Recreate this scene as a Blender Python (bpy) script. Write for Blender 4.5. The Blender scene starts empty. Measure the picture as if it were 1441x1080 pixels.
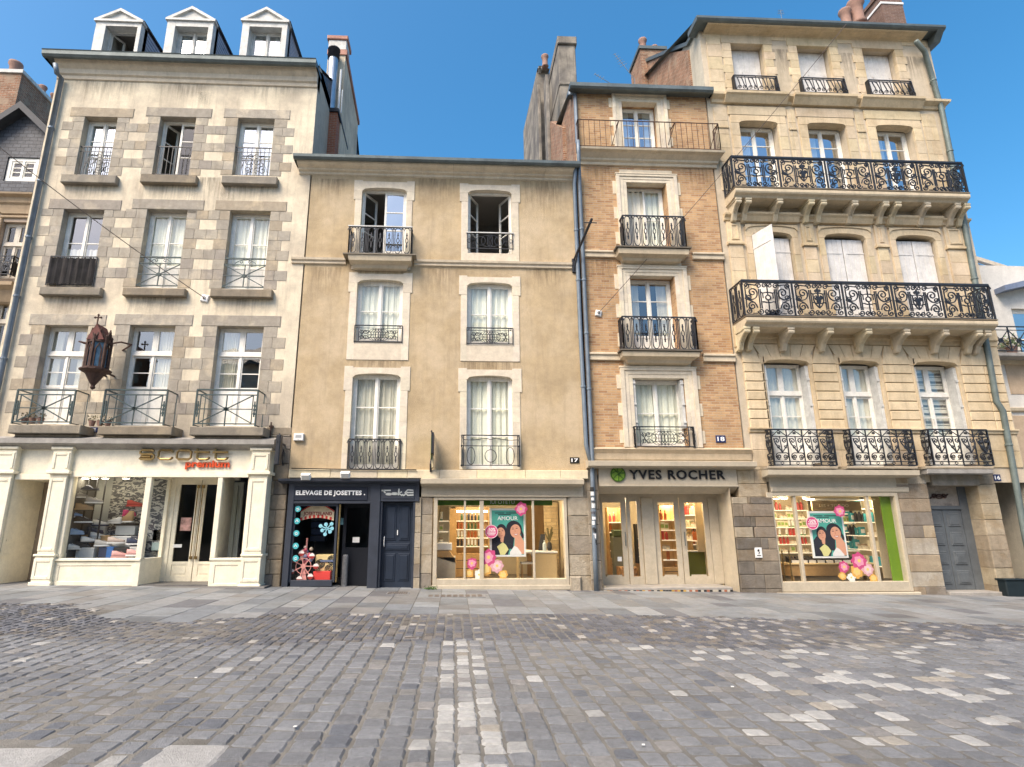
import bpy, bmesh, math, random
from mathutils import Vector, Matrix
random.seed(7)
S = bpy.context.scene
COL = S.collection
R = math.radians

# ---------------------------------------------------------------- camera
F, CX, CY, PIT, YAW, HC, D = 801., 675., 540., R(13.7), R(2.6), 1.6, 14.4
cd = bpy.data.cameras.new('camera'); cam = bpy.data.objects.new('camera', cd); COL.objects.link(cam)
cam.location = (0, 0, HC); cam.rotation_euler = (R(90) + PIT, 0, -YAW)
cd.sensor_width = 36; cd.lens = 36*F/1441; cd.shift_x = (720.5-CX)/1441
cd.clip_end = 2000; S.camera = cam
# ---------------------------------------------------------------- light
SUN_EL, SUN_AZ = 50., 222.     # azimuth clockwise from +y: the sun stands high behind the camera, a little to the left
w = bpy.data.worlds.new('World'); S.world = w; w.use_nodes = True
nt = w.node_tree; nt.nodes.clear()
sky = nt.nodes.new('ShaderNodeTexSky'); sky.sky_type = 'NISHITA'; sky.sun_disc = False
sky.sun_elevation = R(SUN_EL); sky.sun_rotation = R(SUN_AZ)
sky.air_density = 1.0; sky.dust_density = 3.2; sky.ozone_density = 1.6
bg = nt.nodes.new('ShaderNodeBackground'); bg.inputs[1].default_value = 0.15
ow = nt.nodes.new('ShaderNodeOutputWorld')
hs = nt.nodes.new('ShaderNodeHueSaturation'); hs.inputs['Hue'].default_value = .489; hs.inputs['Saturation'].default_value = 1.42; hs.inputs['Value'].default_value = 1.0
nt.links.new(sky.outputs[0], hs.inputs['Color']); nt.links.new(hs.outputs[0], bg.inputs[0]); nt.links.new(bg.outputs[0], ow.inputs[0])
sd = bpy.data.lights.new('sun', 'SUN'); sd.energy = 2.6; sd.angle = R(30); sd.color = (1, .88, .72)
so = bpy.data.objects.new('sun', sd); COL.objects.link(so)
sv = Vector((math.sin(R(SUN_AZ))*math.cos(R(SUN_EL)), math.cos(R(SUN_AZ))*math.cos(R(SUN_EL)), math.sin(R(SUN_EL))))
so.rotation_euler = sv.to_track_quat('Z', 'Y').to_euler()
S.render.engine = 'CYCLES'
S.view_settings.view_transform = 'Standard'; S.view_settings.look = 'None'
S.view_settings.exposure = 0.90; S.view_settings.gamma = 1
S.cycles.transparent_max_bounces = 16; S.cycles.max_bounces = 6

# ---------------------------------------------------------------- survey helpers: a measured photo point on a plane of the street -> metres
def ray(px, py):
    x = (px-CX)/F; z0 = -(py-CY)/F
    y = math.cos(PIT) - z0*math.sin(PIT); z = math.sin(PIT) + z0*math.cos(PIT)
    return x*math.cos(YAW)+y*math.sin(YAW), -x*math.sin(YAW)+y*math.cos(YAW), z
def P(px, py, y=D):
    X, Y, Z = ray(px, py); t = y/Y
    return X*t, HC+Z*t
def Q(px, py, x):            # on a side plane x = const -> (y, z)
    X, Y, Z = ray(px, py); t = x/X
    return Y*t, HC+Z*t
def RC(l, r, t, b, y=D):     # rectangle: x0, x1, z0, z1
    my, mx = (t+b)/2, (l+r)/2
    return P(l, my, y)[0], P(r, my, y)[0], P(mx, b, y)[1], P(mx, t, y)[1]
def gz(x, y=0): return .045 - .0165*max(-16, min(22, x))

# ---------------------------------------------------------------- mesh builder
class MB:
    def __init__(s): s.v=[]; s.f=[]; s.t=[]; s.m=[]; s.tint=(1,1,1); s.mi=0; s.T=None
    def vv(s, p):
        s.v.append(tuple(s.T @ Vector(p)) if s.T is not None else tuple(p)); return len(s.v)-1
    def face(s, pts):
        s.f.append([s.vv(p) for p in pts]); s.t.append(s.tint); s.m.append(s.mi)
    def fi(s, idx): s.f.append(list(idx)); s.t.append(s.tint); s.m.append(s.mi)
    def box(s, x0, x1, y0, y1, z0, z1):
        if x0 > x1: x0, x1 = x1, x0
        if y0 > y1: y0, y1 = y1, y0
        if z0 > z1: z0, z1 = z1, z0
        i = [s.vv(p) for p in ((x0,y0,z0),(x1,y0,z0),(x1,y1,z0),(x0,y1,z0),(x0,y0,z1),(x1,y0,z1),(x1,y1,z1),(x0,y1,z1))]
        for q in ((0,3,2,1),(4,5,6,7),(0,1,5,4),(1,2,6,5),(2,3,7,6),(3,0,4,7)): s.fi([i[k] for k in q])
    def bbox(s, x0, x1, y0, y1, z0, z1, b=.006):   # front (-y) edges chamfered
        if x0 > x1: x0, x1 = x1, x0
        if z0 > z1: z0, z1 = z1, z0
        a = [s.vv(p) for p in ((x0+b,y0,z0+b),(x1-b,y0,z0+b),(x1-b,y0,z1-b),(x0+b,y0,z1-b))]
        c = [s.vv(p) for p in ((x0,y0+b,z0),(x1,y0+b,z0),(x1,y0+b,z1),(x0,y0+b,z1))]
        d = [s.vv(p) for p in ((x0,y1,z0),(x1,y1,z0),(x1,y1,z1),(x0,y1,z1))]
        s.fi(a)
        for k in range(4):
            j = (k+1) % 4
            s.fi((c[k], c[j], a[j], a[k])); s.fi((d[k], d[j], c[j], c[k]))
        s.fi(d[::-1])
    def prism(s, poly, y0, y1):      # polygon in (x, z), extruded in y
        a = [s.vv((x, y0, z)) for x, z in poly]; c = [s.vv((x, y1, z)) for x, z in poly]; n = len(poly)
        s.fi(a); s.fi(c[::-1])
        for k in range(n): s.fi((a[k], c[k], c[(k+1)%n], a[(k+1)%n]))
    def prismx(s, poly, x0, x1):     # polygon in (y, z), extruded in x
        a = [s.vv((x0, y, z)) for y, z in poly]; c = [s.vv((x1, y, z)) for y, z in poly]; n = len(poly)
        s.fi(a); s.fi(c[::-1])
        for k in range(n): s.fi((a[k], c[k], c[(k+1)%n], a[(k+1)%n]))
    def prismz(s, poly, z0, z1):
        a = [s.vv((x, y, z0)) for x, y in poly]; c = [s.vv((x, y, z1)) for x, y in poly]; n = len(poly)
        s.fi(a[::-1]); s.fi(c)
        for k in range(n): s.fi((a[k], c[k], c[(k+1)%n], a[(k+1)%n]))
    def profile(s, prof, x0, x1, y, e0=0, e1=0):   # moulding: prof = [(out, z)...] from bottom to top, run along x, ends returned by mitre
        a = [s.vv((x0-o*e0, y-o, z)) for o, z in prof]; c = [s.vv((x1+o*e1, y-o, z)) for o, z in prof]; n = len(prof)
        for k in range(n-1): s.fi((a[k], c[k], c[k+1], a[k+1]))
        b0 = [s.vv((x0-o*e0, y+.25, z)) for o, z in prof]; b1 = [s.vv((x1+o*e1, y+.25, z)) for o, z in prof]
        for k in range(n-1): s.fi((b0[k], a[k], a[k+1], b0[k+1])); s.fi((c[k], b1[k], b1[k+1], c[k+1]))
        s.fi((a[0], b0[0], b1[0], c[0])); s.fi((a[-1], c[-1], b1[-1], b0[-1]))
    def tube(s, pts, r, n=4, flat=None, closed=False, r2=None):
        P3 = [Vector(p) for p in pts]; m = len(P3)
        if m < 2: return
        rings = []; ref = None
        for i in range(m):
            if closed: t = P3[(i+1) % m]-P3[(i-1) % m]
            else: t = P3[min(i+1, m-1)]-P3[max(i-1, 0)]
            if t.length < 1e-7: t = Vector((0,0,1))
            t.normalize()
            if flat is not None: a = Vector(flat)
            else:
                a = ref if ref is not None else (Vector((0,0,1)) if abs(t.z) < .9 else Vector((0,1,0)))
            a = (a - t*a.dot(t))
            if a.length < 1e-5: a = t.orthogonal()
            a.normalize(); ref = a; b = t.cross(a)
            rr = r if r2 is None else r+(r2-r)*i/(m-1)
            o = math.pi/4 if n == 4 else 0
            rings.append([s.vv(P3[i]+(a*math.cos(o+2*math.pi*k/n)+b*math.sin(o+2*math.pi*k/n))*rr*(1.2 if n == 4 else 1)) for k in range(n)])
        for i in range(m if closed else m-1):
            A, B = rings[i], rings[(i+1) % m]
            for k in range(n): s.fi((A[k], A[(k+1)%n], B[(k+1)%n], B[k]))
        if not closed: s.fi(rings[0][::-1]); s.fi(rings[-1])
    def lathe(s, prof, c=(0,0,0), n=12, a0=0):      # prof = [(r, z)...]
        rg = []
        for r, z in prof:
            rg.append([s.vv((c[0]+r*math.cos(a0+2*math.pi*k/n), c[1]+r*math.sin(a0+2*math.pi*k/n), c[2]+z)) for k in range(n)])
        for i in range(len(rg)-1):
            for k in range(n): s.fi((rg[i][k], rg[i][(k+1)%n], rg[i+1][(k+1)%n], rg[i+1][k]))
        s.fi(rg[0][::-1]); s.fi(rg[-1])
    def disc(s, cx, cz, r, y, n=20, t=.002, rz=None):
        s.prism([(cx+r*math.cos(2*math.pi*k/n), cz+(rz or r)*math.sin(2*math.pi*k/n)) for k in range(n)], y, y+t)
    def flush(s, name, mat, parent=None):
        if not s.v: return None
        o = s.build(name, mat, parent); s.v = []; s.f = []; s.t = []; s.m = []; return o
    def build(s, name, mat, parent=None, smooth=False, local=False):
        me = bpy.data.meshes.new(name)
        o = bpy.data.objects.new(name, me); COL.objects.link(o)
        off = Vector((0,0,0))
        if parent is not None:
            o.parent = parent
            if not local:
                q = parent
                while q is not None: off += q.location; q = q.parent
        vs = [(a-off.x, b-off.y, c-off.z) for a, b, c in s.v]
        me.from_pydata(vs, [], s.f)
        mats = mat if isinstance(mat, (list, tuple)) else [mat]
        for mm in mats: me.materials.append(mm)
        if len(mats) > 1: me.polygons.foreach_set('material_index', s.m)
        if any(mm.get('tint') for mm in mats):
            at = me.attributes.new('tint', 'FLOAT_COLOR', 'FACE')
            fl = []
            for t in s.t: fl += [t[0], t[1], t[2], 1]
            at.data.foreach_set('color', fl)
        if smooth: me.polygons.foreach_set('use_smooth', [True]*len(me.polygons))
        me.update()
        return o

def tag(o, label=None, cat=None, group=None, kind=None):
    if label: o['label'] = label
    if cat: o['category'] = cat
    if group: o['group'] = group
    if kind: o['kind'] = kind
    return o
def thing(name, label, cat, loc=(0,0,0), group=None):
    o = bpy.data.objects.new(name, None); COL.objects.link(o); o.location = loc; o.empty_display_size = .2
    return tag(o, label, cat, group)
def dup(root, loc, rotz=0, label=None, group=None, scale=None):
    r = root.copy(); COL.objects.link(r); r.location = loc; r.rotation_euler = (0, 0, rotz)
    if scale: r.scale = (scale,)*3
    if label: r['label'] = label
    if group: r['group'] = group
    for ch in list(root.children):
        c = ch.copy(); COL.objects.link(c); c.parent = r
        for g in ch.children:
            e = g.copy(); COL.objects.link(e); e.parent = c
    return r

# ---------------------------------------------------------------- materials
MATS = {}
def mat(name, col=(.5,.5,.5), rough=.8, var=.12, scale=1.5, bump=.15, bscale=60, tint=False, streak=0., streakcol=None, metal=0., spec=.35, patch=None, patchcol=None, patchscale=.5, brick=None, trans=0):
    if name in MATS: return MATS[name]
    m = bpy.data.materials.new(name); m.use_nodes = True; n = m.node_tree.nodes; l = m.node_tree.links
    bs = n['Principled BSDF']; bs.inputs['Roughness'].default_value = rough; bs.inputs['Metallic'].default_value = metal
    bs.inputs['Specular IOR Level'].default_value = spec
    tc = n.new('ShaderNodeTexCoord'); co = tc.outputs['Object']
    def noise(sc, det=5, vec=None, r=.6):
        q = n.new('ShaderNodeTexNoise'); q.inputs['Scale'].default_value = sc; q.inputs['Detail'].default_value = det; q.inputs['Roughness'].default_value = r
        l.new(vec or co, q.inputs['Vector']); return q.outputs[0]
    def ramp(inp, a, b, c0=(0,0,0,1), c1=(1,1,1,1)):
        q = n.new('ShaderNodeValToRGB'); q.color_ramp.elements[0].position = a; q.color_ramp.elements[1].position = b
        q.color_ramp.elements[0].color = c0; q.color_ramp.elements[1].color = c1; l.new(inp, q.inputs[0]); return q.outputs[0]
    def mix(f, a, b, mode='MIX'):
        q = n.new('ShaderNodeMix'); q.data_type = 'RGBA'; q.blend_type = mode
        for i, v in ((0, f), (6, a), (7, b)):
            if isinstance(v, (int, float)): q.inputs[i].default_value = v
            elif isinstance(v, tuple): q.inputs[i].default_value = (*v[:3], 1)
            else: l.new(v, q.inputs[i])
        return q.outputs[2]
    c = tuple(col)
    bumpsrc = None
    if brick:
        sx = n.new('ShaderNodeSeparateXYZ'); l.new(co, sx.inputs[0])
        ad = n.new('ShaderNodeMath'); ad.operation = 'ADD'; l.new(sx.outputs[0], ad.inputs[0]); l.new(sx.outputs[1], ad.inputs[1])
        cb = n.new('ShaderNodeCombineXYZ'); l.new(ad.outputs[0], cb.inputs[0]); l.new(sx.outputs[2], cb.inputs[1])
        bt = n.new('ShaderNodeTexBrick'); l.new(cb.outputs[0], bt.inputs['Vector'])
        bt.inputs['Scale'].default_value = 1; bt.inputs['Brick Width'].default_value = brick['w']; bt.inputs['Row Height'].default_value = brick['h']
        bt.inputs['Mortar Size'].default_value = brick.get('mortar', .008); bt.inputs['Mortar Smooth'].default_value = .3
        bt.inputs['Bias'].default_value = brick.get('bias', -.2)
        bt.inputs['Color1'].default_value = (*col, 1); bt.inputs['Color2'].default_value = (*brick['c2'], 1); bt.inputs['Mortar'].default_value = (*brick['mc'], 1)
        cur = bt.outputs['Color']; bumpsrc = bt.outputs['Fac']
    else:
        cur = None
    lo = tuple(v*(1-var) for v in c); hi = tuple(min(1, v*(1+var)) for v in c)
    nz = noise(scale, 6)
    if cur is None: cur = mix(ramp(nz, .3, .7), lo, hi)
    else: cur = mix(1.0, cur, mix(ramp(nz, .3, .7), (1-var,)*3, (1,)*3), 'MULTIPLY')
    if patch:
        cur = mix(ramp(noise(patchscale, 4), .5-patch*.1+.06, .62), cur, patchcol)
    if streak:
        mp = n.new('ShaderNodeMapping'); mp.inputs['Scale'].default_value = (5, 5, .45); l.new(co, mp.inputs[0])
        s1 = ramp(noise(1.0, 6, mp.outputs[0], .7), .52, .78)
        mm = n.new('ShaderNodeMath'); mm.operation = 'MULTIPLY'; mm.inputs[1].default_value = streak; l.new(s1, mm.inputs[0])
        cur = mix(mm.outputs[0], cur, streakcol or tuple(v*.55 for v in c))
    cur = mix(1.0, cur, mix(ramp(noise(4.5, 7, None, .72), .3, .7), (.86,)*3, (1.10,)*3), 'MULTIPLY') if bump else cur
    # fine grain
    cur = mix(1.0, cur, mix(noise(28, 4), (.86,)*3, (1.12,)*3), 'MULTIPLY')
    if tint:
        m['tint'] = 1
        at = n.new('ShaderNodeAttribute'); at.attribute_name = 'tint'
        cur = mix(1.0, cur, at.outputs['Color'], 'MULTIPLY')
    l.new(cur, bs.inputs['Base Color'])
    if bump:
        bp = n.new('ShaderNodeBump'); bp.inputs['Strength'].default_value = bump; bp.inputs['Distance'].default_value = .02
        l.new(noise(bscale, 6), bp.inputs['Height'])
        if bumpsrc:
            b2 = n.new('ShaderNodeBump'); b2.invert = True; b2.inputs['Strength'].default_value = .6; b2.inputs['Distance'].default_value = .006
            l.new(bumpsrc, b2.inputs['Height']); l.new(bp.outputs[0], b2.inputs['Normal']); l.new(b2.outputs[0], bs.inputs['Normal'])
        else: l.new(bp.outputs[0], bs.inputs['Normal'])
    if trans: bs.inputs['Transmission Weight'].default_value = trans
    MATS[name] = m; return m
def glass(name, refl=.1, tintc=(.9,.95,.95), gl=(1,1,1)):
    if name in MATS: return MATS[name]
    m = bpy.data.materials.new(name); m.use_nodes = True; n = m.node_tree.nodes; l = m.node_tree.links; n.clear()
    o = n.new('ShaderNodeOutputMaterial'); mx = n.new('ShaderNodeMixShader'); t = n.new('ShaderNodeBsdfTransparent'); g = n.new('ShaderNodeBsdfGlossy')
    t.inputs[0].default_value = (*tintc, 1); g.inputs['Roughness'].default_value = .015; g.inputs[0].default_value = (*gl, 1)
    fr = n.new('ShaderNodeLayerWeight'); fr.inputs[0].default_value = .5      # Schlick reflectance, the same from both sides of the pane
    pw = n.new('ShaderNodeMath'); pw.operation = 'POWER'; pw.inputs[1].default_value = 5; l.new(fr.outputs['Facing'], pw.inputs[0])
    ad = n.new('ShaderNodeMath'); ad.operation = 'ADD'; ad.use_clamp = True; ad.inputs[1].default_value = refl+.045; l.new(pw.outputs[0], ad.inputs[0])
    # slightly uneven old panes
    tc = n.new('ShaderNodeTexCoord'); nz = n.new('ShaderNodeTexNoise'); nz.inputs['Scale'].default_value = 1.6; nz.inputs['Detail'].default_value = 1; l.new(tc.outputs['Object'], nz.inputs[0])
    bp = n.new('ShaderNodeBump'); bp.inputs['Strength'].default_value = .12; bp.inputs['Distance'].default_value = .05; l.new(nz.outputs[0], bp.inputs['Height']); l.new(bp.outputs[0], g.inputs['Normal'])
    l.new(ad.outputs[0], mx.inputs[0]); l.new(t.outputs[0], mx.inputs[1]); l.new(g.outputs[0], mx.inputs[2]); l.new(mx.outputs[0], o.inputs[0])
    MATS[name] = m; return m
def glow(name, col, e):
    if name in MATS: return MATS[name]
    m = bpy.data.materials.new(name); m.use_nodes = True; b = m.node_tree.nodes['Principled BSDF']
    b.inputs['Base Color'].default_value = (*col, 1); b.inputs['Emission Color'].default_value = (*col, 1); b.inputs['Emission Strength'].default_value = e
    MATS[name] = m; return m
def flat(name, col=(.5,.5,.5), rough=.6, **k): return mat(name, col, rough, var=.04, bump=0, **k)

m_render = mat('cream_render', (.71,.625,.47), .92, .13, .9, .5, 30, streak=.75, streakcol=(.33,.28,.215), patch=1.0, patchcol=(.52,.45,.345), patchscale=.6)
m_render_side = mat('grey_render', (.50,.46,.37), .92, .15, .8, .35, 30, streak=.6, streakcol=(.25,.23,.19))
m_granite = mat('granite_blocks', (1,1,1), .88, .2, 5, .7, 45, tint=True, streak=.6, streakcol=(.62,.58,.52), patch=.3, patchcol=(1.2,1.17,1.1), patchscale=1.6)
m_stone = mat('limestone_trim', (.60,.52,.40), .85, .09, 3, .25, 50, tint=True, streak=.5, streakcol=(.34,.29,.22))
m_pale = mat('pale_limestone_surround', (.66,.59,.475), .85, .07, 4, .2, 50, tint=True, streak=.3, streakcol=(.45,.38,.29))
m_ochre = mat('ochre_render', (.455,.35,.212), .93, .2, .9, .7, 40, streak=.6, streakcol=(.29,.225,.15), patch=1.2, patchcol=(.54,.43,.285), patchscale=.6)
m_brick = mat('tan_brick', (.58,.365,.185), .9, .3, 1.2, .3, 60, brick=dict(w=.23, h=.068, c2=(.30,.13,.065), mc=(.52,.40,.27), bias=-.4, mortar=.009), streak=.3, streakcol=(.33,.22,.14))
m_redbrick = mat('weathered_red_brick', (.40,.20,.12), .95, .45, 2.2, .9, 12, brick=dict(w=.23, h=.075, c2=(.22,.10,.06), mc=(.42,.33,.24), mortar=.014), streak=.8, streakcol=(.15,.12,.09), patch=.2, patchcol=(.33,.24,.17), patchscale=1.6)
m_lime = mat('golden_limestone', (.63,.525,.37), .88, .14, 1.6, .4, 40, tint=True, streak=.6, streakcol=(.34,.27,.19), patch=.9, patchcol=(.52,.42,.28), patchscale=.8)
m_limew = mat('plain_limestone_wall', (.54,.46,.345), .9, .12, 1.0, .3, 40, streak=.5, streakcol=(.34,.29,.22), patch=.8, patchcol=(.46,.385,.27))
m_base = mat('rough_stone_blocks', (1,1,1), .9, .28, 6, .9, 26, tint=True, streak=.6, streakcol=(.52,.49,.45), patch=.6, patchcol=(.72,.68,.62), patchscale=2.2)
m_zinc = mat('zinc_gutter', (.135,.16,.16), .5, .2, 2, .1, 20, metal=.4, streak=.4, streakcol=(.06,.08,.08))
m_pipe = mat('grey_downpipe', (.19,.23,.27), .5, .15, 3, .1, 20, metal=.3)
m_pipeg = mat('green_downpipe', (.15,.185,.175), .55, .2, 3, .1, 20, metal=.2)
m_slate = mat('slate_tiles', (.085,.095,.115), .5, .35, 8, .4, 20, brick=dict(w=.22, h=.12, c2=(.05,.056,.07), mc=(.02,.022,.03), mortar=.009))
m_iron = mat('black_ironwork', (.018,.020,.026), .45, .2, 9, .1, 60, spec=.5)
m_irong = mat('dark_green_ironwork', (.03,.055,.055), .5, .2, 9, .1, 60, spec=.5)
m_rust = mat('rusty_iron', (.075,.042,.032), .75, .35, 12, .4, 40)
m_white = mat('white_window_paint', (.82,.80,.73), .5, .05, 3, .05, 40, spec=.4)
m_offw = mat('weathered_white_paint', (.56,.56,.53), .6, .18, 5, .25, 40, streak=.6, streakcol=(.42,.42,.43))
m_shut = mat('grey_white_shutter_paint', (.68,.665,.635), .7, .08, 4, .15, 40, streak=.4, streakcol=(.5,.47,.46))
m_curt = flat('white_curtain', (.88,.83,.70), .9)
m_curtd = flat('beige_curtain', (.46,.40,.34), .9)
m_room = flat('dim_room_walls', (.34,.32,.29), .9)
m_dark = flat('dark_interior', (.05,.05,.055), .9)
m_shopc = mat('cream_shopfront_paint', (.80,.74,.58), .5, .04, 2, .05, 30, spec=.4, streak=.12, streakcol=(.6,.54,.4))
m_ledge = mat('grey_lead_ledge', (.30,.285,.26), .7, .2, 4, .2, 30, streak=.5, streakcol=(.17,.16,.15))
m_navy = mat('navy_shopfront_paint', (.035,.042,.058), .4, .15, 3, .05, 30, spec=.5)
m_navyd = mat('deep_blue_door_paint', (.018,.027,.045), .38, .15, 3, .05, 30, spec=.5)
m_taupe = mat('taupe_shopfront_paint', (.47,.41,.31), .55, .05, 2, .05, 30, streak=.2, streakcol=(.34,.3,.23))
m_doorg = mat('blue_grey_door_paint', (.105,.118,.128), .5, .15, 4, .1, 30)
m_glass = glass('window_glass', .03)
m_glassb = glass('sky_reflecting_glass', .38, (.75,.85,.95), (.85,.93,1))
m_glasss = glass('shop_glass', -.02, (.98,.99,.98))
m_brass = mat('aged_brass', (.27,.19,.08), .4, .3, 20, .1, 40, metal=.8)
m_redl = flat('red_lettering', (.60,.075,.02), .4)
m_black = flat('black_lettering', (.012,.011,.012), .5)
m_whitel = flat('white_lettering', (.85,.85,.83), .5)
m_oak = mat('light_oak', (.48,.30,.13), .5, .15, 3, .05, 30)
m_beigew = flat('beige_shop_wall', (.52,.44,.31), .8)
m_floor = flat('shop_floor', (.18,.15,.12), .6)
m_greenp = flat('leaf_green_panel', (.13,.23,.015), .5)
m_blueplate = flat('navy_enamel', (.02,.03,.10), .3)
m_cable = flat('thin_grey_cable', (.10,.08,.07), .8)
m_wplast = flat('white_plastic', (.75,.75,.73), .4)
# ---------------------------------------------------------------- building pieces
def wall_holes(mb, x0, x1, z0, z1, holes, y=D, depth=.35, side=True):
    """front face with rectangular openings and their reveals"""
    holes = [(h[0]-.012, h[1]+.012, h[2]-.004, h[3]+.012) for h in holes]     # the stone lining stands just proud of the cut wall
    xs = sorted({x0, x1, *[h[0] for h in holes], *[h[1] for h in holes]}); xs = [x for x in xs if x0 <= x <= x1]
    zs = sorted({z0, z1, *[h[2] for h in holes], *[h[3] for h in holes]}); zs = [z for z in zs if z0 <= z <= z1]
    for i in range(len(xs)-1):
        cx = (xs[i]+xs[i+1])/2; run = None
        for j in range(len(zs)-1):
            cz = (zs[j]+zs[j+1])/2
            inside = any(h[0] < cx < h[1] and h[2] < cz < h[3] for h in holes)
            if not inside:
                mb.face([(xs[i],y,zs[j]),(xs[i+1],y,zs[j]),(xs[i+1],y,zs[j+1]),(xs[i],y,zs[j+1])])
    for a, b, c, d in holes:
        e = y+depth
        mb.face([(a,y,c),(a,y,d),(a,e,d),(a,e,c)]); mb.face([(b,y,d),(b,y,c),(b,e,c),(b,e,d)])
        mb.face([(a,y,d),(b,y,d),(b,e,d),(a,e,d)]); mb.face([(a,y,c),(a,e,c),(b,e,c),(b,y,c)])
def hull(parent, x0, x1, z0, z1, back=8., m=None, y=D):
    s = MB(); b = y+back
    s.face([(x0,y,z0),(x0,y,z1),(x0,b,z1),(x0,b,z0)]); s.face([(x1,y,z1),(x1,y,z0),(x1,b,z0),(x1,b,z1)]); s.face([(x0,b,z0),(x0,b,z1),(x1,b,z1),(x1,b,z0)])
    return s.build('side_wall', m, parent)
def room(mb, x0, x1, z0, z1, y, d=2.2, ex=.5):
    a, b, c, e = x0-ex, x1+ex, z0-.05, z1+.25; f = y+d
    mb.face([(a,f,c),(a,f,e),(b,f,e),(b,f,c)]); mb.face([(a,y,c),(a,y,e),(a,f,e),(a,f,c)]); mb.face([(b,y,e),(b,y,c),(b,f,c),(b,f,e)])
    mb.face([(a,y,e),(b,y,e),(b,f,e),(a,f,e)]); mb.face([(a,y,c),(a,f,c),(b,f,c),(b,y,c)])
def leaf(fr, gl, w, z0, z1, rows, T, panel=0, st=.055, bar=.026, flip=False):
    """one casement, hinge at u=0, in its own frame (u, depth, z); T places it"""
    fr.T = T; gl.T = T; t = .045
    fr.box(0, st, 0, t, z0, z1); fr.box(w-st, w, 0, t, z0, z1)
    fr.box(st, w-st, .001, t-.001, z1-st, z1); fr.box(st, w-st, .001, t-.001, z0, z0+st*1.4)
    zb = z0+st*1.4
    if panel:
        zp = z0+panel
        fr.box(st, w-st, .014, t-.01, zb, zp); fr.box(st, w-st, .002, t-.002, zp, zp+.07)
        fr.box(st+.05, w-st-.05, .006, .014, zb+.05, zp-.05)
        zb = zp+.07
    H = z1-st-zb
    for k in rows:
        z = zb+H*k; fr.box(st, w-st, .006, t-.006, z-bar/2, z+bar/2)
    gl.face([(st, t/2, zb), (w-st, t/2, zb), (w-st, t/2, z1-st), (st, t/2, z1-st)])
    fr.T = None; gl.T = None
def window(parent, x0, x1, z0, z1, y, rows=(.5,), transom=0., panel=0., curtain='white', opn=(0, 0), fm=None, gm=None, rooms=None, fw=.05, cz=0., single=False):
    fm = fm or m_white; gm = gm or m_glass
    fr, gl = MB(), MB()
    fr.box(x0, x0+fw, y-.01, y+.09, z0, z1); fr.box(x1-fw, x1, y-.01, y+.09, z0, z1)
    fr.box(x0+fw, x1-fw, y-.008, y+.088, z1-fw, z1); fr.box(x0+fw, x1-fw, y-.012, y+.088, z0, z0+fw)
    a, b, c, e = x0+fw, x1-fw, z0+fw, z1-fw
    if transom:
        zt = e-transom
        fr.box(a, b, y-.014, y+.085, zt-.10, zt); fr.box(a, b, y-.035, y-.014, zt-.10, zt-.06)
        mid = (a+b)/2
        fr.box(mid-.035, mid+.035, y, y+.06, zt, e)
        for u, v in ((a, mid-.035), (mid+.035, b)):
            fr.box(u, u+.04, y+.004, y+.05, zt, e); fr.box(v-.04, v, y+.004, y+.05, zt, e)
            fr.box(u+.04, v-.04, y+.006, y+.048, zt, zt+.04); fr.box(u+.04, v-.04, y+.006, y+.048, e-.04, e)
            gl.face([(u+.04, y+.03, zt+.04), (v-.04, y+.03, zt+.04), (v-.04, y+.03, e-.04), (u+.04, y+.03, e-.04)])
        e = zt-.10
    hw = (b-a)/2-.004
    Tl = Matrix.Translation((a, y+.012, 0)) @ Matrix.Rotation(R(opn[0]), 4, 'Z')
    Tr = Matrix.Translation((b, y+.012, 0)) @ Matrix.Rotation(R(-opn[1]), 4, 'Z') @ Matrix.Diagonal((-1, 1, 1, 1))
    leaf(fr, gl, hw, c, e, rows, Tl, panel); leaf(fr, gl, hw, c, e, rows, Tr, panel)
    if not opn[0] and not opn[1]: fr.box((a+b)/2-.028, (a+b)/2+.028, y-.012, y+.012, c+.002, e-.002)
    o = fr.build('window', fm, parent)
    gl.build('pane', gm, o)
    if curtain:
        cu = MB(); n = 36; yy = y+.105
        segs = {'white': [(a, b)], 'beige': [(a, b)], 'sides': [(a, a+(b-a)*.28), (b-(b-a)*.28, b)], 'right': [(a+(b-a)*.55, b)], 'left': [(a, a+(b-a)*.4)], 'half': [(a, b)], 'blind': [(a, b)]}[curtain]
        zb = c+(e-c)*cz; zt = z1-fw
        if curtain == 'half': zt = c+(e-c)*.55
        for s0, s1 in segs:
            if curtain == 'blind':
                k = int((zt-zb)/.11)
                for i in range(k):
                    z = zb+(zt-zb)*i/k
                    if i % 2: cu.box(s0, s1, yy, yy+.005, z, z+.10)
                    else: cu.box(s0, s1, yy, yy+.004, z+.01, z+.045)
            else:
                ph = random.random()*6
                pt = [(s0+(s1-s0)*i/n, yy+.022*math.sin(ph+i*1.15)+.01*math.sin(i*2.7+ph)) for i in range(n+1)]
                for i in range(n): cu.face([(*pt[i], zb), (*pt[i+1], zb), (*pt[i+1], zt), (*pt[i], zt)])
        cu.build('curtain', m_curtd if curtain == 'beige' else m_curt, o, smooth=curtain != 'blind')
    if rooms is not None: room(rooms, x0, x1, z0, z1, y+.10)
    return o
def arch_lintel(mb, x0, x1, zs, zc, ztop, y0, y1, n=18, cap=None):
    """stone over a segmental arch: flat top, curved underside"""
    w = x1-x0; pts = []
    for i in range(n+1):
        u = i/n; pts.append((x0+w*u, zs+(zc-zs)*math.sin(math.pi*u)**.32))
    for i in range(n):
        (a, za), (b, zb) = pts[i], pts[i+1]
        mb.face([(a,y0,za),(b,y0,zb),(b,y0,ztop),(a,y0,ztop)]); mb.face([(a,y0,za),(a,y1,za),(b,y1,zb),(b,y0,zb)])
        mb.face([(a,y0,ztop),(b,y0,ztop),(b,y1,ztop),(a,y1,ztop)])
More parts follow.
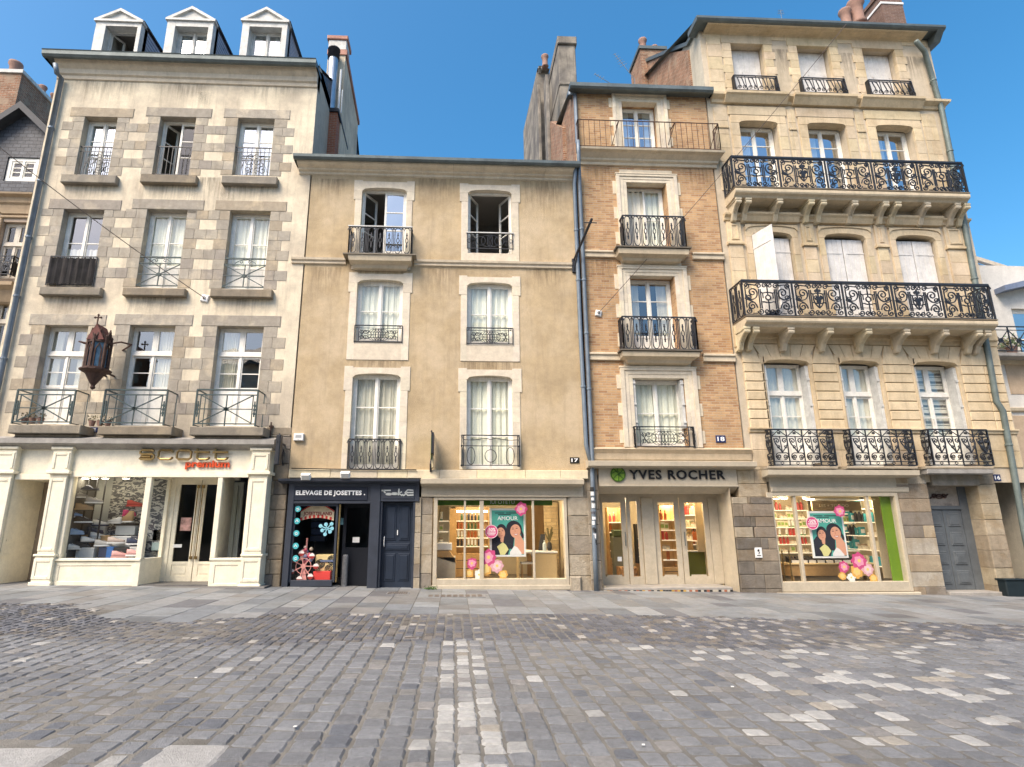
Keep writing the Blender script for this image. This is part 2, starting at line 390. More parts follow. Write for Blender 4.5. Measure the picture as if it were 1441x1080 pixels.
def jamb(mb, xa, xb, z0, z1, y0, y1, h=.38, tints=None, b=.004):
    n = max(1, round((z1-z0)/h)); dz = (z1-z0)/n
    for i in range(n):
        g = random.uniform(.9, 1.06); mb.tint = (g, g*random.uniform(.98, 1.01), g*random.uniform(.94, 1.0)) if tints is None else random.choice(tints)
        mb.bbox(xa, xb, y0, y1, z0+i*dz, z0+(i+1)*dz, b)
    mb.tint = (1,1,1.001)
# ---- ironwork, drawn as bent bars in a panel (u, v) with u along the rail and v up
def sp(cx, cy, r, turns=1.25, a0=0, d=1, n=14, rmin=.18):
    return [(cx+(r*(1-(1-rmin)*i/n))*math.cos(R(a0)+d*2*math.pi*turns*i/n), cy+(r*(1-(1-rmin)*i/n))*math.sin(R(a0)+d*2*math.pi*turns*i/n)) for i in range(n+1)]
def circ(cx, cy, rx, ry=None, n=14):
    ry = ry or rx; return [(cx+rx*math.cos(2*math.pi*i/n), cy+ry*math.sin(2*math.pi*i/n)) for i in range(n+1)]
def arc(cx, cy, r, a, b, n=8, ry=None):
    ry = ry or r; return [(cx+r*math.cos(R(a+(b-a)*i/n)), cy+ry*math.sin(R(a+(b-a)*i/n))) for i in range(n+1)]
def bez(p0, p1, p2, p3, n=10):
    o = []
    for i in range(n+1):
        t = i/n; k = 1-t
        o.append(tuple(k**3*p0[j]+3*k*k*t*p1[j]+3*k*t*t*p2[j]+t**3*p3[j] for j in (0, 1)))
    return o
def mirror(l, c): return [([(2*c-x, y) for x, y in p], r) for p, r in l]
def pat_loops(w, h, n):
    o = [([(0,0),(w,0)], .011), ([(0,h),(w,h)], .014)]; c = w/n; r = .0085
    for i in range(n):
        m = c*(i+.5); q = c*.34; y0, y1 = .16*h, .84*h
        o.append((arc(m, y1, q, 180, 0, 8, .14*h)+arc(m, y0, q, 0, -180, 8, .14*h)+[(m-q, y1)], r))
        o.append((circ(m, .5*h, c*.16, .085*h, 10), r)); o.append(([(m, .585*h), (m, .78*h)], r*1.5)); o.append(([(m, .22*h), (m, .415*h)], r*1.5))
        for v in (.7, .3): o.append(([(m-c*.1, v*h), (m+c*.1, v*h)], r*1.3))
    for i in range(n+1):
        m = c*i; o.append((arc(m, .86*h, c*.16, 0, 180, 6, .1*h), r)); o.append(([(m, 0), (m, h)], r if 0 < i < n else .012))
    return o
def pat_diag(w, h):
    o = [([(0,.06*h),(w,.06*h)], 0.0135), ([(0,h),(w,h)], 0.0189), ([(0,.86*h),(w,.86*h)], 0.0135), ([(0,0),(0,h)], 0.0175), ([(w,0),(w,h)], 0.0175)]
    a, b = .07*w, .93*w; c, d = .08*h, .85*h; m = (a+b)/2; k = (c+d)/2
    o += [([(a,c),(b,d)], 0.0121), ([(a,d),(b,c)], 0.0121), ([(m,0),(m,d)], 0.0121), ([(a,k),(b,k)], 0.0108), ([(a,c),(a,d)], 0.0108), ([(b,c),(b,d)], 0.0108)]
    for rr in (.022, .040): o.append((circ(m, k, rr, rr*.8, 8), .020))
    for u in (.035*w, .965*w):
        for v in (.34, .45, .56): o.append((circ(u, v*h, .02, .03, 6), .011))
        o.append(([(u, .25*h), (u, .68*h)], 0.0135))
    return o
def pat_diag2(w, h):
    o = [([(0,0),(w,0)], 0.0121), ([(0,h),(w,h)], 0.0175), ([(0,0),(0,h)], 0.0149), ([(w,0),(w,h)], 0.0149), ([(0,.78*h),(w,.78*h)], 0.0108)]
    m = w/2; k = .39*h
    o += [([(0,0),(w,.78*h)], 0.0108), ([(0,.78*h),(w,0)], 0.0108), ([(m,0),(m,.78*h)], 0.0108), ([(0,k),(w,k)], 0.0108)]
    o.append((circ(m, k, .035, .03, 8), .024))
    for s in (-1, 1):
        o.append((sp(m+s*.12, .88*h, .05, 1, 90 if s > 0 else 90, s), .007)); o.append((bez((m, .95*h), (m+s*.08, .98*h), (m+s*.2, .92*h), (m+s*.28, .82*h)), .007))
    return o
def pat_bars(w, h, n, r=.007, deco=False):
    o = [([(0,.03*h),(w,.03*h)], .009), ([(0,h),(w,h)], .013)]+([([(0,.84*h),(w,.84*h)], .008)] if deco else [])
    for i in range(n+1): o.append(([(w*i/n, 0), (w*i/n, h)], r if 0 < i < n else .011))
    if deco:
        m = w/2
        for s in (-1, 1): o += [(sp(m+s*w*.13, .5*h, h*.15, 1.2, 90, s), .008), (sp(m+s*w*.13, .22*h, h*.12, 1.2, 270, -s), .008), (bez((m, .7*h), (m+s*w*.1, .9*h), (m+s*w*.25, .6*h), (m+s*w*.28, .2*h)), .007)]
    return o
def pat_lattice(w, h):
    o = [([(0,0),(w,0)], .011), ([(0,h),(w,h)], .013), ([(0,.84*h),(w,.84*h)], .007)]
    for u in (0, .09*w, .91*w, w): o.append(([(u,-.06*h if u in (0, w) else 0),(u,h)], .010))
    o += [(circ(.045*w, .92*h, .02), .007), (circ(.955*w, .92*h, .02), .007)]
    m = w/2; k = .42*h
    for i in range(-2, 3):
        o.append((arc(m+i*.055*w, k, .11*w, 0, 360, 12, .36*h), .0055))
    for i in (-1, 0, 1): o.append(([(m-.2*w, k+i*.17*h), (m+.2*w, k+i*.17*h)], .006)); o.append(([(m+i*.06*w, .05*h), (m+i*.06*w, .8*h)], .006))
    for s in (-1, 1):
        for v, d in ((.62*h, 1), (.24*h, -1)):
            o.append((sp(m+s*.27*w, v, .16*h, 1.3, 180 if s > 0 else 0, d*s), .0075)); o.append((sp(m+s*.35*w, v, .13*h, 1.3, 0 if s > 0 else 180, -d*s), .0075))
        o.append((bez((m+s*.13*w, k), (m+s*.2*w, .85*h), (m+s*.33*w, .75*h), (m+s*.38*w, .1*h)), .007)); o.append((bez((m+s*.13*w, k), (m+s*.2*w, 0), (m+s*.33*w, .1*h), (m+s*.38*w, .75*h)), .007))
    return o
def pat_circles(w, h):
    o = [([(0,0),(w,0)], .009), ([(0,h),(w,h)], .012), ([(0,0),(0,h)], .01), ([(w,0),(w,h)], .01)]
    m = w/2; k = h/2
    for i in (-1, 1): o += [(circ(m+i*.08*w, k, .11*w, .38*h), .006), (circ(m+i*.2*w, k, .1*w, .30*h), .006), (sp(m+i*.36*w, .68*h, .2*h, 1.3, 180, i), .006), (sp(m+i*.36*w, .3*h, .2*h, 1.3, 180, -i), .006), (circ(m+i*.46*w, k, .03*w, .12*h), .007), ([(m+i*.43*w, 0), (m+i*.43*w, h)], .006)]
    o.append((circ(m, k, .06*w, .42*h), .007))
    return o
def pat_deco(w, h):
    o = [([(0,h),(w,h)], .013), ([(.0,.66*h),(w,.66*h)], .009), ([(0,.04*h),(w,.04*h)], .009), ([(.03*w,0),(.03*w,h)], .010), ([(.97*w,0),(.97*w,h)], .010)]
    o += [(bez((.03*w,.86*h), (.35*w,.80*h), (.35*w,.98*h), (.5*w,.86*h))+bez((.5*w,.86*h), (.65*w,.98*h), (.65*w,.80*h), (.97*w,.86*h)), .008)]
    o += [(circ(.5*w, .34*h, .10*w, .20*h), .008), (arc(.16*w, .34*h, .07*w, 0, 360, 14, .28*h), .008), (arc(.84*w, .34*h, .07*w, 0, 360, 14, .28*h), .008)]
    for u in (.36, .64): o.append(([(u*w, .04*h), (u*w, .66*h)], .006))
    o.append(([(.5*w,.54*h), (.5*w,.66*h)], .007)); o.append(([(.5*w,.04*h), (.5*w,.14*h)], .007))
    for v in (.04, .66): o += [(circ(0, v*h, .012, .012, 6), .016), (circ(w, v*h, .012, .012, 6), .016)]
    return o
def pat_hearts(w, h, n):
    o = [([(0,.10*h),(w,.10*h)], .008), ([(0,h),(w,h)], .013), ([(0,.0),(w,.0)], .010), ([(0,.80*h),(w,.80*h)], .009)]; c = w/n
    for i in range(n+1): o.append(([(c*i, 0), (c*i, h)], .012 if i in (0, n) else .009))
    for i in range(n):
        m = c*(i+.5)
        for s in (-1, 1):
            o.append((bez((m, .34*h), (m+s*.18*c, .48*h), (m+s*.48*c, .56*h), (m+s*.40*c, .74*h), 8)+sp(m+s*.24*c, .67*h, .17*c, 1.2, 20 if s > 0 else 160, s, 12)[0:], .0085))
            o.append((sp(m+s*.20*c, .22*h, .17*c, 1.5, 250 if s > 0 else 290, s, 14), .0085))
            o.append((bez((m, .34*h), (m+s*.05*c, .30*h), (m+s*.46*c, .40*h), (m+s*.40*c, .20*h), 8), .0085))
            o.append((sp(m+s*.2*c, .5*h, .11*c, 1.2, 250, s, 10), .007))
            o.append(([(m+s*.45*c, .82*h), (m, .98*h)], .007))
        o.append(([(m, .34*h), (m, .80*h)], .007)); o.append((circ(m, .9*h, .03, .022, 6), .010))
        o.append(([(m, .02*h), (m+.12*c, .055*h), (m, .09*h), (m-.12*c, .055*h), (m, .02*h)], .006))
    return o
def pat_u(w, h, n):
    o = [([(0,h),(w,h)], .014), ([(0,.90*h),(w,.90*h)], .009), ([(0,.02*h),(w,.02*h)], .011)]; c = w/n
    for i in range(n+1): o.append(([(c*i, 0), (c*i, h)], .012 if i in (0, n) else .0001+.008))
    for i in range(n):
        m = c*(i+.5)
        for s in (-1, 1):
            o.append(([(m+s*.20*c, .88*h), (m+s*.20*c, .32*h)], .010)); o.append((sp(m+s*.22*c, .16*h, .17*c, 1.3, 90, s, 12), .009))
            o.append((bez((m+s*.20*c,.32*h), (m+s*.2*c,.2*h), (m+s*.45*c,.25*h), (m+s*.48*c,.05*h), 6), .008))
        o.append((arc(m, .80*h, .2*c, 0, 180, 6, .08*h), .008))
    return o
def pat_grand(w, h, first=0):
    """deep scrolled balcony panels repeated along the rail"""
    o = [([(0,.0),(w,.0)], .016), ([(0,h),(w,h)], .024), ([(0,.95*h),(w,.95*h)], .009)]
    n = max(1, round(w/(1.32*h))); c = w/n; r = .0105
    for i in range(n+1): o.append(([(c*i, 0), (c*i, h)], .016))
    for i in range(n):
        a = c*i; m = a+c/2
        mod = []
        # inner frame line, broken by paired volutes
        mod += [(bez((a+.06*c,.80*h),(a+.10*c,.96*h),(a+.2*c,.86*h),(a+.30*c,.88*h)), r), ([(a+.06*c,.22*h),(a+.06*c,.80*h)], r)]
        mod += [(sp(a+.09*c, .86*h, .085*h, 1.4, 270, 1), r), (sp(a+.09*c, .12*h, .09*h, 1.4, 90, -1), r), (sp(a+.33*c, .86*h, .085*h, 1.4, 180, -1), r), (sp(a+.33*c, .12*h, .09*h, 1.4, 180, 1), r), (sp(a+.45*c, .87*h, .08*h, 1.4, 0, 1), r), (sp(a+.45*c, .12*h, .08*h, 1.4, 0, -1), r)]
        mod += [([(a+.17*c,.06*h),(a+.26*c,.06*h)], r*.8)]
        # big S scroll
        mod += [(sp(a+.20*c, .66*h, .13*h, 1.3, 0, 1)[::-1]+bez((a+.20*c+.13*h,.66*h),(a+.30*c,.40*h),(a+.06*c,.40*h),(a+.07*c,.60*h), 8), r*1.1), (sp(a+.17*c, .27*h, .12*h, 1.4, 60, 1), r*1.1), (bez((a+.04*c,.50*h),(a+.1*c,.40*h),(a+.24*c,.46*h),(a+.27*c,.22*h), 8), r), (sp(a+.13*c,.52*h,.07*h,1.2,200,-1), r)]
        # paired uprights with bracketed box
        for u in (.325, .36): mod.append(([(a+u*c,.20*h),(a+u*c,.76*h)], r))
        mod += [(bez((a+.36*c,.68*h),(a+.42*c,.60*h),(a+.43*c,.70*h),(m,.66*h), 6), r), (bez((a+.36*c,.38*h),(a+.42*c,.44*h),(a+.43*c,.34*h),(m,.38*h), 6), r), ([(a+.40*c,.5*h),(a+.40*c,.64*h)], r*.9)]
        o += mod+mirror(mod, m)
        if (i+first) % 2:   # heart with a leaf
            for s in (-1, 1): o += [(bez((m,.24*h),(m+s*.14*h,.36*h),(m+s*.2*h,.55*h),(m+s*.05*h,.60*h)), r), (sp(m+s*.06*h,.52*h,.05*h,1.2,90,s), r*1.3), (circ(m+s*.045*h,.74*h,.03*h), .012)]
            o += [(circ(m, .44*h, .035*h, .06*h, 8), .018), ([(m,.24*h),(m,.84*h)], r*1.2)]
        else:
            o += [(circ(m, .52*h, .07*h, .07*h, 12), r*1.1), ([(m,.59*h),(m,.9*h)], r), ([(m,.08*h),(m,.45*h)], r)]
    return o
def iron(mb, lines, o, u, belly=None, k=1.0):
    """o = origin, u = unit vector along the rail"""
    u = Vector(u); nrm = Vector((u.y, -u.x, 0))
    for pl, r in lines:
        pts = []
        for a, b in pl:
            q = Vector(o)+u*a+Vector((0,0,b))
            if belly: q += nrm*belly(b)
            pts.append(q)
        mb.tube(pts, r*k*1.18, 4)
def railing(parent, x0, x1, z0, z1, y, pat, ret=0., m=None, name='railing', belly=None, k=1.0, retpat=None):
    mb = MB(); h = z1-z0
    iron(mb, pat(x1-x0, h), (x0, y, z0), (1,0,0), belly, k)
    if ret > .08:
        rp = retpat or pat
        iron(mb, rp(ret, h), (x0, y+ret, z0), (0,-1,0), None, k); iron(mb, rp(ret, h), (x1, y, z0), (0,1,0), None, k)
    return mb.build(name, m or m_iron, parent)
def text(s, x0, x1, z0, z1, y, m, parent=None, name='lettering', bold=0., depth=.01, shear=0, spacing=1.0, loc=None, yax=False):
    cu = bpy.data.curves.new(name, 'FONT'); cu.body = s; cu.extrude = depth; cu.offset = bold; cu.shear = shear; cu.space_character = spacing; cu.resolution_u = 3
    t = bpy.data.objects.new('t', cu); COL.objects.link(t)
    dg = bpy.context.evaluated_depsgraph_get(); me = bpy.data.meshes.new_from_object(t.evaluated_get(dg))
    bpy.data.objects.remove(t); bpy.data.curves.remove(cu)
    xs = [v.co.x for v in me.vertices]; ys = [v.co.y for v in me.vertices]; zsx = [v.co.z for v in me.vertices]
    a, b, c, d = min(xs), max(xs), min(ys), max(ys)
    off = Vector((0,0,0)); q = parent
    while q is not None: off += q.location; q = q.parent
    for v in me.vertices:
        X = x0+(v.co.x-a)/(b-a)*(x1-x0); Z = z0+(v.co.y-c)/(d-c)*(z1-z0); Y = y-v.co.z
        v.co = Vector((X, Y, Z))-off
    me.materials.clear(); me.materials.append(m)
    o = bpy.data.objects.new(name, me); COL.objects.link(o)
    if parent: o.parent = parent
    return o
def cyl(mb, x, y, z0, z1, r, n=12): mb.lathe([(r, z0), (r, z1)], (x, y, 0), n)
# ================================================================ BUILDING: white render and granite, four storeys with dormers (left)
ZB = -.8
def build_white():
    b = thing('town_house', 'cream rendered house with grey granite window blocks and three dormers, above the cream shoe shop', 'building', (-7.8, D, 0))
    xl, xr = -11.55, -4.12; ze = P(250, 90)[1]
    tops = [RC(112,159,165,247), RC(220,271,165,246.5), RC(331,383,167,247.5)]
    seco = [RC(80,138,295,405), RC(199,257,295,405), RC(318,376,297,407)]
    firs = [RC(51,113,458,597), RC(173,238,458,599), RC(298,365,459.5,600)]
    zshop = P(200, 622)[1]
    wl = MB()
    wall_holes(wl, xl, xr, zshop-.3, ze, tops+seco+firs, D, .30)
    # right strip of wall beside the shopfront down to the ground
    wl.build('wall', m_render, b)
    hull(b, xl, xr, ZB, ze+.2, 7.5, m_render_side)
    st = MB()
    greys = [(.40,.355,.285), (.43,.385,.31), (.38,.34,.28), (.45,.40,.32), (.41,.37,.305), (.42,.355,.265), (.44,.395,.325), (.36,.32,.27)]
    def g(): st.tint = random.choice(greys)
    fl = []
    for rows in (tops, seco, firs):
        zt = max(r[3] for r in rows); zb = min(r[2] for r in rows)
        n = round((zt-zb)/.30); dz = (zt-zb)/n
        for wi, r in enumerate(rows):
            st.flush('window_dressing', m_granite, b)
            x0, x1, z0, z1 = r
            # lintel
            g(); st.bbox(x0-.42, x1+.42, D-.018, D+.28, z1, z1+.30, .008)
            for i in range(n):
                za, zc = zb+i*dz, zb+(i+1)*dz
                za = max(za, z0-.0); zc = min(zc, z1)
                if zc-za < .05: continue
                wide = i % 2
                nw = random.uniform(.31, .36); lo = x0-(.58 if wide else nw); ro = x1+(.58 if wide else nw)
                if wi > 0 and wide: lo = (rows[wi-1][1]+x0)/2+.0
                if wi < 2 and wide: ro = (rows[wi+1][0]+x1)/2-.004
                lo = max(lo, xl+.3)
                if wide:
                    g(); st.bbox(x0-.27, x0, D-.007, D+.28, za, zc-.003, .004)
                    g(); st.bbox(lo, x0-.274, D-.010, D+.02, za, zc-.004, .006)
                    g(); st.bbox(x1, x1+.25, D-.012, D+.28, za, zc-.004, .006)
                    g(); st.bbox(x1+.254, ro, D-.010, D+.02, za, zc-.004, .006)
                else:
                    g(); st.bbox(x0-nw, x0, D-.009, D+.28, za, zc-.003, .004); g(); st.bbox(x1, x1+nw, D-.009, D+.28, za, zc-.003, .004)
    st.flush('window_dressing', m_granite, b)
    zz = zshop-.1; i = 0
    while zz < P(400, 245)[1]:
        g(); wdt = .34 if i % 2 else .18
        
        if False: st.bbox(xr-.30, xr-.30+wdt-.06, D-.011, D+.02, zz, zz+.30, .006); st.flush('quoin_block', m_granite, b)
        zz += .31; i += 1
    sl = MB()
    for (l, r, t, bb, dd) in ((85,163,246,257,.16), (197,276,246,257,.16), (311.5,389.5,248,258.5,.16), (55,141,404,415,.16), (172,260,405.5,416,.16), (295.5,382.5,407,418,.16),
                              (11,113,598,610,.55), (137,242,600,612,.55), (266.5,371,601,613,.55)):
        x0, x1, z0, z1 = RC(l, r, t, bb, D-dd); g(); sl.tint = tuple(v*.62 for v in st.tint); sl.bbox(x0, x1, D-dd, D+.25, z0, z1, .015)
        if dd > .3: sl.bbox(x0+.08, x1-.08, D-dd+.12, D+.1, z0-.07, z0, .02)
        sl.flush('balcony_slab' if dd > .3 else 'sill', m_granite, b)
    # cornice and gutter
    z = lambda py: P(250, py, D-.15)[1]
    c = MB(); zt, zb = z(89), z(112)
    hh = zt-zb
    c.profile([(0,zb-.02),(.04,zb),(.05,zb+.18*hh),(.10,zb+.25*hh),(.11,zb+.5*hh),(.18,zb+.62*hh),(.26,zb+.85*hh),(.30,zt+.02),(0,zt+.03)], xl+.02, xr, D, 0, 0)
    c.build('cornice', m_stone, b)
    zt = P(250, 79, D-.35)[1]; zb = P(250, 87, D-.35)[1]
    r_ = MB(); e0 = xl-.22; e1 = xr+.02
    r_.profile([(.24,zb+.07),(.31,zb+.0),(.38,zb+.0),(.43,zb+.06),(.44,zt-.03),(.46,zt),(.40,zt+.005),(.15,zt-.02)], e0, e1, D, 0, 0)
    r_.build('gutter', m_zinc, b)
    # roof: slated slope behind the gutter
    rf = MB(); zr = zt-.03
    rf.face([(e0, D-.25, zr), (e1, D-.25, zr), (e1, D+5.2, zr+3.3), (e0, D+5.2, zr+3.3)]); rf.face([(e0, D+5.2, zr+3.3), (e1, D+5.2, zr+3.3), (e1, D+8, zr+1), (e0, D+8, zr+1)])
    rf.face([(xr, D-.2, zr-.1), (xr, D+8, zr-.1), (xr, D+5.2, zr+3.25)])
    rfo = rf.build('roof', m_slate, b)
    # windows
    rm = MB()
    for i, q in enumerate(tops):
        window(b, *q, D+.22, rows=(.36, .68), curtain='sides' if i != 1 else None, opn=(62, 0) if i == 1 else (0, 0), gm=m_glassb if i != 1 else m_glass, rooms=rm)
        railing(b, q[0]-.03, q[1]+.03, q[2]+.02, q[2]+.93, D+.06, lambda w, h, i=i: pat_bars(w, h, 9, deco=i != 1), name='railing')
    for i, q in enumerate(seco):
        window(b, *q, D+.22, rows=(.45,), curtain='half' if i == 0 else 'white', panel=.62, gm=m_glass if i else glass('grey_reflecting_glass', .16, (.85,.88,.88), (.95,.95,.95)), rooms=rm)
        if i: railing(b, q[0]-.02, q[1]+.02, q[2]+.06, q[2]+.88, D+.02, pat_diag2, m=m_irong)
        else:
            railing(b, q[0]-.08, q[1]+.05, q[2]+.04, q[2]+.86, D-.04, lambda w, h: pat_bars(w, h, 12, deco=False), m=m_iron)
            rr = MB(); n = 22; za, zc = q[2]+.07, q[2]+.83
            for k in range(n):
                u0 = q[0]-.06+(q[1]-q[0]+.10)*k/n; u1 = q[0]-.06+(q[1]-q[0]+.10)*(k+1)/n; y0 = D-.075-.012*math.sin(k*1.9); y1 = D-.075-.012*math.sin((k+1)*1.9); rr.face([(u0,y0,za),(u1,y1,za),(u1,y1,zc-.03*abs(math.sin(k))),(u0,y0,zc-.03*abs(math.sin(k)))])
            rr.build('screen_cloth', mat('dark_windbreak_cloth', (.016,.015,.016), .95, .7, 3, .6, 40, streak=.8, streakcol=(.07,.06,.055)), b)
    for i, q in enumerate(firs):
        window(b, *q, D+.22, rows=(.48,), transom=.62, panel=.92, curtain=('sides', 'right', 'left')[i], rooms=rm, gm=glass('grey_reflecting_glass'))
        L, Rr = ((21,103), (145,233), (275,361))[i]
        x0, x1, z0, z1 = RC(L, Rr, 549, 598+i*1.5, D-.5)
        railing(b, x0, x1, z0+.02, z1, D-.5, pat_diag, .5, m=m_irong, name='balcony_railing', retpat=lambda w, h: pat_bars(w, h, 1))
    rm.build('room', m_room, b)
    # dormers
    dy = D+.42
    for i, (l, r, ax, ay, ey, by, ol, orr, ot) in enumerate(((131,196,172,13,31,77,145,190,37), (232,298,270,10,29.5,77,243.5,290.5,37.5), (339,403,374.5,11,31,77,349,395,38))):
        x0 = P(l, 55, dy)[0]; x1 = P(r, 55, dy)[0]; xm = (x0+x1)/2
        za = P(ax, ay, dy)[1]; zE = P(ax, ey, dy)[1]; z0 = zr+.25; o0 = P(ol, 58, dy)[0]; o1 = P(orr, 58, dy)[0]; oz = P(ax, ot, dy)[1]
        d = MB()
        d.bbox(x0, o0, dy, dy+.35, z0, zE); d.bbox(o1, x1, dy, dy+.35, z0, zE); d.box(o0, o1, dy+.002, dy+.35, oz, zE)
        d.face([(o0, dy, oz-.002), (o1, dy, oz-.002), (o1, dy+.35, oz-.002), (o0, dy+.35, oz-.002)])
        # pediment with sunk panel
        d.prism([(x0-.03, zE), (x1+.03, zE), (xm, za-.02)], dy+.03, dy+.3)
        d.box(x0-.05, x1+.05, dy-.05, dy+.2, zE-.02, zE+.05)
        for s in (-1, 1):
            xe = xm+s*(x1-x0)/2+s*.06
            d.prism([(xe, zE+.05), (xe-s*.16, zE+.05), (xm, za-.10), (xm, za)][::s], dy-.04, dy+.1)
        dm = d.build('dormer', m_offw, b)
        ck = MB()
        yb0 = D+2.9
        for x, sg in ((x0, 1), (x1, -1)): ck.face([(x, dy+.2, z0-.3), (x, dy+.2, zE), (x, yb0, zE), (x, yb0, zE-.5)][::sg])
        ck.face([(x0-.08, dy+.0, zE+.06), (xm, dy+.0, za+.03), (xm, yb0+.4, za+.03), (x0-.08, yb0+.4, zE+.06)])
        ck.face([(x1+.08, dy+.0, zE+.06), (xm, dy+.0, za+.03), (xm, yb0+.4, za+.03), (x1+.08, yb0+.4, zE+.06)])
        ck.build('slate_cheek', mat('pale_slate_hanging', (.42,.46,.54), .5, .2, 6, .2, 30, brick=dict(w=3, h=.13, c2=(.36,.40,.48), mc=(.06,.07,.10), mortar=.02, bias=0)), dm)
        rm2 = MB(); room(rm2, o0, o1, z0, oz, dy+.36, 1.2, 0)
        rm2.build('dormer_room', m_room, dm)
        window(b, o0, o1, z0, oz, dy+.24, rows=(.5,), curtain=None if i == 0 else 'sides', opn=(58, 75) if i == 0 else (0, 0), gm=m_glassb if i else m_glass, fm=m_offw)
    # ---- lower wall: rough stone pier to the right of the shopfront
    pr = MB(); base = [(.27,.225,.165), (.22,.19,.15), (.31,.26,.19), (.18,.16,.135), (.34,.28,.20), (.24,.21,.175)]
    xa, xb = P(366, 720)[0]-.35, P(402, 720)[0]; z = gz(-4.4)-.1; ztop = zshop+.18; k = 0
    while z < ztop:
        h = random.uniform(.28, .42); h = min(h, ztop-z+.001)
        cut = xa+.35+(xb-xa-.35)*random.uniform(.3, .8)
        pr.tint = random.choice(base); pr.bbox(xa, cut-.004, D-.02, D+.3, z, z+h-.008, .015)
        pr.tint = random.choice(base); pr.bbox(cut, xb, D-.022, D+.3, z, z+h-.008, .015)
        z += h; k += 1
    # band of rubble above the ledge, right
    pr.flush('stone_pier', m_base, b)
    pr.tint = base[2]; pr.bbox(P(375,612)[0], xb-.01, D-.014, D+.25, zshop+.19, P(395, 602)[1], .01)
    pr.build('stone_band', m_base, b)
    # ---- shopfront
    sf = D-.28
    ld = MB(); zt = P(200, 616, D-.5)[1]; zb_ = P(200, 628, D-.5)[1]
    ld.profile([(.28,zb_-.06),(.36,zb_-.01),(.44,zb_+.02),(.50,zb_+.06),(.50,zt-.03),(.30,zt+.03),(0,zt+.08)], -13.2, P(386, 622, D-.5)[0], D, 0, 0)
    ld.build('shop_ledge', m_ledge, b)
    zf1 = zb_-.03; zf0 = P(200, 668, sf)[1]
    zgr = gz(-7.5)
    xa0 = -13.0; xP = lambda px, py, y=sf: P(px, py, y)[0]
    fr = MB()
    xR1 = xP(352, 650); xL1 = xP(86, 650)
    fr.bbox(xL1-.3, xR1+.3, sf+.02, D+.1, zf0, zf1, .01)                       # fascia board
    fr.box(xL1, xR1, sf-.01, sf+.02, zf0-.0, zf0+.07); fr.box(xL1, xR1, sf-.03, sf+.02, zf0-.06, zf0-.0)
    fr.bbox(xa0, xL1-.25, sf+.06, D+.1, zf0+.02, zf1, .01); fr.box(xa0, xL1-.3, sf+.03, sf+.06, zf0-.04, zf0+.02)
    fr.build('fascia', m_shopc, b)
    def pilaster(px0t, px1t, px0b, px1b, yy=sf):
        x0 = (xP(px0t, 640, yy-.1)+xP(px0b, 815, yy-.1))/2; x1 = (xP(px1t, 640, yy-.1)+xP(px1b, 815, yy-.1))/2
        p = MB(); zg = gz(x0)-.02; zk = P((px0b+px1b)/2, 783, yy)[1]
        p.bbox(x0, x1, yy-.09, D+.05, zg, zk, .012); p.bbox(x0-.03, x1+.03, yy-.12, D, zk, zk+.05, .012); p.bbox(x0-.03, x1+.03, yy-.12, D, zg, zg+.10, .012)
        p.bbox(x0+.02, x1-.02, yy-.07, D+.05, zk+.05, zf0, .012)
        for (u0, u1, q0, q1, yo) in ((x0+.02, x1-.02, zk+.12, zf0-.10, yy-.07), (x0, x1, zg+.16, zk-.05, yy-.09)):
            w_ = .07; p.bbox(u0, u0+w_, yo-.018, yo, q0, q1, .008); p.bbox(u1-w_, u1, yo-.018, yo, q0, q1, .008); p.bbox(u0+w_, u1-w_, yo-.018, yo, q1-w_, q1, .008); p.bbox(u0+w_, u1-w_, yo-.018, yo, q0, q0+w_, .008)
        p.bbox(x0-.05, x1+.05, yy-.14, D, zf0, zf0+.07, .012); p.bbox(x0, x1, yy-.09, D+.05, zf0+.07, zf1-.05, .012)
        w_ = .06; q0, q1 = zf0+.13, zf1-.12
        p.bbox(x0+.03, x0+.03+w_, yy-.11, yy-.09, q0, q1, .008); p.bbox(x1-.03-w_, x1-.03, yy-.11, yy-.09, q0, q1, .008); p.bbox(x0+.03+w_, x1-.03-w_, yy-.11, yy-.09, q1-w_, q1, .008)
        p.bbox(x0-.04, x1+.04, yy-.13, D, zf1-.05, zf1+.02, .012)
        p.build('pilaster', m_shopc, b); return x0, x1
    le = MB(); le.box(-16, xP(-20, 740), sf+.02, D+.2, zgr-.4, zf0+.1); le.build('side_panel', m_shopc, b)
    p1 = pilaster(69, 92, 48, 79); p2 = pilaster(353, 379, 338, 366); p0 = pilaster(-14, 20, -45, -8)
    # recessed passage left of the shop with a plain brown door
    pd = MB(); zh = P(45, 675, sf)[1]
    yr = D+.75
    u_, v_ = p0[1]-.006, p1[0]+.006; pd.face([(u_, sf, zgr-.2), (u_, sf, zh), (u_, yr, zh), (u_, yr, zgr-.2)]); pd.face([(v_, sf, zh), (v_, sf, zgr-.2), (v_, yr, zgr-.2), (v_, yr, zh)])
    pd.box(p0[1], p1[0], sf+.0, yr, zh, zf0+.0)
    pd.box(p0[1], p0[1]+.01, sf+.1, yr, zgr+1.0, zgr+1.04)
    pd.build('passage', m_shopc, b)
    dr = MB(); dr.box(p0[1], p1[0], yr, yr+.06, zgr-.1, zh)
    for k in range(1, 5): dr.box(p0[1]+(p1[0]-p0[1])*k/5-.006, p0[1]+(p1[0]-p0[1])*k/5+.006, yr-.006, yr, zgr, zh-.05)
    dr.build('door', mat('faded_brown_door', (.33,.27,.21), .7, .1, 3, .2, 30), b)
    # display window, angled return, recessed double door, right-hand window
    X = {}
    x0 = p1[1]; gl0 = (xP(99,690)+xP(86.6,784))/2; x0b = gl0; xc0 = (xP(203,690)+xP(192,784))/2; xc1 = (xP(211,690)+xP(201,784))/2
    yd = D+.55
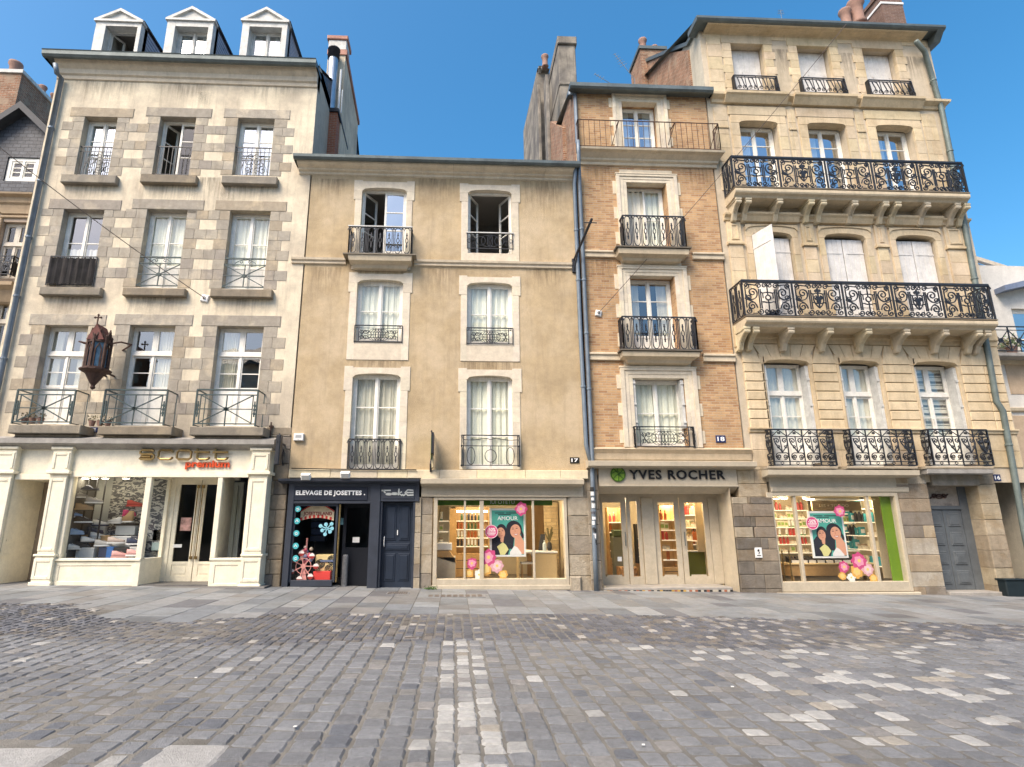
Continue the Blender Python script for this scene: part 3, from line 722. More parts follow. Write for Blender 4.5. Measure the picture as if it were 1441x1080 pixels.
    xd0 = P(241, 740, yd)[0]; xd1 = P(313, 740, yd)[0]
    xr0 = (xP(312,690)+xP(303,790))/2; xr1 = (xP(348,690)+xP(339,787))/2
    zs1 = P(150, 786, sf)[1]; zt1 = P(150, 671, sf)[1]; zg = gz(x0)-.03
    f = MB()
    def riser(fa, a, bx, y0, y1, z0, z1):
        fa.bbox(a, bx, y0, y1, z0, z1, .01); w_ = .10
        fa.bbox(a+.02, bx-.02, y0-.015, y0, z0+.02, z0+.12, .006); fa.bbox(a+.02, bx-.02, y0-.015, y0, z1-.10, z1-.02, .006)
        fa.bbox(a+.02, a+.02+w_, y0-.015, y0, z0+.12, z1-.10, .006); fa.bbox(bx-.02-w_, bx-.02, y0-.015, y0, z0+.12, z1-.10, .006)
    riser(f, p1[1]-.02, xc1-.08, sf, sf+.12, zg, zs1-.06)
    f.bbox(p1[1]-.02, xc1, sf-.05, sf+.15, zs1-.06, zs1, .01)
    f.bbox(p1[1]-.02, gl0, sf, sf+.1, zs1, zf0, .01); f.bbox(xc0, xc1, sf-.02, sf+.1, zg, zf0-.06, .01); f.box(gl0, xc0, sf+.01, sf+.09, zt1, zf0)
    # right window
    riser(f, xr0-.10, p2[0]+.02, sf, sf+.12, zg-.06, zs1-.06); f.bbox(xr0-.12, p2[0]+.02, sf-.03, sf+.15, zs1-.06, zs1, .01)
    f.bbox(xr0-.12, xr0, sf-.02, sf+.12, zs1, zf0-.06, .01); f.bbox(xr1, p2[0]+.02, sf, sf+.1, zs1, zf0, .01); f.box(xr0, xr1, sf+.01, sf+.09, zt1, zf0)
    # angled side: from (xc1, sf) to (xd0, yd)
    def slanted(fa, ax, ay, bx, by, th, z0, z1):
        v = Vector((bx-ax, by-ay)).normalized(); nn = Vector((-v.y, v.x))*th
        fa.prismz([(ax, ay), (bx, by), (bx+nn.x, by+nn.y), (ax+nn.x, ay+nn.y)], z0, z1)
    def lerp(t): return xc1+(xd0-.12-xc1)*t, sf+(yd-sf)*t
    a_, b_ = lerp(0), lerp(1)
    slanted(f, *a_, *b_, .08, zg, zs1-.02); slanted(f, *a_, *b_, .08, zt1-.02, zf0)
    slanted(f, *lerp(.0), *lerp(.06), .08, zs1-.02, zt1-.02); slanted(f, *lerp(.92), *lerp(1), .08, zs1-.02, zt1-.02)
    slanted(f, *(Vector(lerp(.08))+Vector((.0,-.016))), *(Vector(lerp(.9))+Vector((.0,-.016))), .02, zg+.12, zs1-.16)
    # right-hand return of the recess
    f.box(xr0-.12, xr0-.04, sf+.1, yd, zg, zf0)
    f.box(xd0-.12, xd0, yd, yd+.1, zg, zf0); f.box(xd0, xd1+.3, yd, yd+.1, P(275, 676, yd)[1], zf0+.1)
    f.box(xc1, xr0, sf+.1, yd+.1, zf0-.02, zf0+.1)
    shf = f.build('shop_frame', m_shopc, b)
    gp = MB()
    gp.face([(gl0, sf+.05, zs1), (xc0, sf+.05, zs1), (xc0, sf+.05, zt1), (gl0, sf+.05, zt1)]); gp.flush('pane', glass('shoe_shop_glass', -.02, (.96,.98,.98)), shf); gp.face([(xr0, sf+.05, zs1), (xr1, sf+.05, zs1), (xr1, sf+.05, zt1), (xr0, sf+.05, zt1)]); gp.flush('pane', glass('shoe_shop_glass'), shf)
    l1, l2 = lerp(.06), lerp(.92); gp.face([(l1[0], l1[1]+.03, zs1), (l2[0], l2[1]+.03, zs1), (l2[0], l2[1]+.03, zt1), (l1[0], l1[1]+.03, zt1)])
    gp.build('pane', glass('shoe_shop_glass', -.02, (.96,.98,.98)), shf)
    zdt = P(275, 676, yd)[1]; zdb = gz(-6.3)+.02
    for s in (0, 1):
        lf, pg = MB(), MB(); hw = (xd1-xd0)/2-.01
        T = Matrix.Translation((xd0 if s == 0 else xd1, yd+.02, 0)) @ (Matrix.Diagonal((1 if s == 0 else -1, 1, 1, 1)))
        leaf(lf, pg, hw, zdb, zdt, (), T, panel=.42, st=.11)
        o = lf.build('shop_door', m_shopc, b); pg.build('pane', glass('shoe_shop_glass'), o)
        h = MB(); hx = (xd0+xd1)/2+(-.06 if s == 0 else .06); h.tube([(hx, yd-.03, zdb+.55), (hx, yd-.03, zdt-.12)], .013, 6)
        h.box(hx-.03, hx+.03, yd-.03, yd+.02, zdb+.55, zdb+.62); h.box(hx-.03, hx+.03, yd-.03, yd+.02, zdt-.2, zdt-.12); h.build('handle', m_brass, o)
    fl_ = MB(); fl_.box(-9.6, p2[1], sf+.02, D+3.5, gz(-6)-.4, gz(-7.4)+.03); fl_.build('shop_floor', mat('dark_threshold_stone', (.13,.125,.12), .6, .2, 3, .2, 30), b)
    stp = MB(); stp.bbox(xc1+.1, P(376,820,sf)[0]+.02, sf-.22, sf+.3, gz(-5)-.3, gz(-5)+.045, .02); stp.build('threshold_step', mat('dark_threshold_stone', (.1,.1,.1)), b)
    # shop interior shell
    it = MB(); iz0, iz1, yb = gz(-7.5)+.03, zf0+.05, D+3.0
    it.face([(p1[1]-.1, yb, iz0), (p1[1]-.1, yb, iz1), (p2[0]+.2, yb, iz1), (p2[0]+.2, yb, iz0)])
    it.face([(p1[1]-.1, sf+.1, iz0), (p1[1]-.1, sf+.1, iz1), (p1[1]-.1, yb, iz1), (p1[1]-.1, yb, iz0)]); it.face([(p2[0]+.2, sf+.1, iz0), (p2[0]+.2, sf+.1, iz1), (p2[0]+.2, yb, iz1), (p2[0]+.2, yb, iz0)])
    it.face([(p1[1]-.1, sf+.1, iz1), (p2[0]+.2, sf+.1, iz1), (p2[0]+.2, yb, iz1), (p1[1]-.1, yb, iz1)])
    it.build('shop_interior', flat('shoe_shop_wall', (.09,.09,.09)), b)
    # display backdrop: patterned paper with a palm print, and wires for shelves on the left
    bp = MB(); xa, xb = P(153, 720, D+.9)[0], P(208, 720, D+.9)[0]
    bp.box(xa, xb+.6, D+.9, D+.93, iz0, iz1-.02); bp.build('patterned_backdrop', palm_paper(), b)
    lb = MB(); lb.box(p1[1]-.06, P(150,720,D+.6)[0]+.3, D+.94, D+.97, iz0, iz1-.02); lb.build('display_back', flat('pale_grey_board', (.42,.44,.43)), b)
    wr = MB()
    for px in (110, 123, 135, 147): xx = P(px, 700, D+.45)[0]-.02; wr.box(xx-.016, xx+.016, D+.44, D+.46, zs1-.1, iz1)
    wr.build('shelf_rail', m_iron, b)
    pf = MB(); pf.bbox(gl0-.2, xc0+.1, sf+.10, D+.9, zs1-.4, zs1-.03); pf.build('display_platform', flat('pale_grey_board'), b)
    return b, dict(sf=sf, gl0=gl0, xc0=xc0, zs1=zs1, zt1=zt1, zf0=zf0, zf1=zf1, xl=xl, xr=xr, ze=ze, yd=yd, xd0=xd0, xd1=xd1, zdb=zdb, xr0=xr0, xr1=xr1, p1=p1, p2=p2)
def palm_paper():
    m = bpy.data.materials.new('palm_print_paper'); m.use_nodes = True; n = m.node_tree.nodes; l = m.node_tree.links; bs = n['Principled BSDF']
    tc = n.new('ShaderNodeTexCoord'); v = n.new('ShaderNodeTexNoise'); v.inputs['Scale'].default_value = 7; v.inputs['Detail'].default_value = 5; v.inputs['Distortion'].default_value = 2.2
    mp = n.new('ShaderNodeMapping'); mp.inputs['Scale'].default_value = (.7, 1, 1.5); l.new(tc.outputs['Object'], mp.inputs[0]); l.new(mp.outputs[0], v.inputs[0])
    r = n.new('ShaderNodeValToRGB'); r.color_ramp.elements[0].position = .48; r.color_ramp.elements[1].position = .54; r.color_ramp.elements[0].color = (.07,.075,.09,1); r.color_ramp.elements[1].color = (.5,.5,.46,1)
    l.new(v.outputs[0], r.inputs[0]); l.new(r.outputs[0], bs.inputs['Base Color']); return m
WB, wi = build_white()

# ================================================================ BUILDING: ochre house
def build_ochre():
    b = thing('town_house', 'ochre rendered house with pale stone window surrounds and two columns of windows', 'building', (-.4, D, 0))
    xl, xr = -4.08, 3.42
    zc0 = P(610, 243)[1]; zsh = P(600, 668)[1]
    inn = [  # inner openings: l, r, top(crown), bottom, spring drop
        (507.5,571.5,265,357), (658.5,720.5,268,357), (501,566.5,394,481), (657,721.5,398,486), (493,562,526,661), (656.5,722,529,661)]
    out = [(495.5,582,255,380,282,6), (646.6,732.4,259.7,368,285,3), (488,579,384.5,507,412,7), (645.6,733.2,389,509,416,4), (481,575.5,516,661,550,8), (644.3,735,519,661,552,4)]
    holes = [RC(*q) for q in inn]
    w_ = MB(); wall_holes(w_, xl, xr, zsh-.2, P(610,225)[1], holes, D, .30); w_.build('wall', m_ochre, b)
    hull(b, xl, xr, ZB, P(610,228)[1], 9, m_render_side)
    su = MB(); rm = MB()
    for (q, o, h) in zip(inn, out, holes):
        x0, x1, z0, z1 = h
        mx = (q[0]+q[1])/2
        X0, X1, Z0, Z1 = RC(o[0], o[1], o[2], o[3]); ze = P(mx, o[4])[1]; e = .05
        zs = z1-.11
        jamb(su, X0+e, x0+.004, Z0 if o[3] < 600 else z0, ze, D-.018, D+.13, .42); jamb(su, x1-.004, X1-e, Z0 if o[3] < 600 else z0, ze, D-.018, D+.13, .42)
        jamb(su, X0, x0+.004, ze, zs, D-.022, D+.13, .5); jamb(su, x1-.004, X1, ze, zs, D-.022, D+.13, .5)
        su.tint = (1,.99,.97); ye = D-.022
        su.bbox(X0, x0+.004, ye, D+.13, zs, Z1, .004); su.bbox(x1-.004, X1, ye, D+.13, zs, Z1, .004)
        arch_lintel(su, x0, x1, zs, z1, Z1-.035, D-.020, D+.13)
        if o[3] < 600: su.tint = (.95,.93,.9); su.bbox(X0+e, X1-e, D-.016, D+.12, Z0, z0+.002, .004)
        su.flush('window_surround', m_pale, b)
    specs = [dict(rows=(.36,.68), curtain=None, opn=(58, 0), gm=m_glassb), dict(rows=(.36,.68), curtain=None, opn=(62, 62)), dict(rows=(.5,), curtain='white'), dict(rows=(.5,), curtain='white'),
             dict(rows=(.33,.66), curtain='white', gm=glass('grey_reflecting_glass')), dict(rows=(.33,.66), curtain='white', panel=0)]
    for k, (h, s) in enumerate(zip(holes, specs)):
        window(b, h[0], h[1], h[2]+.02, h[3]-.01, D+.14, rooms=rm, **s)
    # the blue reflecting right casement pane of the top-left window
    rm.build('room', m_room, b)
    # railings
    sb = MB()
    x0, x1, z0, z1 = RC(484.7, 583.7, 359, 373, D-.35); sb.tint = (.95,.93,.88)
    sb.profile([(0,z0-.02),(.14,z0),(.18,z0+.08),(.33,z0+.14),(.36,z1-.02),(.36,z1)], x0+.3, x1-.3, D, 0.6, 0.6)
    sb.tint = (.4,.4,.4); sb.box(x0-.05, x1+.03, D-.39, D, z1, z1+.03); sb.build('balcony_slab', m_stone, b)
    x0, x1, z0, z1 = RC(490.8, 578.6, 320, 358.5, D-.33); o = railing(b, x0, x1, z0+.03, z1, D-.33, lambda w, h: pat_loops(w, h, max(1, round(w/.24))), .33, name='balcony_railing')
    hr = MB(); hr.box(x0-.03, x1+.03, D-.36, D-.30, z1, z1+.03); hr.build('handrail', m_offw, b)
    x0, x1, z0, z1 = RC(657.5, 721.5, 329, 350, D-.03); railing(b, x0, x1, z0, z1, D-.03, pat_circles)
    hr = MB(); hr.box(x0-.03, x1+.03, D-.06, D, z1, z1+.03); hr.build('handrail', m_offw, b)
    for (l, r, t, bb) in ((498.7,565.8,458.5,481), (656.8,721.6,462,484)):
        x0, x1, z0, z1 = RC(l, r, t, bb, D-.03); railing(b, x0, x1, z0, z1, D-.03, pat_lattice)
    x0, x1, z0, z1 = RC(489.5, 563, 618.5, 660.5, D-.05); railing(b, x0, x1, z0, z1, D-.05, lambda w, h: pat_loops(w, h, 6), .06)
    x0, x1, z0, z1 = RC(649.7, 731, 613, 657, D-.16); railing(b, x0, x1, z0, z1, D-.16, pat_deco, .16)
    # string course and cornice
    s = MB(); a = P(411, 366); c = P(805, 377)
    zz = (a[1]+c[1])/2+.02
    for X0, X1 in ((P(411,366)[0], P(487,366)[0]), (P(583,366)[0], P(804,366)[0])):
        s.tint = (1,.98,.94); s.profile([(0,zz-.11),(.05,zz-.09),(.05,zz-.03),(.09,zz),(.10,zz+.06),(0,zz+.09)], X0, X1, D, .0, .0); s.flush('string_course', m_stone, b)
    zt = P(610, 229, D-.38)[1]; zb = P(610, 249, D-.05)[1]; hh = zt-zb
    n = 9
    for i in range(n):
        X0 = xl-.35+(xr-.05-xl+.35)*i/n; X1 = xl-.35+(xr-.05-xl+.35)*(i+1)/n-.006; g_ = random.uniform(.92, 1.04); s.tint = (g_, g_*.99, g_*.96)
        s.profile([(0,zb-.02),(.05,zb),(.06,zb+.22*hh),(.14,zb+.32*hh),(.15,zb+.5*hh),(.26,zb+.62*hh),(.33,zb+.80*hh),(.36,zt+.02),(0,zt+.03)], X0, X1, D, 0, 0)
    s.build('cornice', m_pale, b)
    zt = P(610, 221.5, D-.45)[1]; zb = P(610, 229.0, D-.42)[1]
    gt = MB(); gt.profile([(.30,zb+.06),(.37,zb),(.43,zb),(.48,zb+.05),(.49,zt-.02),(.46,zt),(0,zt)], xl-.42, xr+.05, D, 0, 0); gt.build('gutter', m_zinc, b)
    rf = MB(); rf.face([(xl-.3, D-.3, zt), (xr, D-.3, zt), (xr, D+5, zt+1.6), (xl-.3, D+5, zt+1.6)]); rf.face([(xl-.3, D+5, zt+1.6), (xr, D+5, zt+1.6), (xr, D+9, zt), (xl-.3, D+9, zt)]); rf.build('roof', m_slate, b)
    # ---- ground floor: stone band, piers
    gst = [(.36,.31,.235), (.41,.35,.26), (.32,.275,.215), (.43,.37,.28), (.28,.245,.20)]
    bd = MB(); zb = P(610, 674)[1]; zt = P(610, 662)[1]; x = P(408, 668)[0]
    while x < xr-.1:
        L = random.uniform(.7, 1.4); X1 = min(x+L, xr-.04); bd.tint = (random.uniform(1.0,1.15),)*2+(1.0,); bd.bbox(x, X1-.004, D-.12, D+.1, zb, zt, .012); x += L
    bd.build('stone_band', m_stone, b)
    pr = MB()
    def pier(X0, X1, z0, z1, y0, cut=None, hh=(.42,.52), tt=gst, b_=.008):
        z = z0
        while z < z1-.02:
            h = min(random.uniform(*hh), z1-z)
            if z1-z-h < .12: h = z1-z
            pr.tint = random.choice(tt); pr.bbox(X0, X1, y0-random.uniform(0,.012), D+.35, z, z+h-.008, b_); z += h
        pr.flush('stone_pier', m_base, b)
    pier(P(583,760)[0], P(592,760)[0], gz(-.7)-.1, P(590,700)[1], D-.06, hh=(.3,.45))
    pier(P(592,760)[0]+.004, P(608,760)[0], gz(-.6)-.1, P(600,700)[1], D-.02)
    pier(P(800,760)[0], xr, gz(3)-.1, P(810,676)[1], D-.02, hh=(.40,.5))
    pr.tint = gst[3]; pr.bbox(P(800,820)[0]+.02, P(817,820)[0], D-.10, D, gz(3)-.1, P(808,811)[1], .03)
    pr.build('guard_stone', m_base, b)
    # ---- dark shopfront, left
    nf = MB(); zt = P(490, 676, D-.3)[1]; x0, x1 = P(399, 760)[0], P(591, 690, D)[0]
    yF = D-.10
    xs = lambda px, py, y=yF: P(px, py, y)[0]; zs = lambda px, py, y=yF: P(px, py, y)[1]
    nf.profile([(.1,zt-.07),(.22,zt-.05),(.30,zt-.02),(.31,zt+.03),(0,zt+.06)], x0-.15, x1, D, 0, 0)
    xL = (xs(404,690)+xs(398,820))/2; xg0 = (xs(412,712)+xs(406,815))/2; xp0, xp1 = xs(519,760), xs(533,760); xdr0, xdr1 = xs(536,765), xs(580,765); xe = xs(583,765)
    zgd = gz(-3)-.05; z1 = zs(490, 680); zb0, zb1 = zs(465,706), zs(465,684.5)
    nf.bbox(xL, xg0, yF, D+.1, zgd, z1, .008); nf.bbox(xp0, xp1, yF-.02, D+.3, zgd, z1, .008)
    nf.bbox(xg0, xp0, yF, D+.1, zb1, z1, .008)
    nf.box(xg0, xp0, yF+.03, D+.1, zb0, zb1); nf.bbox(xg0, xp0, yF-.012, yF+.03, zb0-.05, zb0, .006)
    nf.bbox(xp1, x1-.01, yF+.002, D+.2, zs(560,706), z1, .008)
    nf.bbox(xp1+.05, x1-.12, yF-.014, yF+.0, zs(560,702), zs(560,684), .004)
    nf.bbox(xp1, xdr0, yF+.03, D+.3, zgd, zs(560,706), .006); nf.bbox(xdr1, xe, yF+.03, D+.3, zgd, zs(560,706), .006)
    nf.build('shopfront_frame', m_navy, b)
    # glass shop window with a black surround and open dark doorway
    xm0, xm1 = xs(471,760), xs(477,760); zgl0 = zs(440,820); zgl1 = zb0-.05
    fr = MB(); y2 = D-.04
    fr.box(xg0, xg0+.05, y2, y2+.06, zgl0, zgl1); fr.box(xm0-.02, xm0+.03, y2, y2+.06, zgl0, zgl1); fr.box(xg0+.05, xm0-.02, y2+.002, y2+.058, zgl1-.06, zgl1); fr.bbox(xg0+.05, xm0-.02, y2-.02, y2+.058, zgl0-.1, zgl0+.05)
    o = fr.build('shop_window', m_navy, b)
    pn = MB(); pn.face([(xg0+.05, y2+.03, zgl0+.05), (xm0-.02, y2+.03, zgl0+.05), (xm0-.02, y2+.03, zgl1-.06), (xg0+.05, y2+.03, zgl1-.06)]); pn.build('pane', glass('dim_shop_glass', -.02, (.98,.98,.98)), o)
    y3 = D+.35
    dd = MB(); dd.box(xm1, xp0, y3, y3+.05, zgd, zgd+.95); dd.box(xm1, xm1+.08, y3-.004, y3+.05, zgd+.95, zgl1); dd.box(xp0-.08, xp0, y3-.004, y3+.05, zgd+.95, zgl1); dd.box(xm1, xp0, y3-.006, y3+.05, zgl1-.08, zgl1)
    o = dd.build('shop_door', flat('black_door', (.012,.014,.02), .35), b)
    pn = MB(); pn.face([(xm1+.08, y3+.02, zgd+.95), (xp0-.08, y3+.02, zgd+.95), (xp0-.08, y3+.02, zgl1-.08), (xm1+.08, y3+.02, zgl1-.08)]); pn.build('pane', glass('dim_shop_glass'), o)
    bt = MB(); bt.tube([(xm1-.02, y2-.02, zgl0), (xm1-.02, y2-.02, zgl1-.02)], .022, 6); bt.build('brass_edge', m_brass, o)
    it = MB(); a_, c_ = xg0-.05, xp0+.0; yb = D+2.6; it.tint = (1,1,1)
    it.face([(a_, yb, zgd), (a_, yb, zgl1+.1), (c_, yb, zgl1+.1), (c_, yb, zgd)]); it.face([(a_, y2+.06, zgd), (a_, y2+.06, zgl1+.1), (a_, yb, zgl1+.1), (a_, yb, zgd)]); it.face([(c_, y2+.06, zgd), (c_, y2+.06, zgl1+.1), (c_, yb, zgl1+.1), (c_, yb, zgd)])
    it.face([(a_, y2+.06, zgl1+.02), (c_, y2+.06, zgl1+.02), (c_, yb, zgl1+.02), (a_, yb, zgl1+.02)]); it.face([(a_, y2, zgd+.04), (c_, y2, zgd+.04), (c_, yb, zgd+.04), (a_, yb, zgd+.04)])
    it.build('shop_interior', flat('black_shop_wall', (.02,.022,.03)), b)
    # navy house door with raised panels
    yd = D+.08; dt = zs(558,707); d_ = MB(); d_.box(xdr0, xdr1, yd, yd+.06, zgd, dt)
    W = xdr1-xdr0; zmid = zgd+.95
    xm = (xdr0+xdr1)/2
    for (u0, u1, q0, q1) in ((.09,.46,1.12,2.02), (.54,.91,1.12,2.02), (.09,.46,.18,.82), (.54,.91,.18,.82), (.09,.91,.88,1.06)):
        u0 = xdr0+W*u0; u1 = xdr0+W*u1; q0 += zgd; q1 = min(q1+zgd, dt-.06)
        d_.bbox(u0, u1, yd-.016, yd, q0, q1, .014); d_.bbox(u0+.04, u1-.04, yd-.030, yd-.016, q0+.04, q1-.04, .012)
    o = d_.build('house_door', m_navyd, b)
    h = MB(); hx = xdr0+.06; h.tube([(hx, yd-.02, zgd+.98), (hx, yd-.06, zgd+1.0), (hx, yd-.06, zgd+1.2), (hx, yd-.02, zgd+1.22)], .012, 6); h.box(xm-.01, xm+.01, yd-.03, yd, zgd+1.25, zgd+1.37); h.build('handle', m_wplast, o)
    stp = MB(); stp.bbox(xL-.1, P(592,820)[0], D-.18, D+.4, zgd-.3, zgd+.03, .02); stp.build('doorstep', mat('dark_threshold_stone', (.1,.1,.1)), b)
    # ---- taupe display window, right
    tf = MB(); yT = D-.06; X = lambda px, py=765, y=yT: P(px, py, y)[0]; Z = lambda py, px=705, y=yT: P(px, py, y)[1]
    zl1, zl0 = P(705, 673, D-.3)[1], P(705, 681, D-.3)[1]
    tf.profile([(.05,zl0-.06),(.20,zl0-.03),(.30,zl0),(.31,zl1-.03),(.05,zl1+.02)], P(592, 677, D-.3)[0], P(822, 679, D-.3)[0], D, 0, 0)
    tf.bbox(P(593,690)[0], P(820,690)[0], yT+.02, D+.1, Z(699.5), zl0-.04, .006)
    tf.build('fascia', m_taupe, b)
    wf = MB(); xo0, xo1 = X(609.5), X(799.5); xi0, xi1 = X(615), X(795); zi1, zi0, zo0 = Z(704), Z(815), Z(829.5)
    wf.bbox(xo0, xi0, yT, D+.15, zo0, Z(699.5), .008); wf.bbox(xi1, xo1, yT, D+.15, zo0, Z(699.5), .008); wf.bbox(xi0, xi1, yT+.001, D+.15, zi1, Z(699.5), .008); wf.bbox(xi0, xi1, yT+.001, D+.15, zo0, zi0, .008)
    wf.bbox(xo0-.03, xo1+.05, yT-.04, D+.1, Z(699.5), Z(698), .006)
    wf.bbox(xo0-.02, xo1+.02, yT-.03, D, zo0-.02, zo0+.09, .01)
    for px, ww in ((654, .025), (678, .05), (751.5, .025)): wf.bbox(X(px)-ww, X(px)+ww, yT+.03, D+.08, zi0, zi1, .004)
    o = wf.build('display_window', m_taupe, b)
    pn = MB(); pn.face([(xi0, D, zi0), (xi1, D, zi0), (xi1, D, zi1), (xi0, D, zi1)]); pn.build('pane', m_glasss, o)
    return b, dict(xi0=xi0, xi1=xi1, zi0=zi0, zi1=zi1, xL=xL, xg0=xg0, xm0=xm0, xp0=xp0, xm1=xm1, zgl0=zgl0, zgl1=zgl1, yF=yF, y2=y2, xdr0=xdr0, xdr1=xdr1, zb0=zb0, zb1=zb1, z1=z1, xp1=xp1, x1=x1, y3=y3, zgd=zgd)
OB, oi = build_ochre()

# ================================================================ BUILDING: narrow brick house
def build_brick():
    b = thing('town_house', 'narrow tan brick house with one column of windows and a railed top terrace', 'building', (5.5, D, 0))
    xl, xr = 3.46, 7.50
    z5 = P(905, 232)[1]; zsh = P(930, 655)[1]
    ops = [(876,926,144.5,208), (883,940,258,349), (888,952,389,494), (892.5,965.5,533,629)]
    holes = [RC(*q) for q in ops]
    yt = D+.0
    w_ = MB(); wall_holes(w_, xl, xr, zsh-.25, P(905,128)[1], holes, D, .42); w_.build('wall', m_brick, b)
    # side wall visible above the ochre roof: old red brick
    ztop = P(905,123)[1]
    hull(b, xl, xr, ZB, ztop, 4.0, m_redbrick)
    su = MB(); rm = MB()
    outs = [(862.5,939.5,132.5,208), (869,955.5,246.5,350), (872,970,376,494), (875,983,517.5,629)]
    for k, (h, o) in enumerate(zip(holes, outs)):
        x0, x1, z0, z1 = h; X0, X1, Z0, Z1 = RC(*o)
        steps = 3; wj = ((x0-X0)+(X1-x1))/2
        for s in range(steps):   # stepped architrave
            f0, f1 = s/steps, (s+1)/steps; pr = .05-.014*s if s else .065
            a0, a1 = X0+wj*f0, X0+wj*f1; c0, c1 = X1-wj*f0, X1-wj*f1; t0, t1 = Z1-(Z1-z1)*f0, Z1-(Z1-z1)*f1
            jamb(su, a0, a1, z0-.02, t1, D-pr, D+.2, .5); jamb(su, c1, c0, z0-.02, t1, D-pr, D+.2, .5)
            su.tint = (1.02,1.0,.95); su.bbox(a0, c0, D-pr-.001, D+.2, t1, t0, .006)
        # eared blocks toothed into the brick
        hh = Z1-z0; g_ = 1.0
        for f0, f1 in ((.72,.90), (.38,.54), (.04,.2)):
            for (u0, u1) in ((X0-.10, X0+.01), (X1-.01, X1+.10)):
                su.tint = (.98,.95,.88); su.bbox(u0, u1, D-.016, D+.05, z0+hh*f0, z0+hh*f1, .006)
        if k: su.tint = (1,.97,.9); su.bbox(X0+.12, X1-.12, D-.03, D+.05, Z1, Z1+.14, .008); su.bbox(X0-.02, X1+.02, D-.08, D, Z1-.03, Z1+.012, .01)
        su.flush('window_surround', m_pale, b)
    window(b, *holes[0], D+.30, rows=(.33,.66), curtain='sides', gm=m_glassb, rooms=rm)
    window(b, *holes[1], D+.30, rows=(.5,), curtain='white', opn=(50, 0), rooms=rm)
    window(b, *holes[2], D+.30, rows=(.33,.66), curtain='sides', gm=glass('grey_reflecting_glass'), rooms=rm, panel=.4)
    window(b, *holes[3], D+.25, rows=(.5,), curtain='white', rooms=rm)
    h = holes[3]; sh = MB()
    for (u0, u1) in ((h[0]+.005, h[0]+.08), (h[1]-.08, h[1]-.005)):
        sh.box(u0, u1, D+.02, D+.22, h[2]+.5, h[3]-.03)
        for z in (.62, 1.1, h[3]-h[2]-.15): sh.box(u0-.0, u1+.0, D-.01, D+.02, h[2]+z, h[2]+z+.05)
        sh.flush('folded_shutter', m_offw, b)
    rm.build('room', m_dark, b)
    # cornices / slabs
    s = MB()
    zt, zb = P(905, 210, D-.3)[1], P(905, 235)[1]; hh = zt-zb; s.tint = (1,.98,.93)
    s.profile([(0,zb-.01),(.05,zb),(.06,zb+.2*hh),(.12,zb+.3*hh),(.13,zb+.45*hh),(.26,zb+.7*hh),(.36,zb+.8*hh),(.38,zt-.02),(0,zt+.01)], xl+.02, xr+.08, D, 0, .4); s.flush('cornice', m_stone, b)
    zt, zb = P(905, 126.5, D-.12)[1], P(905, 134)[1]; s.profile([(0,zb-.01),(.05,zb),(.13,zt-.06),(.20,zt),(0,zt+.01)], xl+.05, xr+.05, D, 0, 0); s.flush('top_cornice', m_stone, b)
    for (pa, pb, cx0, cx1, l, r) in ((355.5,364.5,816.5,1020,866,973), (498,508.5,821,1033,872,988)):
        za, zb2 = P(905, pa)[1], P(905, pb)[1]
        for X0, X1 in ((xl+.03, P(l, pa)[0]), (P(r, pa)[0], xr+.02)):
            s.bbox(X0, X1, D-.07, D+.05, zb2, za, .01); s.bbox(X0, X1, D-.11, D+.05, za-.07, za+.001, .015); s.flush('string_course', m_stone, b)
    bs = MB()
    for (l, r, t, bb, fl, fr_, ft, fb) in ((870,971,349,363,877.5,964,304.5,347.5), (876,986,494,508,877,980.5,446.5,492.5)):
        x0, x1, z0, z1 = RC(l, r, t, bb, D-.38); bs.tint = (.92,.88,.8)
        bs.profile([(0,z0-.05),(.18,z0),(.22,z0+.07),(.36,z0+.13),(.38,z1-.02),(0,z1)], x0+.35, x1-.35, D, .9, .9)
        bs.tint = (.25,.25,.25); bs.box(x0-.05, x1+.05, D-.42, D, z1, z1+.035)
        x0, x1, z0, z1b = RC(fl, fr_, ft, fb, D-.36); railing(b, x0, x1, z1+.05, z1b, D-.36, lambda w, h: pat_loops(w, h, max(1, round(w/.235))), .36, name='balcony_railing', k=1.1)
        bs.flush('balcony_slab', m_stone, b)
    x0, x1, z0, z1 = RC(893.5, 977, 601, 628.5, D-.12); railing(b, x0, x1, z0, z1, D-.12, pat_lattice, .12)
    x0, x1, z0, z1 = RC(814, 1012, 171.5, 209, D-.34)
    rg = MB(); iron(rg, pat_bars(x1-x0, z1-z0, 26), (x0, D-.34, z0), (1,0,0), None, .85)
    for u in (x0, x0+(x1-x0)*.29, x0+(x1-x0)*.69, x1):
        rg.tube([(u, D-.34, z1), (u, D, z1)], .011); rg.tube([(u, D-.32, z1-.02), (u-.16, D-.02, z0+.25)], .009) if u > x0 else None
    iron(rg, pat_bars(.34, z1-z0, 4), (x1, D-.34, z0), (0,1,0), None, .85); iron(rg, pat_bars(.34, z1-z0, 4), (x0, D-.34, z0), (0,1,0), None, .85)
    rg.build('terrace_railing', m_rust, b)
    zt = P(905, 119.5, D-.32)[1]; zb = P(905, 127, D-.3)[1]
    gt = MB(); gt.profile([(.16,zb+.06),(.22,zb),(.29,zb),(.34,zb+.05),(.34,zt),(0,zt)], xl-.15, xr+.12, D, 0, 0); gt.build('gutter', m_zinc, b)
    rf = MB(); rf.face([(xl-.1, D-.1, zt), (xr, D-.1, zt), (xr, D+4, zt+1.0), (xl-.1, D+4, zt+1.0)]); rf.build('roof', m_zinc, b)
    # ---- ground floor
    ln = MB(); za, zb2 = P(935, 630)[1], P(935, 650)[1]; ln.tint = (.85,.80,.72)
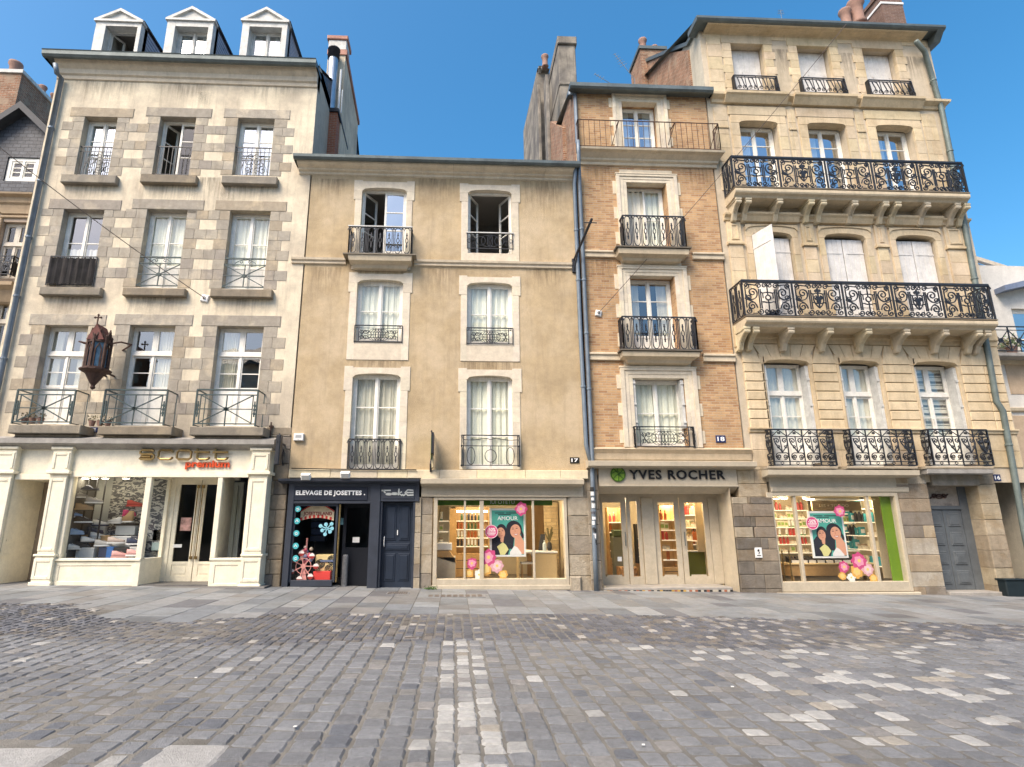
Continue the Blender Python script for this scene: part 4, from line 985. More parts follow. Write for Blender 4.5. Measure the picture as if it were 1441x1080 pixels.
    ln.profile([(0,zb2),(.04,zb2+.05),(.06,zb2+.2),(.12,zb2+.28),(.14,za-.06),(0,za)], xl+.02, P(1056,640)[0], D, 0, 0); ln.build('stone_band', m_stone, b)
    zl1, zl0 = P(945, 648.5, D-.3)[1], P(945, 656, D-.3)[1]
    tf = MB(); tf.profile([(.05,zl0-.05),(.20,zl0-.03),(.30,zl0),(.31,zl1-.02),(.05,zl1+.02)], P(828, 652, D-.3)[0], P(1065, 652, D-.3)[0], D, 0, 0)
    yT = D-.05; X = lambda px, py=760, y=yT: P(px, py, y)[0]; Z = lambda py, px=935, y=yT: P(px, py, y)[1]
    fx0, fx1 = X(842.5, 668), X(1037, 668)
    tf.bbox(fx0, fx1, yT, D+.1, Z(682.5), zl0-.04, .006)
    tf.bbox(fx0, fx1, yT-.03, D+.1, Z(685), Z(682.5), .006)
    tf.prismx([(yT, Z(685)), (D+.25, Z(694)), (D+.5, Z(694)), (D+.5, Z(685)+.1)], fx0, fx1)
    tf.build('fascia', m_taupe, b)
    # doors recessed
    yd = D+.75; ZD = lambda py, px=935: P(px, py, yd)[1]; XD = lambda px, py=765: P(px, py, yd)[0]
    top, bot = ZD(700.5), gz(5.3)+.10
    rv = MB(); xL = X(845.5); xR = X(1034)
    rv.face([(xL, yT, bot-.3), (xL, yT, top+.3), (xL, yd, top+.3), (xL, yd, bot-.3)]); rv.face([(xR, yT, bot-.3), (xR, yd, bot-.3), (xR, yd, top+.3), (xR, yT, top+.3)])
    rv.face([(xL, D+.2, top+.12), (xR, D+.2, top+.12), (xR, yd+.05, top+.12), (xL, yd+.05, top+.12)]); rv.box(xL, xR, yd-.02, yd+.12, top, top+.2)
    rv.bbox(XD(905), XD(922), yd-.05, yd+.12, bot, top, .01); rv.bbox(XD(1001), xR, yd-.03, yd+.12, bot, top, .01); rv.box(xL, XD(843), yd-.03, yd+.12, bot, top)
    rv.build('entrance_frame', m_taupe, b)
    lv = [(XD(843), XD(883)), (XD(884), XD(904.5)), (XD(922.5), XD(959)), (XD(960), XD(1000.5))]
    for i, (u0, u1) in enumerate(lv):
        lf, pg = MB(), MB(); leaf(lf, pg, u1-u0, bot, top, (), Matrix.Translation((u0, yd, 0)), panel=.12, st=.13 if i != 1 else .10)
        o = lf.build('shop_door', m_taupe, b); pg.build('pane', m_glasss, o)
        if i in (0, 3): h_ = MB(); hx = u1-.06 if i == 0 else u0+.06; h_.tube([(hx, yd-.05, bot+.95), (hx, yd-.05, bot+1.3)], .012, 6); h_.build('handle', m_zinc, o)
    stp = MB(); stp.bbox(X(848,830,D-.1), X(1034,830,D-.1), D-.02, D+.9, bot-.5, bot, .015); stp.build('doorstep', mat('grey_step_stone', (.30,.28,.25), .8, .15, 4, .3, 40), b)
    mz = MB(); n = 44; a0, a1 = X(850,832,D-.03), X(1032,832,D-.03)
    for i in range(n):
        mz.tint = random.choice([(.55,.33,.06), (.03,.03,.03), (.03,.03,.03), (.5,.45,.36), (.35,.12,.06)]); mz.box(a0+(a1-a0)*i/n, a0+(a1-a0)*(i+.9)/n, D-.026, D-.02, bot-.10, bot-.055)
    mz.build('mosaic_riser', mat('mosaic', (1,1,1), .5, .1, 9, .1, 30, tint=True), b)
    # stone piers
    pr = MB(); ty = [(.40,.34,.25), (.28,.23,.175), (.20,.175,.145), (.24,.205,.16), (.17,.15,.125), (.32,.26,.19), (.25,.205,.15)]
    def blocks(x0, x1, z0, z1, y0, y1, ncut, hh=(.22,.38), tt=ty, ragged=0):
        z = z0
        while z < z1-.02:
            h = min(random.uniform(*hh), z1-z)
            if z1-z-h < .1: h = z1-z
            a = x0-random.uniform(0, ragged); cuts = sorted([x0+(x1-x0)*random.uniform(.25, .8) for _ in range(random.choice(ncut))])
            e = [a]+cuts+[x1]
            for u0, u1 in zip(e[:-1], e[1:]):
                if u1-u0 < .06: continue
                pr.tint = random.choice(tt); pr.bbox(u0, u1-.006, y0-random.uniform(0, .012), y1, z, z+h-.006, .014)
            z += h
        pr.flush('stone_pier', m_base, b)
    blocks(X(829,760,D), xL, gz(3.5)-.1, zl0-.05, D-.03, D+.5, (0,), (.35,.48), [(.37,.32,.25), (.32,.28,.225), (.28,.24,.20)])
    x1083, x1037 = P(1078, 670)[0], P(1037, 670)[0]
    blocks(x1037, x1083, P(1060,700)[1], zl1-.0, D-.02, D+.4, (0,1), (.25,.35), [(.50,.41,.28), (.54,.45,.31), (.45,.37,.26)])
    blocks(xR+.02, P(1093,780)[0], gz(7)-.15, P(1060,700)[1], D-.08, D+.4, (1,2), (.24,.36), ty, ragged=.0)
    return b, dict(xL=xL, xR=xR, yd=yd, top=top, bot=bot, fx0=fx0, fx1=fx1, yT=yT, xl=xl, xr=xr)
BB, bi = build_brick()
# ================================================================ BUILDING: ornate limestone house (right)
def build_lime():
    b = thing('town_house', 'tall golden limestone house with two long scrolled iron balconies and closed white shutters', 'building', (11.2, D, 0))
    xl, xr = 7.54, 14.98
    zt5 = P(1150, 42)[1]; zsh = P(1180, 662)[1]
    f5 = [RC(1032,1078,62.4,135), RC(1126,1172,66.8,138), RC(1219,1265,69.5,143.5)]
    f4 = [RC(1045,1100,171,266), RC(1142,1197,173.5,268), RC(1240,1293,178,272)]
    f3 = [RC(1063,1121,325,446), RC(1167,1226,330,447), RC(1269,1326,334.5,449)]
    f1 = [RC(1082,1146,508,657), RC(1190,1246,508,657.5), RC(1297,1358,510,658)]
    for fl in (f5, f4, f3, f1):       # level each floor
        za = sum(q[2] for q in fl)/3; zb = sum(q[3] for q in fl)/3
        for i, q in enumerate(fl): fl[i] = (q[0], q[1], za, zb)
    w_ = MB(); wall_holes(w_, xl, xr, zsh-.3, zt5, f5+f4+f3+f1, D, .42); w_.build('wall', m_limew, b)
    # side wall with the brick of its gable showing over the brick house
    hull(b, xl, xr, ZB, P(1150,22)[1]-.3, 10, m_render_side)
    zr = P(1150, 32)[1]
    gb = MB(); gb.prismx([(D+.75, 9), (D+.75, zr-.5), (D+2.0, zr+.6), (D+4.4, zr+2.4), (D+7.5, zr+2.4), (D+7.5, 9)], xl-.05, xl); gb.build('gable_brick', m_redbrick, b)
    cp = MB(); cp.tube([(xl-.04, D-.1, zr-.35), (xl-.04, D+.7, zr-.3), (xl-.04, D+2.0, zr+.7), (xl-.04, D+4.4, zr+2.5)], .07, 4); cp.build('verge_flashing', m_zinc, b)
    st = MB(); rm = MB()
    def t(): g = random.uniform(.88, 1.08); st.tint = (g, g*random.uniform(.97,1.0), g*random.uniform(.9,1.0))
    def blocks(x0, x1, z0, z1, y, hh, cut=False, b_=.006, gap=.004):
        if x1-x0 < .03: return
        n = max(1, round((z1-z0)/hh)); dz = (z1-z0)/n
        for i in range(n):
            e = [x0, x1] if not cut else [x0, x0+(x1-x0)*random.uniform(.35,.65), x1]
            for u0, u1 in zip(e[:-1], e[1:]): t(); st.bbox(u0, u1-(gap if u1 < x1 else 0), y, D+.04, z0+i*dz, z0+(i+1)*dz-gap, b_)
    # --- top storey: stone frames, quoin strips, plaster between
    z5a = P(1150, 139)[1]; z5b = P(1150, 52)[1]
    for h in f5:
        x0, x1, z0, z1 = h
        for a, c in ((x0-.27, x0), (x1, x1+.27)):
            n = 7; dz = (z1+.0-z5a)/n
            for i in range(n): t(); e = .07 if i % 2 else 0; st.bbox(a-(e if a < x0-.1 else 0), c+(e if a > x0 else 0), D-.022, D+.10, z5a+i*dz, z5a+(i+1)*dz-.003, .005)
        st.box(x0, x1, D-.0, D+.05, z0-.03, z0)
        t(); st.bbox(x0-.30, x1+.30, D-.026, D+.10, z1, z1+.42, .006)
        st.flush('window_surround', m_lime, b)
    blocks(xl+.18, xl+.62, z5a, z5b, D-.03, .42)
    t(); st.bbox(xl+.1, xr-.1, D-.02, D+.04, z5b-.22, z5b, .006)
    st.flush('corner_quoins', m_lime, b)
    # --- ledge above fourth storey
    zc = P(1150, 148)[1]; st.tint = (1,.97,.9)
    st.profile([(0,zc-.08),(.05,zc-.06),(.07,zc+.03),(.16,zc+.09),(.20,zc+.12),(.21,zc+.19),(0,zc+.23)], xl+.12, xr-.02, D, .0, .6)
    for h in f5: st.profile([(.1,zc-.09),(.22,zc+.09),(.27,zc+.13),(.28,zc+.20),(0,zc+.24)], h[0]-.45, h[1]+.45, D, 0, 0)
    st.flush('storey_ledge', m_lime, b)
    # --- fourth storey
    z4b = zc-.1; z4a = P(1150, 272)[1]
    for i, h in enumerate(f4):
        x0, x1, z0, z1 = h
        for a, c in ((x0-.26, x0), (x1, x1+.26)): blocks(a, c, z0, z1-.09, D-.035, .45)
        st.tint = (1.0,.97,.92); st.bbox(x0-.26, x0+.003, D-.035, D+.2, z1-.09, z1+.18, .006); st.bbox(x1-.003, x1+.26, D-.035, D+.2, z1-.09, z1+.18, .006)
        arch_lintel(st, x0, x1, z1-.09, z1, z1+.18, D-.033, D+.25)
        t(); st.bbox(x0-.30, x1+.30, D-.045, D+.05, z1+.18, z4b-.06, .008); st.flush('window_surround', m_lime, b)
        a = f4[i-1][1]+.34 if i else xl+.16; c = x0-.34
        blocks(a, c, z4a, z4b-.1, D-.022, .46, cut=(i > 0)); 
        st.tint = (.96,.92,.85); st.bbox(a, c, D-.05, D+.03, z1-.30, z1-.22, .01); st.flush('wall_stonework', m_lime, b)
    blocks(f4[2][1]+.34, xr-.35, z4a, z4b-.1, D-.022, .46, cut=True); st.flush('wall_stonework', m_lime, b)
    # --- big balconies: slab, brackets
    def balcony(z1, z0, xa, xb, out, brs, nm):
        s = MB(); s.tint = (.93,.90,.82)
        s.profile([(0,z0-.05),(out-.14,z0-.03),(out-.10,z0+.02),(out-.02,z0+.06),(out,z0+.10),(out,z1-.02),(0,z1)], xa+out*0, xb, D, 0, 0)
        s.tint = (.30,.28,.25); s.box(xa-.01, xb+.01, D-out-.01, D, z1, z1+.03)
        s.build('balcony_slab', m_stone, b)
        k = MB(); H = .52
        for x in brs:
            k.tint = (random.uniform(.9,1.02),)*2+(.88,)
            o = out-.14; zt = z0-.03
            S_ = [(D-o, zt), (D-o, zt-.10), (D-o+.04, zt-.16), (D-o*.72, zt-.20), (D-o*.45, zt-.32), (D-o*.30, zt-.50), (D-.10, zt-H), (D-.0, zt-H-.02), (D+.02, zt)]
            k.prismx(S_, x-.068, x+.068)
            for q in (-.04, .0, .04): k.tube([(x+q, D-o-.008, zt-.06), (x+q, D-o+.03, zt-.16), (x+q, D-o*.70, zt-.215), (x+q, D-o*.44, zt-.335), (x+q, D-o*.29, zt-.51), (x+q, D-.09, zt-H-.01)], .016, 4)
            k.bbox(x-.088, x+.088, D-o-.03, D, zt-.07, zt, .01)
            k.tube([(x-.078, D-o+.02, zt-.12), (x+.078, D-o+.02, zt-.12)], .048, 8)
            k.flush('bracket', m_stone, b)
    zb4t, zb4b = P(1195, 269, D-.58)[1], P(1195, 278, D-.58)[1]; xa4, xb4 = P(1034, 267, D-.58)[0], P(1363, 273, D-.58)[0]
    br4 = [P(q, 285, D-.42)[0] for q in (1038, 1052, 1096, 1140, 1157, 1201, 1244, 1261, 1302, 1344, 1357)]
    balcony(zb4t, zb4b, xa4, xb4, .62, br4, 'upper')
    zb3t, zb3b = P(1220, 449, D-.68)[1], P(1220, 459, D-.68)[1]; xa3, xb3 = P(1049, 447, D-.68)[0], P(1402, 452, D-.68)[0]
    br3 = [P(q, 470, D-.55)[0] for q in (1051, 1064, 1113, 1168, 1222, 1275.5, 1330, 1377, 1389)]
    balcony(zb3t, zb3b, xa3, xb3, .72, br3, 'lower')
    z4r = P(1195, 226, D-.55)[1]; z3r = P(1220, 399, D-.65)[1]
    railing(b, xa4-.0, xb4, zb4t+.05, z4r, D-.57, lambda w, h: pat_grand(w, h) if w > 2 else pat_loops(w, h, 2), .55, name='balcony_railing', k=1.15)
    railing(b, xa3-.0, xb3, zb3t+.05, z3r, D-.67, lambda w, h: pat_grand(w, h) if w > 2 else pat_loops(w, h, 2), .65, name='balcony_railing', k=1.15)
    # --- third storey: entablature, panelled pilasters, arched frames
    zE = P(1190, 311)[1]; 
    st.tint = (1,.97,.9); st.profile([(0,zE-.12),(.06,zE-.10),(.08,zE-.02),(.15,zE+.03),(.16,zE+.08),(0,zE+.11)], xl+.1, xr-.1, D, 0, .3)
    for h in f3: st.profile([(.1,zE-.14),(.17,zE-.01),(.22,zE+.04),(.23,zE+.09),(0,zE+.12)], h[0]-.22, h[1]+.22, D, 0, 0)
    st.flush('entablature', m_lime, b)
    z3a = zb3t; ztop = zE-.14
    for i, h in enumerate(f3):
        x0, x1, z0, z1 = h
        for a, c in ((x0-.17, x0), (x1, x1+.17)): blocks(a, c, z3a, z1-.16, D-.045, .5)
        st.tint = (1.02,.99,.93); st.bbox(x0-.17, x0+.003, D-.045, D+.2, z1-.16, z1+.16, .006); st.bbox(x1-.003, x1+.17, D-.045, D+.2, z1-.16, z1+.16, .006)
        arch_lintel(st, x0, x1, z1-.16, z1, z1+.16, D-.043, D+.25); arch_lintel(st, x0-.17, x1+.17, z1+.02, z1+.18, z1+.20, D-.075, D); st.flush('window_surround', m_lime, b)
    def pilaster(a, c):
        if c-a < .2: return
        blocks(a, c, z3a, ztop-.72, D-.05, .42, cut=(c-a > .6)); st.tint = (1,.96,.88)
        st.bbox(a-.04, c+.04, D-.10, D, ztop-.72, ztop-.64, .012)
        t(); st.bbox(a, c, D-.05, D, ztop-.64, ztop, .008); m = .09
        for (u0, u1, q0, q1) in ((a+m, c-m, ztop-.56, ztop-.51), (a+m, c-m, ztop-.13, ztop-.08), (a+m, a+m+.05, ztop-.51, ztop-.13), (c-m-.05, c-m, ztop-.51, ztop-.13)): st.bbox(u0, u1, D-.075, D-.04, q0, q1, .008)
        st.flush('pilaster', m_lime, b)
    pilaster(xl+.16, f3[0][0]-.28)
    for i in (1, 2): pilaster(f3[i-1][1]+.30, f3[i][0]-.28)
    pilaster(f3[2][1]+.30, xr-.30)
    # --- first storey: rusticated courses with voussoirs
    zF = P(1220, 486)[1]; z1a = P(1220, 606)[1]; z0a = P(1220, 655)[1]
    st.tint = (.95,.9,.8); st.profile([(0,zF-.02),(.05,zF),(.06,zF+.12),(.10,zF+.16),(.10,zF+.45),(0,zF+.46)], xl+.14, xr-.02, D, 0, 0)
    st.flush('entablature', m_lime, b)
    for x in br3:
        st.tint = (.9,.86,.76); st.bbox(x-.09, x+.09, D-.13, D, zF-.12, zF+.45, .02); st.prism([(x-.08, zF-.12), (x+.08, zF-.12), (x+.04, zF-.24), (x-.04, zF-.24)], D-.11, D); st.flush('console_drop', m_lime, b)
    course = (zF-z1a)/9
    def rust(a, c, z0, z1, split=None):
        n = max(1, round((z1-z0)/course)); dz = (z1-z0)/n
        for i in range(n):
            e = [a, c] if split is None else [a, split, c]
            for u0, u1 in zip(e[:-1], e[1:]):
                g = random.uniform(.9, 1.1); st.tint = (g*1.03, g, g*.93); st.bbox(u0+.006, u1-.006, D-.055, D+.03, z0+i*dz+.008, z0+(i+1)*dz-.008, .018)
    for i, h in enumerate(f1):
        x0, x1, z0, z1 = h
        a = f1[i-1][1]+.10 if i else xl+.18; c = x0-.08; zv = z1-.10
        rust(a, c, z1a+.02, zF-.02 if False else zv, split=(a+.55 if i == 0 else None))
        st.tint = (.98,.93,.85); 
        for u0, u1 in ((x0-.08, x0+.002), (x1-.002, x1+.10)): st.bbox(u0, u1, D-.04, D+.2, z1a, z1+.02, .01)
        arch_lintel(st, x0, x1, z1-.11, z1, z1+.07, D-.085, D+.25)
        st.bbox(x0-.12, x0+.001, D-.05, D, z1-.12, z1+.16, .01); st.bbox(x1-.001, x1+.14, D-.05, D, z1-.12, z1+.16, .01)
        # voussoirs fan out over the arch up to the band
        n = 5; W = x1-x0; xm = (x0+x1)/2; zt = zF-.03
        for k in range(n):
            u0, u1 = k/n, (k+1)/n; f_ = 1.42
            p = [(x0-.05+(W+.10)*u0+.008, z1+.075), (x0-.05+(W+.10)*u1-.008, z1+.075), (xm+(u1-.5)*W*f_-.008, zt), (xm+(u0-.5)*W*f_+.008, zt)]
            g = random.uniform(.92, 1.1); st.tint = (g*1.03, g, g*.93); st.prism(p, D-.055, D+.02)
        xv0 = xm-.5*W*f_; xp = (f1[i-1][0]+f1[i-1][1])/2+(f1[i-1][1]-f1[i-1][0])*.5*f_ if i else xl+.17
        g = random.uniform(.95, 1.06); st.tint = (g*1.03, g, g*.93)
        st.prism([(a+.008 if i else xp+.008, zv+.01), (c-.008, zv+.01), (xv0-.008, zt), (xp+.008, zt)], D-.06, D+.02); st.flush('rusticated_stonework', m_lime, b)
    xm = (f1[2][0]+f1[2][1])/2; xp = xm+(f1[2][1]-f1[2][0])*.71
    rust(f1[2][1]+.10, xr-.05, z1a+.02, f1[2][3]-.10, split=xr-.55); st.prism([(f1[2][1]+.108, f1[2][3]-.09), (xr-.06, f1[2][3]-.09), (xr-.06, zF-.03), (xp+.008, zF-.03)], D-.06, D+.02); st.flush('rusticated_stonework', m_lime, b)
    st.tint = (.9,.86,.78); 
    e = [xl+.14]+[v for h in f1 for v in (h[0]-.02, h[1]+.02)]+[xr]
    for k in range(0, 8, 2): st.profile([(0,z1a-.10),(.06,z1a-.07),(.07,z1a-.01),(.11,z1a+.01),(.11,z1a+.04),(0,z1a+.05)], e[k], e[k+1], D, 0, 0); blocks(e[k]+.03, e[k+1]-.03, z0a-.05, z1a-.10, D-.03, .55, cut=(k in (2, 4)), b_=.012); st.flush('plinth_stonework', m_lime, b)
    # --- cornice
    zt, zb = P(1150, 38, D-.36)[1], P(1150, 55)[1]; hh = zt-zb; st.tint = (1,.97,.9)
    st.profile([(0,zb-.02),(.05,zb),(.06,zb+.2*hh),(.16,zb+.35*hh),(.18,zb+.5*hh),(.20,zb+.52*hh),(.28,zb+.60*hh),(.28,zb+.72*hh),(.34,zb+.80*hh),(.36,zt),(0,zt+.01)], xl+.12, xr-.3, D, .0, 0)
    st.build('cornice', m_lime, b)
    zt2 = P(1150, 29, D-.44)[1]; gt = MB(); gt.profile([(.34,zt+.03),(.36,zt+.01),(.42,zt+.03),(.46,zt+.08),(.46,zt2),(.3,zt2+.04),(0,zt2+.04)], xl-.25, xr+.22, D, 0, 0); gt.prismx([(D-.45, zt+.05), (D-.2, zt-.25), (D+.3, zt-.25), (D+.3, zt2)], xr-.03, xr+.18); gt.build('gutter', m_zinc, b)
    rf = MB(); rf.face([(xl-.2, D-.3, zt2+.02), (xr+.2, D-.3, zt2+.02), (xr+.2, D+5, zt2+2.4), (xl-.2, D+5, zt2+2.4)]); rf.face([(xl-.2, D+5, zt2+2.4), (xr+.2, D+5, zt2+2.4), (xr+.2, D+10, zt2), (xl-.2, D+10, zt2)]); rf.build('roof', m_zinc, b)
    # --- windows and shutters
    for h in f5:
        x0, x1, z0, z1 = h; s = MB(); y = D+.26; n = 6; W = (x1-x0)/n
        for k in range(n): s.bbox(x0+W*k+.003, x0+W*(k+1)-.003, y-(.0 if k != 2 else 0), y+.03, z0, z1, .006)
        s.box(x0, x1, y+.01, y+.05, z0, z1-.001)
        for k in (0, 2, 5):
            for z in (z1-.18, z1-.85): s.box(x0+W*(k+.4), x0+W*(k+.4)+.03, y-.02, y, z, z+.06)
        s.build('shutter', m_shut, b)
        railing(b, x0-.10, x1+.20, z0+.02, P(1150, 112, D-.1)[1], D-.15, lambda w, h_: pat_u(w, h_, 4), .14, belly=lambda v: .10*math.exp(-((v-.15)/.2)**2))
    for i, h in enumerate(f4):
        x0, x1, z0, z1 = h
        window(b, x0, x1, z0, z1-.02, D+.30, rows=(.25,.5,.75), curtain='left', gm=glass('bright_reflecting_glass', .5, (.8,.88,.95), (.95,.97,1)), rooms=rm)
    dk = MB()
    for h in f4: dk.box(h[1]-.30, h[1]-.06, D+.26, D+.275, h[2], h[3]-.25)
    dk.build('dark_curtain_strip', m_dark, b) if False else None
    def shutter(x0, x1, z0, z1, y, ang=0, hinge='l'):
        s = MB(); Wd = x1-x0; T = Matrix.Translation((x0 if hinge == 'l' else x1, y, 0)) @ Matrix.Rotation(R(ang if hinge == 'l' else -ang), 4, 'Z')
        s.T = T; sg = 1 if hinge == 'l' else -1; n = 4
        for k in range(n):
            a, c = sg*Wd*k/n, sg*Wd*(k+1)/n; lo, hi = min(a, c)+.002, max(a, c)-.002
            s.bbox(lo, hi, 0, .03, z0, z1, .008)
        for z in (z0+.35, z1-.45): s.box(*sorted((0, sg*Wd*.9)), -.012, 0, z, z+.04)
        s.T = None; return s.build('shutter', m_shut, b)
    for i, h in enumerate(f3):
        x0, x1, z0, z1 = h; xm = (x0+x1)/2; zz = z1-.12; y = D+.12
        if i == 0: shutter(x0+.01, xm+.10, z0, zz, D-.02, -72, 'l'); shutter(xm+.02, x1-.01, z0, zz, y, 0, 'r')
        else: shutter(x0+.01, xm-.01, z0, zz, y, 0, 'l'); shutter(xm+.01, x1-.01, z0, zz, y, 0, 'r')
    bk = MB(); h = f3[0]; room(bk, h[0], h[1], h[2], h[3], D+.3, 1.5, .2)
    for h in f3[1:]: bk.box(h[0]-.01, h[1]+.01, D+.3, D+.33, h[2], h[3])
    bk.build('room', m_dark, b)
    for i, h in enumerate(f1):
        x0, x1, z0, z1 = h
        window(b, x0+.04, x1-.05, z0, z1-.05, D+.30, rows=(.5,) if i < 2 else (.5,), transom=.72, panel=.75, curtain=('white', 'white', 'blind')[i], rooms=rm, gm=glass('grey_reflecting_glass'))
        s = MB()
        for u in (x0+.005, x1-.07): s.box(u, u+.035, D+.02, D+.28, z0+.1, z1-.14); s.box(u+.03, u+.065, D+.0, D+.24, z0+.1, z1-.16)
        for z in (.9, 1.6, 2.3): s.box(x0+.0, x0+.07, D-.015, D+.02, z0+z, z0+z+.06); s.box(x1-.07, x1, D-.015, D+.02, z0+z, z0+z+.06)
        s.build('folded_shutter', m_offw, b)
    rm.build('room', m_room, b)
    zz = MB()
    for k, (l, r) in enumerate(((1087,1174), (1199,1286), (1310,1393))):
        x0, x1, z0, z1 = RC(l, r, 605, 656, D-.3)
        railing(b, x0, x1, z0+.02, z1, D-.30, lambda w, h: pat_hearts(w, h, 4), .30, k=1.3, name='balcony_railing', belly=lambda v: .09*math.exp(-((v-.42)/.28)**2), retpat=lambda w, h: pat_hearts(w, h, 1))
        x0, x1, z0, z1 = RC(l-7, r+6, 656.5, 660, D-.36); zz.tint = (.6,.58,.55); zz.bbox(x0, x1, D-.36, D, z0, z1, .01); zz.flush('balcony_slab', m_stone, b)
    # ---- ground floor shopfront
    yT = D-.05; X = lambda px, py=760, y=yT: P(px, py, y)[0]; Z = lambda py, px=1180, y=yT: P(px, py, y)[1]
    zl1, zl0 = P(1187, 660.5, D-.35)[1], P(1187, 668.5, D-.35)[1]
    tf = MB(); tf.profile([(.05,zl0-.05),(.22,zl0-.03),(.35,zl0),(.36,zl1-.02),(.05,zl1+.02)], P(1081, 665, D-.35)[0], P(1294, 665, D-.35)[0], D, 0, 0)
    xo0, xo1 = (X(1083,700)+X(1095,830))/2, (X(1267,700)+X(1283,830))/2; xi0, xi1 = (X(1083,705)+X(1096,818))/2+.10, (X(1263,705)+X(1276,818))/2
    xo0 = xi0-.16; zi1, zi0, zo0, zo1 = Z(698.5), Z(819), Z(833), Z(693)
    tf.bbox(X(1083,675), X(1278,675), yT+.02, D+.1, zo1, zl0-.03, .006); tf.bbox(X(1083,675), X(1278,675)-.02, yT-.02, D, zo1-.01, zo1+.14, .03); tf.build('fascia', m_taupe, b)
    wf = MB(); wf.bbox(xo0, xi0, yT, D+.15, zo0, zo1-.012, .008); wf.bbox(xi1, xo1, yT, D+.15, zo0, zo1-.012, .008); wf.bbox(xi0, xi1, yT+.001, D+.15, zi1, zo1-.012, .008); wf.bbox(xi0, xi1, yT+.001, D+.15, zo0, zi0, .008)
    wf.bbox(xo0-.05, xo1+.12, yT-.08, D+.1, zo0-.16, zo0-.01, .02)
    for px in (1126.5, 1231): xx = X(px); wf.bbox(xx-.035, xx+.035, yT+.03, D+.08, zi0, zi1, .006)
    o = wf.build('display_window', m_taupe, b)
    pn = MB(); pn.face([(xi0, D, zi0), (xi1, D, zi0), (xi1, D, zi1), (xi0, D, zi1)]); pn.build('pane', m_glasss, o)
    # piers beside the shop window and the green door
    pr = MB(); warm = [(.40,.32,.22), (.34,.27,.19), (.44,.36,.25), (.30,.25,.19), (.38,.29,.19), (.26,.225,.185), (.48,.43,.35)]
    def blk(x0, x1, z0, z1, y0, y1, cuts=(0,), hh=(.3,.42), tt=warm):
        z = z0
        while z < z1-.02:
            h = min(random.uniform(*hh), z1-z)
            if z1-z-h < .12: h = z1-z
            cs = sorted(x0+(x1-x0)*random.uniform(.3,.7) for _ in range(random.choice(cuts))); e = [x0]+cs+[x1]
            for u0, u1 in zip(e[:-1], e[1:]): pr.tint = random.choice(tt); pr.bbox(u0, u1-.005, y0-random.uniform(0,.012), y1, z, z+h-.006, .012)
            z += h
        pr.flush('stone_pier', m_base, b)
    gzr = gz(12)-.15
    xq0, xq1 = xo1+.02, X(1322, 780, D)-.02
    blk(xq0, xq1, gzr, zl1+.0, D-.03, D+.5, (0,1)); 
    dx0, dx1 = X(1322, 765, D)-.0, X(1388, 765, D)+.05
    blk(dx1, X(1413, 760, D)+.05, gzr-.1, zl1, D-.03, D+.5, (0,), (.35,.5), [(.42,.35,.24), (.46,.38,.27), (.38,.31,.22), (.34,.28,.2)])
    zd1 = Z(717, 1350, D+.3); zlt = Z(684, 1348, D)
    pr.tint = (.30,.27,.22); pr.bbox(P(1308,670)[0], dx1+.06, D-.06, D+.4, zlt, Z(668, 1348, D), .015)
    pr.build('door_lintel', m_base, b)
    ld = MB(); zA, zB2 = P(1350, 660, D-.35)[1], P(1350, 667, D-.35)[1]; ld.bbox(P(1305,663,D-.35)[0], P(1398,663,D-.35)[0], D-.35, D, zB2, zA, .015); ld.build('ledge', m_ledge, b)
    dr = MB(); yd = D+.38; zb = gz(13.3)+.10; xm = (dx0+dx1)/2
    dr.box(dx0, dx0+.05, yd-.02, yd+.05, zb, zlt); dr.box(dx1-.22, dx1, yd-.02, yd+.05, zb, zlt)
    dr.box(dx0+.05, dx1-.22, yd-.04, yd+.05, zd1, zd1+.09)
    a, c = dx0+.05, dx1-.22; xm = (a+c)/2
    for (u0, u1) in ((a, xm-.006), (xm+.006, c)):
        dr.bbox(u0, u1, yd, yd+.05, zb, zd1, .006); n = 4; H = (zd1-zb-.1)/n
        for k in range(n):
            q0 = zb+.08+H*k+.05; q1 = q0+H-.13; v0, v1 = u0+.08, u1-.08
            dr.bbox(v0, v1, yd-.022, yd, q0, q1, .02); dr.bbox(v0+.05, v1-.05, yd-.034, yd-.02, q0+.05, q1-.05, .01)
    o = dr.build('house_door', m_doorg, b)
    tp = MB(); tp.box(a, c, yd+.0, yd+.03, zd1+.09, zlt); o2 = tp.build('transom_panel', mat('weathered_grey_board', (.34,.30,.25), .85, .2, 4, .3, 30, patch=.6, patchcol=(.2,.17,.15), patchscale=3), b)
    og = MB()
    iron(og, [(circ(0,0,.10,.05,10),.014), (sp(-.14,.0,.07,1.2,0,1),.014), (sp(.14,.0,.07,1.2,180,-1),.014), (bez((-.25,-.05),(-.1,.1),(.1,-.1),(.25,.06)),.014)], ((a+c)/2-.02, yd-.02, (zd1+zlt)/2+.04), (1,0,0)); og.build('relief_ornament', m_rust, o2)
    sp_ = MB(); sp_.bbox(dx0-.05, dx1+.02, D-.10, D+.45, gzr, zb, .02); sp_.build('doorstep', mat('grey_step_stone', (.3,.28,.25)), b)
    return b, dict(xi0=xi0, xi1=xi1, zi0=zi0, zi1=zi1, dx1=dx1, xr=xr, zl1=zl1)
EB, ei = build_lime()

